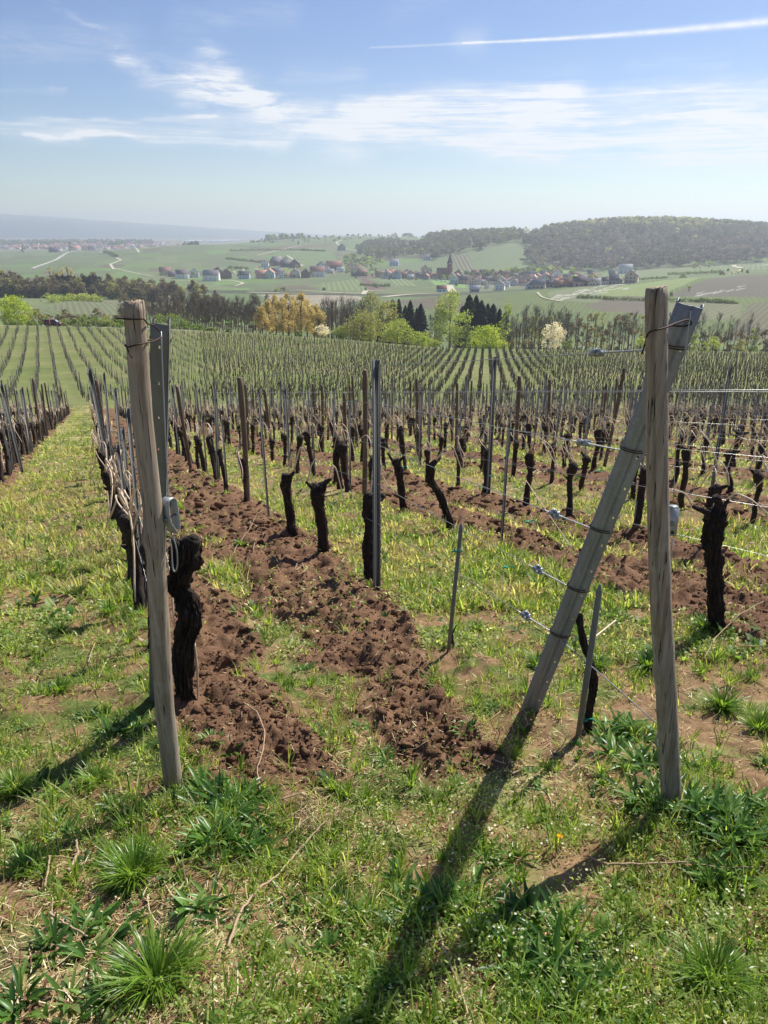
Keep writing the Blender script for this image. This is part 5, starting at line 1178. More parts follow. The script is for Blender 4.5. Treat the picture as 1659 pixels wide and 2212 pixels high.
wood('forest', [(935, 510), (1000, 505), (1060, 504), (1130, 505), (1125, 523), (1090, 528), (1040, 541), (960, 556), (935, 562), (870, 555), (900, 535), (915, 522)], 900, 8, 14, W2, 12, 2100, 1150, 40)
wood('forest', [(770, 540), (800, 525), (860, 524), (910, 535), (880, 552), (840, 562), (800, 562), (775, 552)], 340, 8, 13, W2, 17, 2300, 1150, 40)
wood('hilltop_trees', [(570, 517), (650, 514), (700, 510), (760, 505), (850, 508), (900, 512), (900, 514), (760, 508), (700, 512), (640, 518), (575, 521)], 230, 9, 17, [*MG, *OL, *LG], 22, 3200, 1700, 50, 2.2)
wood('hillside_bushes', [(540, 520), (700, 508), (880, 512), (760, 520), (640, 530), (540, 526)], 160, 4, 7, [*MG, *LG], 23, 3000, 1500, 40, 1.6)
wood('village_edge_trees', [(1000, 596), (1090, 594), (1150, 582), (1200, 588), (1240, 594), (1220, 600), (1120, 600), (1010, 602)], 110, 5, 9, [*MG, *LG, *OL], 29, 1250, 850, 60, 1.1)
wood('garden_trees', [(830, 600), (960, 604), (1100, 608), (1290, 606), (1300, 610), (1100, 612), (960, 610), (840, 606)], 45, 3.5, 7, [*MG, *LG, lin(220, 214, 206), *BR], 30, 1000, 720, 60, .8)
wood('garden_trees', [(560, 575), (640, 578), (760, 580), (830, 585), (840, 602), (700, 604), (560, 604), (480, 602), (420, 600), (350, 600), (350, 596), (480, 592)], 40, 4, 8, [*MG, *LG, lin(220, 214, 206), *BR], 32, 1500, 850, 60, .9)
wood('garden_trees', [(740, 556), (800, 560), (830, 572), (790, 585), (740, 575)], 60, 5, 9, [*MG, *LG, *OL], 35, 1700, 1000, 60, 1.1)
wood('plain_woods', [(-60, 521), (0, 524), (100, 523), (230, 523), (330, 524), (330, 529), (200, 530), (80, 531), (-60, 533)], 420, 10, 16, [*MG, *BR], 44, 6400, 2900, 30, 5)
wood('hilltop_copse', [(236, 532), (255, 529), (276, 529), (276, 532), (240, 534)], 40, 10, 18, [*MG, *DG], 46, 3200, 1600, 60, 2)
wood('hilltop_copse', [(385, 527), (430, 526), (430, 529), (385, 530)], 40, 5, 9, [*DG, *MG], 47, 2300, 1600, 60, 1.3)
# single trees on the far slopes
for i_, (px, py, hh, wpx, cols) in enumerate([(206, 607, 11, 10, DG), (178, 598, 7, 8, DG), (50, 545, 16, 9, DG), (152, 543, 22, 10, DG), (985, 618, 9, 10, DG), (790, 628, 6, 8, DG), (842, 604, 9, 9, DG), (812, 622, 9, 14, MG), (700, 628, 5, 9, DG), (1537, 590, 7, 6, DG), (1572, 587, 7, 5, DG), (1602, 588, 6, 6, MG), (1450, 640, 9, 10, BR), (1488, 628, 5, 9, LG), (1560, 594, 8, 14, BR), (1580, 592, 8, 12, WH), (1595, 590, 7, 12, WH), (1615, 590, 8, 10, MG), (1475, 600, 6, 18, MG), (1500, 580, 12, 12, LG), (1530, 577, 14, 14, LG), (1512, 582, 8, 8, WH), (870, 598, 12, 8, DG), (930, 592, 14, 9, DG), (735, 582, 14, 9, DG), (612, 628, 7, 30, BR), (597, 630, 8, 12, LG), (1138, 512, 22, 20, LG), (1250, 536, 12, 20, LG)]):
    x, y, z = hit(px, py, 4500, 290); W_ = wid(wpx, y); hh_ = max(hh / F * y * cp, 3); tree((x, y, z), hh_, W_, 'round' if W_ < hh_ * 1.3 else 'dome', cols, 300, max(.3, y / 1700.), f'lone {"blossoming" if cols is WH else "dark" if cols is DG else "brown" if cols is BR else "green"} tree on the far slopes, {ordn(i_).replace("nearest", "first")} of those standing apart', 'tree', 'lone_tree', 'single trees on the far slopes', base=.05, k=14)
# ------------------------------------------------------------------ village
def pm(name, c, rough=.85):
    if name not in M: M[name] = plain(name, lin(*c), rough, 0, .12, .6)
    return M[name]
WALLS = {'white': (238, 236, 230), 'cream': (228, 214, 190), 'beige': (212, 190, 170), 'pale blue': (190, 206, 218), 'grey': (160, 158, 156), 'pinkish': (206, 170, 150), 'tan': (172, 144, 118), 'brown': (128, 98, 82), 'dark': (70, 66, 68)}
ROOFS = {'red-brown': (140, 88, 74), 'brown': (166, 122, 106), 'dark': (112, 102, 104), 'orange': (212, 150, 124), 'grey': (150, 142, 144), 'pale': (212, 206, 200), 'blue-grey': (120, 140, 160)}
WINM = plain('window_glass', lin(52, 56, 66), .2, 0, .1, 1)
def house(px, py, wpx, wall, roof, label, gable=0, hf=.62, name='house', group='village houses', near_=600, far_=2600, win=True, rot=None, roofr=.62, depth=None, chim=True):
    """gable=1: the triangular gable faces the viewer; wpx: width in the photograph"""
    x, y, z = hit(px, py, far_, near_); W_ = wpx * 1.13 / F * y * cp; D_ = depth or W_ * (1.25 if gable else .75); D_ = min(max(D_, 6), 14); He = W_ * hf if gable else W_ * hf * .62; He = min(max(He, 3.4), 7.5); rh = (W_ if gable else D_) * .5 * roofr / .62 * .85
    rz = (rot if rot is not None else (_P[int(px) & 511, int(py) & 511] - .5) * .5) - math.atan(x / y)
    E = tag(empty(name, (x, y + D_ * .3, z - .3), rz), label, 'house' if name == 'house' else name.replace('_', ' '), group)
    m = MB(); a, b_ = W_ / 2, D_ / 2
    if gable:
        m.add([(-a, -b_, 0), (a, -b_, 0), (a, -b_, He), (0, -b_, He + rh), (-a, -b_, He), (-a, b_, 0), (a, b_, 0), (a, b_, He), (0, b_, He + rh), (-a, b_, He)], [(0, 1, 2, 4), (6, 5, 9, 7), (1, 6, 7, 2), (5, 0, 4, 9)], [(4, 2, 3), (7, 9, 8)])
    else:
        m.add([(-a, -b_, 0), (a, -b_, 0), (a, b_, 0), (-a, b_, 0), (-a, -b_, He), (a, -b_, He), (a, b_, He), (-a, b_, He), (-a, 0, He + rh), (a, 0, He + rh)], [(0, 1, 5, 4), (1, 2, 6, 5), (2, 3, 7, 6), (3, 0, 4, 7)], [(5, 6, 9), (7, 4, 8)])
    m.build('wall', pm('wall_' + wall.replace(' ', '_'), WALLS[wall]), E)
    m = MB(); o_ = .45; t = .22
    if gable:
        for s in (-1, 1):
            p = [(0, He + rh + .05), (s * (a + o_), He - o_ * rh / a + .05)]; q = [(0, He + rh + .05 + t), (s * (a + o_), He - o_ * rh / a + .05 + t)]
            m.add([(p[0][0], -b_ - o_, p[0][1]), (p[1][0], -b_ - o_, p[1][1]), (p[1][0], b_ + o_, p[1][1]), (p[0][0], b_ + o_, p[0][1]), (q[0][0], -b_ - o_, q[0][1]), (q[1][0], -b_ - o_, q[1][1]), (q[1][0], b_ + o_, q[1][1]), (q[0][0], b_ + o_, q[0][1])], [(0, 1, 2, 3), (4, 7, 6, 5), (0, 4, 5, 1), (1, 5, 6, 2), (2, 6, 7, 3)])
    else:
        for s in (-1, 1):
            p = [(0, He + rh + .05), (s * (b_ + o_), He - o_ * rh / b_ + .05)]; q = [(r0, r1 + t) for r0, r1 in p]
            m.add([(-a - o_, p[0][0], p[0][1]), (-a - o_, p[1][0], p[1][1]), (a + o_, p[1][0], p[1][1]), (a + o_, p[0][0], p[0][1]), (-a - o_, q[0][0], q[0][1]), (-a - o_, q[1][0], q[1][1]), (a + o_, q[1][0], q[1][1]), (a + o_, q[0][0], q[0][1])], [(0, 1, 2, 3), (4, 7, 6, 5), (0, 4, 5, 1), (1, 5, 6, 2), (2, 6, 7, 3)])
    rf = m.build('roof', pm('roof_' + roof.replace('-', '_'), ROOFS[roof], .7), E)
    if chim:
        m = MB(); m.box(-.35, .35, -.35, .35, He + rh * .3, He + rh + .9); c = m.build('chimney', pm('chimney_brick', (150, 110, 96)), rf, loc=(a * .4, b_ * .2, 0))
    if win:
        wm = WN.setdefault('w', MB().box(-.5, .5, -.06, .05, -.65, .65).mesh('window')); nw = 3 if W_ > 9 else 2
        for fl in range(2 if He > 4.2 else 1):
            for q in range(nw): link('window', wm, WINM, E, ((q - (nw - 1) / 2) * W_ / (nw + .4), -b_ - .02, 1.6 + fl * 2.5))
        if gable: link('window', wm, WINM, E, (0, -b_ - .02, He + rh * .3))
    return E
WN = {}
def ca(cx, cy): return 829.5 + cx * .1945, 521.2 + cy * .1945
def cb_(cx, cy): return 1097.2 + cx * .1945, 521.2 + cy * .1945
def cc_(cx, cy): return 493.7 + cx * .2023, 521.2 + cy * .2023
HS = [  # conv, cx, cy(base), width(crop px), wall, roof, gable
 (ca, 70, 392, 96, 'beige', 'brown', 0), (ca, 40, 412, 80, 'white', 'brown', 1), (ca, 212, 412, 92, 'tan', 'brown', 0), (ca, 292, 412, 70, 'cream', 'dark', 1), (ca, 352, 400, 60, 'white', 'dark', 1), (ca, 395, 412, 76, 'grey', 'dark', 0), (ca, 455, 352, 70, 'beige', 'brown', 1), (ca, 478, 412, 76, 'beige', 'grey', 1),
 (ca, 602, 402, 58, 'white', 'brown', 1), (ca, 845, 420, 60, 'grey', 'dark', 0), (ca, 782, 476, 84, 'pale blue', 'dark', 1), (ca, 882, 474, 112, 'pinkish', 'dark', 0), (ca, 985, 488, 82, 'beige', 'brown', 1), (ca, 1045, 462, 90, 'tan', 'brown', 0), (ca, 1018, 385, 84, 'brown', 'brown', 0), (ca, 1110, 385, 90, 'beige', 'grey', 0), (ca, 1145, 470, 100, 'grey', 'dark', 0), (ca, 1230, 478, 90, 'white', 'dark', 0), (ca, 1222, 405, 90, 'beige', 'brown', 0), (ca, 1142, 525, 44, 'white', 'dark', 1), (ca, 1308, 478, 78, 'white', 'brown', 1), (ca, 1290, 545, 92, 'white', 'dark', 1), (ca, 1350, 512, 84, 'white', 'pale', 0), (ca, 1425, 490, 72, 'pale blue', 'grey', 1), (ca, 1465, 482, 72, 'cream', 'pale', 0), (ca, 1440, 425, 90, 'grey', 'dark', 0), (ca, 1545, 486, 84, 'beige', 'dark', 1), (ca, 1010, 566, 96, 'grey', 'pale', 0), (ca, 640, 562, 92, 'pale blue', 'red-brown', 0), (ca, 1350, 395, 80, 'grey', 'brown', 0),
 (ca, 1555, 405, 66, 'grey', 'dark', 1), (ca, 1625, 400, 84, 'grey', 'blue-grey', 0), (ca, 1640, 460, 60, 'pinkish', 'brown', 1),
 (cb_, 175, 470, 90, 'beige', 'dark', 0), (cb_, 262, 452, 70, 'cream', 'brown', 1), (cb_, 300, 455, 64, 'white', 'pale', 1), (cb_, 330, 480, 60, 'white', 'grey', 0), (cb_, 402, 402, 90, 'white', 'blue-grey', 0), (cb_, 455, 388, 50, 'beige', 'brown', 1), (cb_, 545, 406, 84, 'white', 'brown', 1), (cb_, 243, 532, 66, 'pale blue', 'grey', 1), (cb_, 345, 528, 128, 'beige', 'grey', 0), (cb_, 168, 500, 70, 'white', 'brown', 0), (cb_, 460, 512, 86, 'grey', 'dark', 0), (cb_, 560, 516, 86, 'tan', 'brown', 0), (cb_, 618, 500, 50, 'cream', 'brown', 0), (cb_, 665, 502, 60, 'white', 'dark', 0), (cb_, 470, 440, 84, 'grey', 'dark', 0), (cb_, 572, 452, 80, 'beige', 'dark', 0), (cb_, 660, 428, 80, 'beige', 'grey', 0), (cb_, 735, 422, 90, 'grey', 'brown', 0), (cb_, 820, 430, 60, 'brown', 'brown', 0), (cb_, 805, 500, 140, 'pinkish', 'dark', 0), (cb_, 972, 506, 96, 'cream', 'pale', 0), (cb_, 1082, 498, 60, 'white', 'dark', 0), (cb_, 1165, 488, 100, 'grey', 'dark', 0), (cb_, 1178, 430, 84, 'white', 'dark', 0), (cb_, 1380, 500, 118, 'beige', 'dark', 1), (cb_, 1238, 492, 50, 'grey', 'dark', 1), (cb_, 1308, 358, 130, 'white', 'pale', 0), (cb_, 1155, 366, 60, 'grey', 'grey', 0), (cb_, 780, 275, 50, 'cream', 'pale', 0), (cb_, 650, 272, 44, 'cream', 'pale', 0), (cb_, 920, 366, 60, 'grey', 'dark', 0), (cb_, 740, 298, 50, 'beige', 'grey', 1),
 (cc_, 515, 236, 90, 'white', 'grey', 0), (cc_, 505, 262, 96, 'brown', 'dark', 0), (cc_, 608, 250, 72, 'white', 'brown', 1), (cc_, 608, 276, 90, 'dark', 'dark', 0), (cc_, 712, 284, 92, 'brown', 'dark', 1), (cc_, 738, 272, 40, 'white', 'dark', 0), (cc_, 386, 272, 66, 'white', 'dark', 1), (cc_, 410, 322, 56, 'white', 'blue-grey', 1), (cc_, 350, 396, 110, 'pinkish', 'orange', 0), (cc_, 440, 395, 84, 'pale blue', 'orange', 1), (cc_, 525, 360, 92, 'beige', 'grey', 0), (cc_, 570, 396, 66, 'white', 'grey', 1), (cc_, 620, 394, 66, 'white', 'orange', 0), (cc_, 710, 390, 86, 'cream', 'dark', 1), (cc_, 818, 390, 80, 'brown', 'brown', 1), (cc_, 950, 378, 140, 'white', 'brown', 0), (cc_, 990, 306, 76, 'white', 'grey', 1), (cc_, 1125, 306, 150, 'brown', 'orange', 0), (cc_, 1050, 336, 66, 'white', 'brown', 1), (cc_, 1310, 322, 96, 'beige', 'brown', 1), (cc_, 1382, 306, 54, 'beige', 'orange', 0), (cc_, 1425, 372, 92, 'brown', 'brown', 0), (cc_, 1340, 374, 54, 'brown', 'dark', 0), (cc_, 1612, 386, 84, 'beige', 'brown', 0), (cc_, 165, 402, 104, 'pale blue', 'dark', 0), (cc_, 1195, 330, 70, 'white', 'pale', 0), (cc_, 1090, 344, 60, 'cream', 'pale', 0), (cc_, 1205, 98, 70, 'grey', 'dark', 1),
 (cc_, 1770, 260, 84, 'pale blue', 'pale', 0), (cc_, 2120, 198, 66, 'pale blue', 'pale', 0),
]
P1 = lambda x, y: (x * .5, 438.9 + y * .5)
HS += [(P1, 712, 312, 44, 'beige', 'brown', 0), (P1, 742, 318, 30, 'tan', 'grey', 0), (P1, 786, 326, 48, 'white', 'dark', 0), (P1, 838, 320, 34, 'white', 'dark', 1), (P1, 912, 336, 60, 'white', 'grey', 0), (P1, 936, 322, 44, 'brown', 'brown', 1), (P1, 976, 326, 36, 'brown', 'brown', 1), (P1, 905, 312, 30, 'tan', 'brown', 0),
       (P1, 326, 204, 34, 'cream', 'orange', 0), (P1, 372, 204, 32, 'cream', 'orange', 1), (P1, 232, 212, 36, 'dark', 'dark', 0), (P1, 258, 212, 16, 'cream', 'pale', 0), (P1, 398, 204, 26, 'grey', 'dark', 0)]
_g = np.random.default_rng(88)
for _ in range(78):
    x_ = _g.uniform(936, 1285) if _ < 60 else _g.uniform(840, 935); y_ = np.interp(x_, [840, 960, 1100, 1285], [597, 599, 601, 606]) + _g.uniform(0, 17 if x_ > 990 else 6)
    HS.append((lambda a_, b_: (a_, b_), x_, y_, _g.uniform(9, 15), ['white', 'cream', 'beige', 'white', 'pinkish', 'pale blue', 'grey'][_g.integers(7)], ['brown', 'red-brown', 'dark', 'grey', 'brown', 'orange', 'pale'][_g.integers(7)], int(_g.random() < .45)))
pts = []
for q in HS:
    x, y = q[0](q[1], q[2]); wpx = q[3] * (.1945 if q[0] in (ca, cb_) else .2023 if q[0] is cc_ else .5 if q[0] is P1 else 1); pts.append((x, y, wpx, q[4], q[5], q[6]))
def hlabel(i, seen={}):
    x, y, wpx, wall, roof, gb = pts[i]
    where = 'on the far left plateau' if x < 230 else 'in the outlying hamlet left of the poplar' if x < 829 else 'in the village left of the steeple' if x < 975 else 'in the village between steeple and right post' if x < 1300 else 'at the right end of the village'
    key = (wall, roof, gb, where); n = seen.get(key, 0); seen[key] = n + 1
    o = '' if n == 0 else f' {ordn(n)}'
    return f'{wall} {"gable-fronted " if gb else ""}house, {roof} roof, {where}{"," + o + " such" if n else ""}'.replace('gable-fronted house', 'gabled house')
for i_ in sorted(range(len(pts)), key=lambda q: pts[q][0]):
    x, y, wpx, wall, roof, gb = pts[i_]
    nr = 1500 if x < 230 and y < 560 else 640
    house(x, y, wpx, wall, roof, hlabel(i_), gb, near_=nr, far_=3200, chim=wpx > 11, win=wpx > 10 and x > 230)
# church: nave, sandstone tower, slate spire with clock gable
x, y, z = hit(971, 603, 1100, 640); k_ = y / F * cp
E = tag(empty('church', (x, y, z - .5), -math.atan(x / y) + .12), 'red sandstone village church with a tall pointed slate spire', 'church')
tw_ = 11 * k_; th_ = 36 * k_ 
m = MB(); a = tw_ / 2; m.box(-a, a, -a, a, 0, th_ * .98)
for zz in (.35, .62, .97): m.box(-a - .18, a + .18, -a - .18, a + .18, th_ * zz - .25, th_ * zz + .2)
m.build('tower', pm('sandstone', (148, 92, 80)), E)
m = MB(); s0, s1 = th_ * .98, th_ * .98 + 4.2; sp_ = 62 * k_
m.add([(-a - .3, -a - .3, s0), (a + .3, -a - .3, s0), (a + .3, a + .3, s0), (-a - .3, a + .3, s0), (-a * .45, -a * .45, s0 + (sp_ - s0) * .38), (a * .45, -a * .45, s0 + (sp_ - s0) * .38), (a * .45, a * .45, s0 + (sp_ - s0) * .38), (-a * .45, a * .45, s0 + (sp_ - s0) * .38), (0, 0, sp_)], [(0, 1, 5, 4), (1, 2, 6, 5), (2, 3, 7, 6), (3, 0, 4, 7)], [(4, 5, 8), (5, 6, 8), (6, 7, 8), (7, 4, 8)])
m.build('spire', pm('slate', (66, 62, 74)), E)
m = MB(); m.tube([(0, 0, sp_ - .3), (0, 0, sp_ + 1.6)], .07, 5); m.box(-.5, .5, -.06, .06, sp_ + .9, sp_ + 1.1); m.build('cross', M['dsteel'], E)
for s, fl in ((-1, .82), (1, .82), (0, .48)):
    m = MB(); m.box(-.45, .45, -.1, .05, -1.1, 1.0); m.tube([(0, -.1, 1.0), (0, .05, 1.0)], .45, 10); m.build('window', WINM, E, (s * a * .42, -a - .03, th_ * fl))
m = MB(); m.tube([(0, -.12, 0), (0, .05, 0)], 1.0, 18); ck = m.build('clock', pm('clock_face', (228, 224, 212)), E, (0, -a - .04, th_ * .92 + .9))
m = MB(); m.box(-.06, .06, -.16, -.125, 0, .75); m.box(-.5, 0, -.16, -.125, -.06, .06); m.build('clock_hands', WINM, ck)
m = MB(); nw, nl, nh, nr_ = 9.5, 22 * k_, 7.5, 6.5
m.add([(-nl, -nw / 2, 0), (0, -nw / 2, 0), (0, nw / 2, 0), (-nl, nw / 2, 0), (-nl, -nw / 2, nh), (0, -nw / 2, nh), (0, nw / 2, nh), (-nl, nw / 2, nh), (-nl, 0, nh + nr_), (0, 0, nh + nr_)], [(0, 1, 5, 4), (1, 2, 6, 5), (2, 3, 7, 6), (3, 0, 4, 7)], [(5, 6, 9), (7, 4, 8)]); m.build('nave', pm('wall_tan', WALLS['tan']), E, (-a, 2, 0))
m = MB()
for s in (-1, 1):
    V_ = [(-nl - .4, 0, nh + nr_ + .1), (.1, 0, nh + nr_ + .1), (.1, s * (nw / 2 + .5), nh - .5), (-nl - .4, s * (nw / 2 + .5), nh - .5)]; m.add(V_ + [(p[0], p[1], p[2] + .25) for p in V_], [(0, 1, 2, 3), (4, 5, 6, 7), (0, 4, 7, 3), (3, 7, 6, 2), (1, 5, 6, 2)])
m.build('roof', pm('roof_red_brown', ROOFS['red-brown']), E, (-a, 2, 0))
for q in range(4):
    m = MB(); m.box(-.4, .4, -.08, .05, -1.4, 1.0); m.tube([(0, -.08, 1.0), (0, .05, 1.0)], .4, 8); m.build('window', WINM, E, (-a - nl * (.15 + .22 * q), 2 - nw / 2 - .02, nh * .5))
# distant steeple, shed and long greenhouses on the plain
x, y, z = hit(389, 526, 2400, 1500); E = tag(empty('steeple', (x, y + 60, z - 4)), 'tiny dark pointed steeple rising behind the left hilltop copse', 'church')
m = MB(); m.box(-2.2, 2.2, -2.2, 2.2, 0, 13); m.build('tower', pm('wall_grey', WALLS['grey']), E); m = MB(); m.add([(-2.5, -2.5, 13), (2.5, -2.5, 13), (2.5, 2.5, 13), (-2.5, 2.5, 13), (0, 0, 27)], None, [(0, 1, 4), (1, 2, 4), (2, 3, 4), (3, 0, 4)]); m.build('spire', pm('slate', (66, 62, 74)), E)
for i_, (px, wpx) in enumerate(((262, 58), (300, 40), (425, 36), (475, 44), (505, 34))):
    Y = 4300 + 150 * i_; x, y, z = hit_at(px, Y); W_ = wpx / F * Y; m = MB()
    for s in range(5): m.add([(-W_ / 2, s * 9, 0), (W_ / 2, s * 9, 0), (W_ / 2, s * 9, 5), (-W_ / 2, s * 9, 5), (-W_ / 2, s * 9 + 4.5, 8), (W_ / 2, s * 9 + 4.5, 8), (-W_ / 2, s * 9 + 9, 5), (W_ / 2, s * 9 + 9, 5)], [(0, 1, 2, 3), (3, 2, 5, 4), (4, 5, 7, 6)])
    tag(m.build('warehouse', pm('white_sheet', (226, 230, 232)), loc=(x, y, z)), f'long low white-roofed hall on the hazy plain, {ordn(i_).replace("nearest", "first")} from the left', 'warehouse', 'white halls on the plain')
g = np.random.default_rng(77); T1 = MB(); T2 = MB()
for i_ in range(520):
    px = g.normal(170, 95); Y = 2700 + 1900 * g.random(); x, y, z = hit_at(px, Y); a = 5 + 5 * g.random(); b_ = 4 + 3 * g.random(); h = 3 + 4 * g.random(); r = 2.5 + 2 * g.random(); rz = g.random() * 3; c, s = math.cos(rz), math.sin(rz)
    Rm = np.array([[c, -s, 0], [s, c, 0], [0, 0, 1]]); V_ = np.array([(-a, -b_, 0), (a, -b_, 0), (a, b_, 0), (-a, b_, 0), (-a, -b_, h), (a, -b_, h), (a, b_, h), (-a, b_, h), (-a, 0, h + r), (a, 0, h + r)]) @ Rm.T + [x, y, z]
    wc = lin(*[(226, 222, 214), (214, 196, 168), (198, 170, 150)][g.integers(3)]); rc = lin(*[(140, 92, 76), (110, 84, 76), (170, 120, 100), (90, 84, 86)][g.integers(4)])
    T1.add(V_, [(0, 1, 5, 4), (1, 2, 6, 5), (2, 3, 7, 6), (3, 0, 4, 7)], [(5, 6, 9), (7, 4, 8)], col=wc); T1.add(V_[[4, 5, 9, 8, 6, 7]] + [0, 0, .3], [(0, 1, 2, 3), (3, 2, 4, 5)], col=rc)
b = MatB('town_paint'); a = b.attr('Col'); b.bsdf(a.outputs['Color'], .8); tag(T1.build('far_town', b.m, colors=True), kind='stuff')

# ------------------------------------------------------------------ red van on the track
x, y, z = hit_at(103, 211); E = tag(empty('parked_van', (x, y, z + .05), .12), 'dark red high-roofed van parked on the track at the far left', 'van'); E.scale = (.98, .98, .98)
M['vanred'] = plain('van_paint', lin(110, 40, 52), .25, .1, .05); M['tyre'] = plain('tyre', lin(30, 30, 32), .9)
prof = [(-2.1, .35), (-2.1, 1.2), (-2.02, 1.78), (-1.8, 1.88), (.35, 1.88), (.75, 1.75), (1.35, 1.18), (1.95, 1.02), (2.15, .8), (2.17, .38)]
def prism(m, pr, y0, y1, inset=0):
    n = len(pr); V_ = [(p[0], y0 + (inset if p[1] > 1.2 else 0), p[1]) for p in pr] + [(p[0], y1 - (inset if p[1] > 1.2 else 0), p[1]) for p in pr]; c = (0, 0)
    V_ += [(0, y0 + inset * .5, .9), (0, y1 - inset * .5, .9)]; m.add(V_, [(i, (i + 1) % n, n + (i + 1) % n, n + i) for i in range(n)], [(2 * n, (i + 1) % n, i) for i in range(n)] + [(2 * n + 1, n + i, n + (i + 1) % n) for i in range(n)])
m = MB(); prism(m, prof, -.88, .88, .08); m.build('body', M['vanred'], E)
for s in (-1, 1):
    m = MB(); yy = s * .895; V_ = [(.02, yy, 1.22), (1.1, yy, 1.2), (.68, s * .83, 1.66), (.02, s * .83, 1.68)]; m.add(V_ + [(p[0], p[1] + s * .012, p[2]) for p in V_], [(0, 1, 2, 3), (4, 5, 6, 7), (0, 4, 5, 1), (1, 5, 6, 2), (2, 6, 7, 3), (3, 7, 4, 0)]); m.build('side_window', WINM, E)
    for xx in (-1.35, 1.4):
        m = MB(); m.tube([(0, -s * .04, 0), (0, s * .12, 0)], .32, 18); wh = m.build('wheel', M['tyre'], E, (xx, s * .82, .31)); m = MB(); m.tube([(0, s * .121, 0), (0, s * .135, 0)], .19, 12); m.build('rim', M['cast'], wh)
    m = MB(); m.box(2.05, 2.19, s * .62 - .14, s * .62 + .14, .68, .86); m.build('headlight', M['cast'], E)
m = MB(); m.add([(.82, -.72, 1.72), (1.36, -.78, 1.21), (1.36, .78, 1.21), (.82, .72, 1.72), (.85, -.72, 1.74), (1.39, -.78, 1.23), (1.39, .78, 1.23), (.85, .72, 1.74)], [(0, 1, 2, 3), (4, 5, 6, 7), (0, 4, 5, 1), (1, 5, 6, 2)]); m.build('windscreen', plain('van_glass', lin(150, 176, 204), .08, 0, .02), E)
m = MB(); m.box(2.16, 2.24, -.8, .8, .36, .6); m.build('bumper', M['tyre'], E)
x, y, z = hit(73, 582, 1500, 900); E = tag(empty('parked_car', (x, y, z + .5), .7), 'tiny white car on the bend of the pale far-left road', 'car')
m = MB(); prism(m, [(-2, .3), (-2.1, .9), (-1.6, 1.0), (-1.2, 1.45), (.4, 1.45), (1.1, 1.0), (2, .85), (2.1, .3)], -.85, .85); m.build('body', pm('white_sheet', (226, 230, 232)), E)
for xx in (-1.3, 1.3):
    m = MB(); m.tube([(xx, -.9, .32), (xx, .9, .32)], .32, 10); m.build('wheels', M['tyre'], E)
for i_, (px, py) in enumerate(((945, 607), (955, 609), (963, 610), (972, 612))):
    x, y, z = hit(px, py, 1100, 700); E = tag(empty('parked_car', (x, y, z + .3), -.25), f'small pale car parked below the church wall, {ordn(i_).replace("nearest", "first")} from the left', 'car', 'cars parked below the church')
    m = MB(); prism(m, [(-2, .3), (-2.1, .9), (-1.6, 1.0), (-1.2, 1.45), (.4, 1.45), (1.1, 1.0), (2, .85), (2.1, .3)], -.85, .85); m.build('body', pm('white_sheet', (226, 230, 232)), E)
# ------------------------------------------------------------------ ground cover
def blades(x, y, L, W, el, az, bend, col, prof, z=None, fold=0., var=.3, g=None, tipcol=None):
    """curved ribbons: prof = half-width at each level"""
    g = g or rng; n = len(x); K = len(prof); z = gz(x, y) if z is None else z; V = np.zeros((n, K, 2, 3)); dx, dy = np.cos(az), np.sin(az); px, py, pz = x.copy(), y.copy(), z - .004; e = el.copy(); seg = L / (K - 1)
    sx, sy = -dy, dx; tw = (g.random(n) - .5) * .8
    for k in range(K):
        w_ = W * prof[k]; V[:, k, 0, 0] = px - sx * w_; V[:, k, 0, 1] = py - sy * w_; V[:, k, 0, 2] = pz - w_ * tw; V[:, k, 1, 0] = px + sx * w_; V[:, k, 1, 1] = py + sy * w_; V[:, k, 1, 2] = pz + w_ * tw
        px = px + np.cos(e) * dx * seg; py = py + np.cos(e) * dy * seg; pz = pz + np.sin(e) * seg; e = e - bend / (K - 1)
    b0 = (np.arange(n) * K * 2)[:, None]; k = (np.arange(K - 1) * 2)[None]; Q = np.stack([b0 + k, b0 + k + 1, b0 + k + 3, b0 + k + 2], -1).reshape(-1, 4)
    C = np.asarray(col) * (1 - var / 2 + var * g.random(n))[:, None] if np.ndim(col) == 1 or np.shape(col)[0] != n else col * (1 - var / 2 + var * g.random(n))[:, None]
    return V.reshape(-1, 3), Q, np.repeat(C, K * 2, 0)
class Acc:
    def __init__(s): s.V = []; s.Q = []; s.C = []; s.n = 0
    def add(s, t): s.V.append(t[0]); s.Q.append(t[1] + s.n); s.C.append(t[2]); s.n += len(t[0])
    def build(s, name, mat, loc=None):
        V = np.vstack(s.V)
        if loc is not None: V = V - np.array(loc)
        return link(name, rawmesh(name, V, np.vstack(s.Q), None, np.vstack(s.C)), mat, loc=loc)
GP = [.7, 1, .8, .12]; LP_ = [.25, .8, 1., .8, .1]
def pick(cols, n, g): return np.array(cols)[g.integers(0, len(cols), n)]
GCOL = [lin(108, 140, 48), lin(130, 158, 60), lin(88, 118, 44), lin(148, 170, 80), lin(170, 182, 100)]
CCOL = [lin(134, 156, 78), lin(160, 178, 104), lin(114, 138, 66), lin(182, 192, 130), lin(144, 164, 84)]
DCOL = [lin(202, 184, 140), lin(184, 160, 118), lin(214, 200, 160), lin(160, 136, 104)]
PCOL = [lin(66, 104, 40), lin(84, 124, 48), lin(58, 92, 38), lin(104, 142, 62), lin(124, 156, 78)]
def scatter(N, ya, yb, um, seed):
    """points with density that falls with distance inside the wedge ahead"""
    g = np.random.default_rng(seed); y = ya * (yb / ya) ** g.random(N * 2); w_ = (y + .9) * um; x = (g.random(N * 2) * 2 - 1) * w_
    return x[:N], y[:N], g
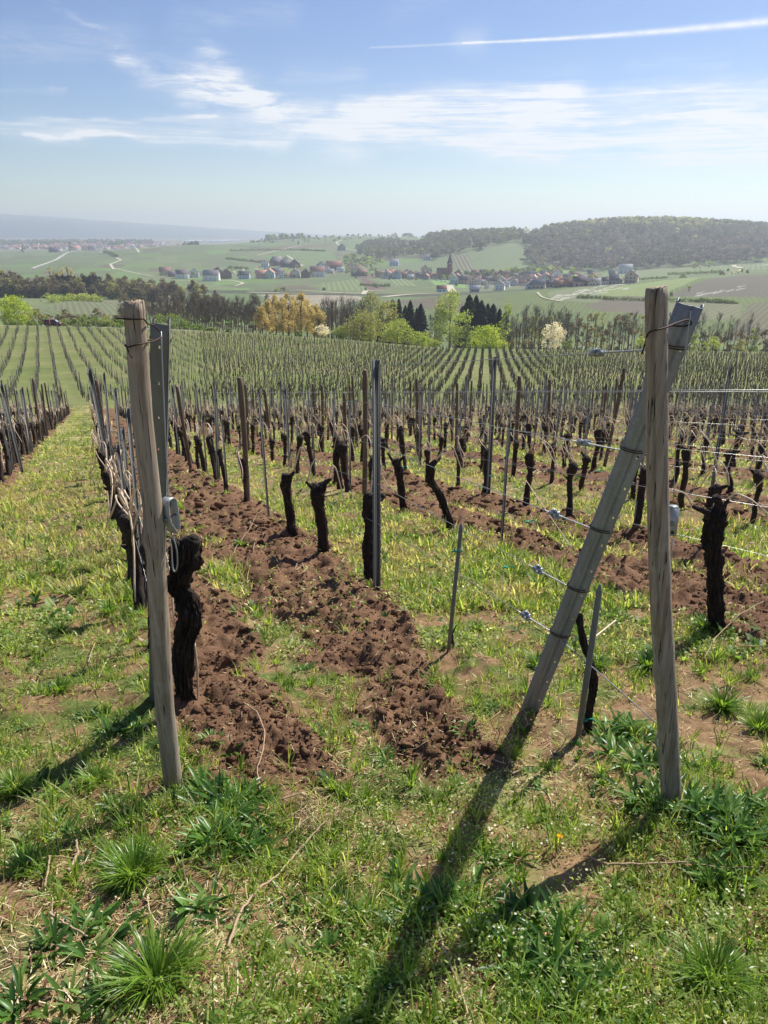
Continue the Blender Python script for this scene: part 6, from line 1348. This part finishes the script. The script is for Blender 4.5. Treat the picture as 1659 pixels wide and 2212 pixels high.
def gdens(x, y):
    m = soilmask(x, y); n1 = fbm(x * 1.2, y * 1.2, 4); n2 = fbm(x * 6 + 9, y * 6, 4); n3 = fbm(x * .35 + 50, y * .35, 3); return m, n1, n2, n3
gr = Acc()
# fine grass in tufts
for (N, ya, yb, um, Lm, Wm, sd) in ((15500, .7, 7, .86, .055, .0022, 1), (16000, 5, 22, .56, .075, .006, 2), (15000, 18, 66, .54, .11, .014, 3)):
    x, y, g = scatter(N, ya, yb, um, sd); m, n1, n2, n3 = gdens(x, y); n4 = fbm(x * 3.1 + 8, y * 3.1 + 90, 3) - .22 * np.exp(-((x + .85) ** 2 / .2 + (y - 1.8) ** 2 / .2)); keep = (g.random(N) < (1.05 - m * 1.15)) & (g.random(N) < sstep(.34, .62, n3 * .25 + (1 - n1) * .35 + n4 * .4) * (1.05 if sd > 1 else .85) + .03)
    x, y = x[keep], y[keep]; per = {1: 11, 2: 7, 3: 3}[sd]; big = (g.random(len(x)) ** 3)
    X = np.repeat(x, per); Y = np.repeat(y, per); B = np.repeat(big, per); n = len(X); r = (.010 + .03 * B) * (1 if sd == 1 else 2 if sd == 2 else 4); a = g.random(n) * 6.28
    X = X + np.cos(a) * r * g.random(n); Y = Y + np.sin(a) * r * g.random(n); L = Lm * (.5 + .8 * g.random(n)) * (1 + 1.2 * B); nn_ = fbm(X * 2 + 5, Y * 2, 3)
    c = pick(GCOL, n, g); dry = (g.random(n) < .22 + .9 * sstep(.48, .62, nn_))[:, None] & (Y > 4)[:, None] | (g.random(n) < .12)[:, None]; c = np.where(dry, pick(DCOL[:3], n, g) * .5 + pick(CCOL, n, g) * .5, c)
    gr.add(blades(X, Y, L, Wm * (.7 + .6 * g.random(n)), .75 + .75 * g.random(n), a + (g.random(n) - .5) * 1.5, .2 + 1.1 * g.random(n), c, GP, g=g))
tag(gr.build('grass', M['leaf']), kind='stuff')
# chickweed-like mat of tiny leaves
hb2 = Acc()
for (N, ya, yb, um, sz, sd) in ((42000, .7, 6, .84, .0050, 11), (36000, 4, 16, .56, .011, 12), (22000, 14, 60, .54, .026, 13)):
    x, y, g = scatter(N, ya, yb, um, sd); m, n1, n2, n3 = gdens(x, y); nn_ = fbm(x * 2.1 + 70, y * 2.1 + 3, 4)
    cen = np.exp(-((x - .30) ** 2 / .45 + (y - 2.0) ** 2 / 1.2)); p = np.clip(sstep(.50, .63, nn_ * .75 + n2 * .3 + cen * .20), 0.02, 1) * (1 - .84 * m); k_ = g.random(N) < p; x, y, cen = x[k_], y[k_], cen[k_]
    per = 4; X = np.repeat(x, per); Y = np.repeat(y, per); n = len(X); r = sz * 2.2; X = X + g.normal(size=n) * r; Y = Y + g.normal(size=n) * r; Z = gz(X, Y) + (g.random(n) ** 1.4) * (.045 + .045 * np.repeat(cen, per)) * (1 if sd == 11 else 1.2 if sd == 12 else 1.8)
    c = pick(CCOL, n, g); c = np.where((g.random(n) < .25)[:, None], pick(GCOL, n, g), c)
    c = np.where((g.random(n) < .10)[:, None], np.array(lin(206, 208, 176)), c)
    s = sz * (.6 + .8 * g.random(n)); hb2.add(blades(X, Y, s * 2.2, s * .62, .1 + 1.1 * g.random(n), g.random(n) * 6.28, (g.random(n) - .3) * 1.2, c, [.3, 1, .2], z=Z, g=g))
tag(hb2.build('chickweed', M['leaf']), kind='stuff')
# small leafy weeds and taller wisps of grass between the big clumps
sw = Acc()
for (N, ya, yb, um, sd, Ls) in ((2200, .7, 6, .84, 51, .045), (900, 4, 14, .56, 52, .07)):
    x, y, g = scatter(N, ya, yb, um, sd); m, n1, n2, n3 = gdens(x, y); k_ = (g.random(N) < .25 + 1.2 * sstep(.45, .6, fbm(x * 1.6 + 44, y * 1.6, 3))) & (g.random(N) > m * .93); x, y = x[k_], y[k_]; per = 8; s_ = np.repeat(.5 + 1.1 * g.random(len(x)) ** 2, per); X = np.repeat(x, per); Y = np.repeat(y, per); n = len(X); az = g.random(n) * 6.28
    c = np.repeat(pick(PCOL + [lin(96, 124, 72), lin(140, 160, 96)], len(x), g), per, 0); L = Ls * s_ * (.6 + .7 * g.random(n)); sw.add(blades(X + .006 * np.cos(az), Y + .006 * np.sin(az), L, L * np.repeat(.07 + .12 * g.random(len(x)), per), .25 + .8 * g.random(n), az, .3 + .9 * g.random(n), c, LP_, g=g))
for (N, ya, yb, um, sd, Ls) in ((900, .7, 6, .84, 55, .085), (700, 4, 18, .56, 56, .11)):
    x, y, g = scatter(N, ya, yb, um, sd); m, n1, n2, n3 = gdens(x, y); k_ = (g.random(N) < .15 + 1.3 * sstep(.46, .6, fbm(x * 1.3 + 4, y * 1.3 + 70, 3))) & (g.random(N) > m); x, y = x[k_], y[k_]; per = 26; s_ = np.repeat(.5 + .9 * g.random(len(x)), per); X = np.repeat(x, per); Y = np.repeat(y, per); n = len(X); az = g.random(n) * 6.28; rr = .02 * s_ * g.random(n)
    c = np.repeat(pick(GCOL[:4], len(x), g), per, 0); sw.add(blades(X + rr * np.cos(az), Y + rr * np.sin(az), Ls * s_ * (.4 + .8 * g.random(n)), .0019 * (1 + Y / 7) * (.7 + .6 * g.random(n)), .8 + .7 * g.random(n), az, .3 + 1.1 * g.random(n), c, GP, g=g, var=.5))
tag(sw.build('small_weeds', M['leaf']), kind='stuff')
# dry straw, bark shreds and twigs
lt = Acc()
for (N, ya, yb, um, Lm, Wm, sd) in ((72000, .7, 6, .84, .032, .0012, 21), (16000, 5, 25, .56, .07, .003, 22)):
    x, y, g = scatter(N, ya, yb, um, sd); m, n1, n2, n3 = gdens(x, y); nn_ = fbm(x * 1.4 + 20, y * 1.4 + 33, 3); left = 1.5 * np.exp(-((x + .85) ** 2 / .3 + (y - 1.75) ** 2 / .35)) + .7 * np.exp(-((x + .16) ** 2 / .03 + (y - 2.15) ** 2 / .05)) + .4 * np.exp(-((x - 1.6) ** 2 / .1 + (y - 3.3) ** 2 / .3))
    k_ = g.random(N) < np.clip(sstep(.42, .62, nn_) * .6 + left + .15, 0, 1) * (1 - .75 * m); x, y = x[k_], y[k_]; n = len(x); L = Lm * (.3 + 1.4 * g.random(n) ** 2) * 1.3
    c = pick(DCOL + [lin(140, 104, 84), lin(120, 84, 70)], n, g); lt.add(blades(x, y, L, Wm * (.6 + 1.1 * g.random(n)), (g.random(n) - .42) * .5, g.random(n) * 6.28, (g.random(n) - .5) * 1., c, [.8, 1, .7], z=gz(x, y) + .003 + .014 * g.random(n), g=g))
tag(lt.build('straw_litter', M['litter']), kind='stuff')
# fallen small twigs
x, y, g = scatter(1500, .8, 9, .84, 31); m, *_ = gdens(x, y); mb = MB(); 
for i_ in range(len(x)):
    if m[i_] > .5 and g.random() < .8: continue
    L = .04 + .15 * g.random() ** 2; a = g.random() * 6.28; pts_ = []; r = .0012 + .0016 * g.random()
    for t in (0, .35, .7, 1): pts_.append((x[i_] + math.cos(a + .3 * t) * L * t, y[i_] + math.sin(a + .3 * t) * L * t, 0))
    P = np.array(pts_); P[:, 2] = gz(P[:, 0], P[:, 1]) + r + .004 + .01 * g.random(); mb.tube(P, [r, r, r * .8, r * .5], 4, col=np.array([DCOL[g.integers(4)], lin(128, 92, 74)][g.integers(2)]))
tag(mb.build('small_twigs', M['litter'], colors=True), kind='stuff')
# clods on the tilled strips
def icos(seed):
    import bmesh
    bm = bmesh.new(); bmesh.ops.create_icosphere(bm, subdivisions=2, radius=1); V = np.array([v.co[:] for v in bm.verts]); T = np.array([[v.index for v in f.verts] for f in bm.faces]); bm.free()
    q = vn(V[:, 0] * 1.4 + seed * 3.1 + 8, V[:, 1] * 1.4 + V[:, 2] * 2.2 + seed) ; q2 = vn(V[:, 0] * 3.5 + seed + 20, V[:, 1] * 3.5 + V[:, 2] * 4 + 5)
    g_ = np.random.default_rng(seed + 70); nn = g_.normal(size=(11, 3)); nn /= np.linalg.norm(nn, axis=1)[:, None]; dd = .62 + .3 * g_.random(11); pr_ = V @ nn.T; sc_ = np.where(pr_ > .05, dd[None] / np.maximum(pr_, .05), 9).min(1); V = V * np.minimum(sc_, 1.15)[:, None]
    return V * (.62 + .5 * q + .35 * q2)[:, None] * [1, 1, .75], T
IC = [icos(s) for s in range(9)]; CV_ = []; CT = []; CC = []; nv = 0
for (N, ya, yb, um, s0, s1, sd) in ((44000, 2.2, 8, .56, .0028, .042, 41), (16000, 7, 24, .54, .009, .06, 42), (3000, 20, 60, .52, .03, .09, 43)):
    x, y, g = scatter(N, ya, yb, um, sd); m = soilmask(x, y); k_ = g.random(N) < np.clip(m * 1.3 - .12, 0.0, 1) + (.012 if sd == 41 else 0); x, y, m = x[k_], y[k_], m[k_]; n = len(x); r = np.clip(s0 * 1.5 * np.exp(.72 * g.normal(size=n)), s0 * .5, s1); z = gz(x, y) + r * .15
    if sd != 41: pass
    for j in range(9):
        q = np.where(g.integers(0, 9, n) == j)[0] if False else np.arange(j, n, 9)
        if len(q) == 0: continue
        V, T = IC[j]; a = g.random(len(q)) * 6.28; ca_, sa_ = np.cos(a), np.sin(a); vx = V[None, :, 0] * ca_[:, None] - V[None, :, 1] * sa_[:, None]; vy_ = V[None, :, 0] * sa_[:, None] + V[None, :, 1] * ca_[:, None]
        P = np.stack([x[q][:, None] + vx * r[q][:, None] * (1 + .4 * g.random((len(q), 1))), y[q][:, None] + vy_ * r[q][:, None], z[q][:, None] + V[None, :, 2] * r[q][:, None]], -1)
        CV_.append(P.reshape(-1, 3)); CT.append((T[None] + (np.arange(len(q)) * len(V))[:, None, None]).reshape(-1, 3) + nv); nv += len(q) * len(V)
        CC.append(np.repeat(SOIL * (.7 + .5 * g.random(len(q)))[:, None], len(V), 0))
tag(link('soil_clods', rawmesh('soil_clods', np.vstack(CV_), None, np.vstack(CT), np.vstack(CC), False), M['clod']), kind='stuff')
# broad-leaved rosettes and strong grass tufts: each one a plant
def rosette(px, py, R_, nleaf, label, seed, grass=False, upright=.9, cols=None, name=None, group=None):
    x0, y0, z0 = hit(px, py, 30); g = np.random.default_rng(seed); a = Acc(); n = nleaf if grass else int(nleaf * 1.7); R_ = R_ * (.72 if grass else .74); sp_r = 1.0 if grass else 1.5
    if grass:
        az = g.random(n) * 6.28; rr = R_ * .28 * np.sqrt(g.random(n)); x = x0 + rr * np.cos(az); y = y0 + rr * np.sin(az); L = R_ * (.7 + .7 * g.random(n)); el = 1.35 - .9 * (rr / (R_ * .28)) * g.random(n)
        c = pick(cols or GCOL[:3] + [lin(120, 158, 56)], n, g); a.add(blades(x, y, L, .0022 * (.7 + .6 * g.random(n)) * (1 + y0 / 6), el, az + (g.random(n) - .5), .5 + 1.1 * g.random(n), c, [.8, 1, .8, .5, .06], g=g))
    else:
        k = max(1, n // 11); cx = x0 + R_ * .8 * (g.random(k) - .5) * 2; cy = y0 + R_ * .6 * (g.random(k) - .5) * 2; i = g.integers(0, k, n); az = g.random(n) * 6.28; x = cx[i] + .008 * np.cos(az); y = cy[i] + .008 * np.sin(az); L = R_ * (.55 + .6 * g.random(n)); el = upright * (.45 + .8 * g.random(n))
        c = pick(cols or PCOL, n, g); hw = np.full(n, .0075) * (.7 + .7 * g.random(n)) * (R_ / .14) ** .5
        # two halves folded along a midrib so that the leaf catches light
        V, Q, C = blades(x, y, L, hw, el, az, .35 + .9 * g.random(n), c, LP_, g=g, var=.25)
        V = V.reshape(n, 5, 2, 3); mid = V.mean(2); mid[:, :, 2] -= (hw[:, None] * np.array(LP_)[None]) * .55; W5 = np.stack([V[:, :, 0], mid, V[:, :, 1]], 2); b0 = (np.arange(n) * 15)[:, None, None]; k_ = (np.arange(4) * 3)[None, :, None]; s_ = np.arange(2)[None, None]
        Q = np.stack([b0 + k_ + s_, b0 + k_ + s_ + 1, b0 + k_ + s_ + 4, b0 + k_ + s_ + 3], -1).reshape(-1, 4); C = C.reshape(n, 10, 3)[:, :1].repeat(15, 1).reshape(-1, 3); a.add((W5.reshape(-1, 3), Q, C))
    o = a.build(name or ('grass_tuft' if grass else 'plantain'), M['glossleaf'], loc=(x0, y0, z0)); tag(o, label, 'grass tuft' if grass else 'weed', group or ('strong grass tufts in the foreground' if grass else 'broad-leaved weeds in the foreground')); return o
PLT = [(405, 1722, .10, 26, 'flat plantain rosette touching the foot of the left wooden post'), (480, 1745, .17, 74, 'large plantain clump just right of the left wooden post'), (545, 1775, .15, 50, 'plantain clump right of the largest one by the left post'), (470, 1845, .15, 54, 'plantain clump below the left wooden post, with long glossy leaves'), (520, 1850, .14, 40, 'plantain clump with upright leaves near the long pale cane'),
 (270, 1580, .13, 50, 'dark plantain rosette left of the left posts in the shade line'), (250, 1745, .10, 24, 'small plantain in the post shadow left of the left post'), (165, 1790, .11, 24, 'small dark plantain in the brown twig litter at the left'), (205, 1545, .09, 24, 'low plantain between grass left of the left posts'), (470, 1640, .10, 16, 'sparse plantain on the soil edge right of the left post'),
 (455, 1950, .13, 22, 'single upright plantain below the plantain clumps'), (205, 2000, .12, 30, 'plantain among straw above the lower left grass tuft'), (150, 2050, .12, 28, 'plantain at the lower left with narrow leaves'), (60, 2170, .13, 30, 'plantain at the bottom left corner'), (180, 2180, .12, 26, 'plantain at the bottom edge left of the big grass tuft'),
 (1330, 1590, .17, 60, 'plantain clump left of the ring anchor'), (1370, 1660, .16, 66, 'dense plantain clump at the foot of the right wooden post, left side'), (1400, 1745, .15, 56, 'dark plantain in front of the foot of the right wooden post'), (1510, 1790, .17, 80, 'large plantain clump right of the right wooden post'), (1600, 1830, .18, 90, 'largest plantain patch at the right edge'), (1560, 1900, .15, 50, 'plantain in the shade under the right-hand patch'), (1640, 1760, .15, 50, 'plantain at the right edge above the large patch'), (1495, 1660, .11, 30, 'small plantain right behind the right wooden post foot'),
 (1130, 2000, .17, 50, 'plantain clump at the lower middle right of the shadow'), (1190, 2100, .18, 64, 'big broad plantain near the bottom middle'), (1090, 1850, .11, 18, 'sparse plantain between the two long shadows'), (925, 1990, .15, 36, 'plantain standing in the long post shadow'), (870, 1900, .12, 16, 'single plantain left of the long post shadow'), (985, 1960, .14, 30, 'upright plantain right of the long post shadow'), (1240, 2180, .15, 36, 'plantain at the bottom edge right of the middle'),
 (700, 2075, .10, 18, 'small plantain in the bare patch at the lower middle'), (770, 2150, .12, 26, 'plantain at the bottom left of the dark shadow'), (640, 1950, .09, 16, 'tiny plantain beside the long pale cane'), (830, 1640, .08, 16, 'tiny plantain at the front edge of the tilled soil'), (1000, 1590, .09, 14, 'small weed on the front end of the soil bank'),
 (925, 1250, .12, 26, 'plantain between the middle steel post and the short stake'), (800, 1990, .10, 16, 'small plantain left of the shadow, lower middle'), (1320, 1340, .14, 34, 'dark plantain behind the leaning steel post'), (1620, 1150, .16, 34, 'dark plantain right of the forked vine'), (690, 1400, .07, 14, 'small weed on the strip between both soil bands')]
for i_, q in enumerate(PLT): rosette(*q, seed=500 + i_)
GT = [(290, 1900, .17, 260, 'wide green grass tuft above the lower left of the picture'), (340, 2130, .20, 300, 'biggest grass tuft at the lower left'), (205, 1690, .12, 150, 'grass tuft in the post shadow at the left'), (30, 1700, .13, 170, 'grass tuft at the left edge'), (60, 1880, .12, 120, 'pale grass tuft at the left edge below the shadow'), (1540, 2120, .17, 240, 'fine grass tuft at the lower right'), (1400, 1440, .15, 170, 'grass tuft behind the right wooden post'), (1520, 1370, .14, 200, 'grass tuft at the foot of the forked vine, in its shade'), (1560, 1530, .16, 220, 'bright grass tuft right of the right wooden post'), (1290, 1440, .12, 140, 'grass tuft behind the young vine'),
 (905, 1260, .10, 120, 'grass tuft right of the middle steel post'), (895, 1165, .12, 130, 'grass tuft below the crooked vine'), (1030, 1360, .11, 110, 'grass tuft right of the short tilted stake'), (1160, 1440, .12, 120, 'grass tuft left of the leaning steel post'), (130, 1500, .12, 130, 'grass tuft in the grass path, lower part'), (235, 1330, .13, 130, 'grass tuft in the grass path beside the vine row'), (130, 1370, .12, 110, 'grass tuft in the middle of the grass path'), (1640, 1580, .14, 160, 'grass tuft at the right edge beside bare litter'), (1045, 1830, .10, 70, 'thin grass tuft between the shadows'), (1330, 1960, .10, 70, 'small grass tuft beside the bare patch, lower right'), (520, 1185, .10, 80, 'small grass tuft between the soil strip and the wooden post'), (60, 1255, .14, 130, 'bright grass tuft far up the path at the left edge')]
for i_, q in enumerate(GT): rosette(*q, seed=700 + i_, grass=True)
# long canes left on the ground after pruning
def cane(pts, r, label, mat='deadcane', lift=.032):
    P = []
    for (px, py, *h) in pts:
        x, y, z = hit(px, py, 60); P.append((x, y, float(gz(x, y)) + lift + (h[0] if h else 0)))
    P = smoothp(P, max(16, len(P) * 7)); g = np.random.default_rng(int(pts[0][0])); n = len(P); rr = np.linspace(r, r * .55, n) * (1 + .25 * (np.arange(n) % 6 == 0)); mb = MB(); P = P + (g.random(P.shape) - .5) * r * .8
    mb.tube(P - P[0], rr, 7, rough=.06); o = mb.build('pruned_cane', M[mat], loc=tuple(P[0]), smooth=True); tag(o, label, 'cane', 'pruned canes lying on the ground'); return o
cane([(495, 2085), (520, 2005), (560, 1945), (600, 1905), (640, 1850), (690, 1800, .02), (708, 1785, .02)], .0042, 'long straight pale cane lying from the lower middle up to the litter heap')
cane([(935, 1975), (945, 2030), (965, 2090), (985, 2140), (1008, 2212), (1015, 2250)], .0044, 'grey-brown cane running out at the bottom middle')
cane([(1265, 1875), (1310, 1889), (1400, 1890), (1480, 1892), (1560, 1896), (1640, 1902)], .0042, 'grey cane lying flat from left to right at the lower right')
cane([(530, 1560), (560, 1590), (575, 1615), (570, 1650), (556, 1680), (563, 1725)], .0036, 'bent pale cane on the tilled soil right of the left post')
cane([(500, 1230), (510, 1190), (540, 1165), (556, 1140, .02)], .004, 'curved pale cane on the soil left of the vines, upper one')
cane([(548, 1210), (552, 1175), (566, 1145)], .0035, 'short pale cane standing out of the soil left of the vines')
cane([(1520, 1425), (1545, 1390), (1590, 1370, .04), (1640, 1345, .08)], .0045, 'pale branch leaning over the soil at the foot of the forked vine')
cane([(1200, 1385), (1300, 1365), (1400, 1350)], .003, 'thin pale cane on the grass behind the leaning post')
cane([(610, 1735), (650, 1722), (700, 1748), (718, 1762)], .0038, 'hooked brown cane at the edge of the litter heap')
cane([(640, 1260), (680, 1290), (685, 1300)], .004, 'short pale cane on soil by the second vine')
cane([(705, 1280), (660, 1300), (625, 1310)], .003, 'dark thin cane on the soil near the second vine')
cane([(150, 1900), (170, 1860), (168, 1830)], .006, 'short thick forked brown stick in the litter at the left')
cane([(60, 1877), (120, 1870), (160, 1868)], .0045, 'brown stick lying left to right at the left edge')
cane([(100, 1935), (110, 1890), (112, 1870)], .004, 'short pale stick in the litter at the left')
cane([(110, 1990), (140, 2010), (190, 2035)], .0045, 'reddish brown stick slanting in the lower left litter')
cane([(215, 1480), (225, 1460), (270, 1380)], .003, 'pale thin cane in the grass path left of the posts')
cane([(190, 1450), (205, 1400), (212, 1390)], .0035, 'short pale twig standing in the grass path')
cane([(1130, 1130, .5), (1180, 1180, .3), (1235, 1215, .05)], .004, 'pale cane hanging from the fourth wire to the ground by the leaning post', 'cane')
cane([(1280, 1420), (1330, 1470), (1350, 1500)], .003, 'thin cane among the grass behind the guy wire')
# litter heap of dry tendrils
x0, y0, z0 = hit(690, 1765); g = np.random.default_rng(5); mb = MB()
for q in range(120):
    a = g.random() * 6.28; r0 = .09 * g.random() ** .5; c = V3(x0 + 1.2 * r0 * math.cos(a), y0 + r0 * math.sin(a), 0); L = .05 + .10 * g.random(); b_ = g.random() * 6.28; zb = .006 + .04 * g.random(); P = []
    for t in np.linspace(-.5, .5, 5): xx, yy = c[0] + math.cos(b_ + t * .9) * L * t, c[1] + math.sin(b_ + t * .9) * L * t; P.append((xx, yy, float(gz(xx, yy)) + zb + .02 * math.cos(t * 3)))
    mb.tube(P, .0011, 4, cap=False, col=np.array(DCOL[g.integers(4)]))
tag(mb.build('dry_tendrils', M['litter'], colors=True), kind='stuff')
# stones and daisies
for i_, (px, py, s, lab) in enumerate([(683, 1360, .018, 'pale flat stone on the strip between the soil bands'), (598, 1343, .013, 'small pale stone on the left soil band'), (1655, 1330, .03, 'rounded stone at the right edge of the soil'), (580, 1262, .045, 'large dark clod on the left soil band'), (475, 1310, .03, 'dark hollow clod by the old vine'), (610, 1655, .02, 'brown stone at the front end of the left soil band'), (1090, 1435, .015, 'small grey stone in the grass left of the leaning post')]):
    x, y, z = hit(px, py); V, T = IC[i_]; o = MB().add(V * s * [1.3, 1, .7], None, T).build('stone', plain(f'stone_{i_}', lin(*((206, 180, 150) if 'pale' in lab or 'grey' in lab else (112, 80, 62))), .9, 0, .3, 40), loc=(x, y, z + s * .2), smooth=True); tag(o, lab, 'stone')
fl = Acc(); g = np.random.default_rng(9); P = []
for (cx_, cy_, sx, sy, n) in ((1150, 1030, 60, 26, 50), (1020, 1165, 120, 60, 26), (1100, 1780, 260, 160, 30), (1150, 2060, 300, 120, 34), (260, 1480, 200, 160, 12), (1560, 2000, 120, 60, 12)):
    for _ in range(n): P.append((cx_ + g.normal() * sx * .5, cy_ + g.normal() * sy * .5))
xy = np.array([hit(p[0], min(p[1], 2205), 60)[:2] for p in P]); x = np.repeat(xy[:, 0], 7); y = np.repeat(xy[:, 1], 7); n = len(x); zz = np.repeat(.03 + .05 * g.random(len(xy)), 7) + gz(x, y); sc_ = np.repeat(.0032 * (1 + .25 * xy[:, 1]), 7) ** 1
fl.add(blades(x, y, sc_ * 1.1, sc_ * .4, np.full(n, .4), np.tile(np.arange(7) * .9, len(xy)), np.zeros(n), np.array(lin(236, 236, 226)), [.4, 1, .5], z=zz, g=g)); tag(fl.build('small_white_flowers', M['leaf']), kind='stuff')
for i_, (px, py, lab) in enumerate([(1205, 1848, 'single yellow dandelion flower in the weeds between the shadows'), (1185, 695 + 450, 'tiny yellow leaf bud on the fourth wire beside the leaning post')]):
    if i_: continue
    x, y, z = hit(px, py); a = Acc(); n = 26; az = np.arange(n) * .9; a.add(blades(np.full(n, x), np.full(n, y), np.full(n, .012), np.full(n, .002), .2 + .03 * np.arange(n), az, np.zeros(n), np.array(lin(236, 196, 20)), [.5, 1, .6], z=np.full(n, z + .06), g=g)); o = a.build('dandelion', M['leaf'], loc=(x, y, z)); tag(o, lab, 'flower')
    MB().tube([(0, 0, 0), (.003, 0, .06)], .0012, 5).build('stem', M['leaf'], o)
# ------------------------------------------------------------------ air: one even box of haze round everything
hb = MB().box(-9700, 9700, -60, 9300, -130, 158); ho = hb.build('haze', None); tag(ho, kind='stuff')
hm = bpy.data.materials.new('haze'); hm.use_nodes = True; t_ = hm.node_tree; t_.nodes.clear()
o_ = t_.nodes.new('ShaderNodeOutputMaterial'); pv_ = t_.nodes.new('ShaderNodeVolumePrincipled')
pv_.inputs['Density'].default_value = 2.1e-4; pv_.inputs['Color'].default_value = (.82, .91, 1.0, 1); pv_.inputs['Anisotropy'].default_value = 0.35
t_.links.new(pv_.outputs[0], o_.inputs['Volume']); ho.data.materials.append(hm)
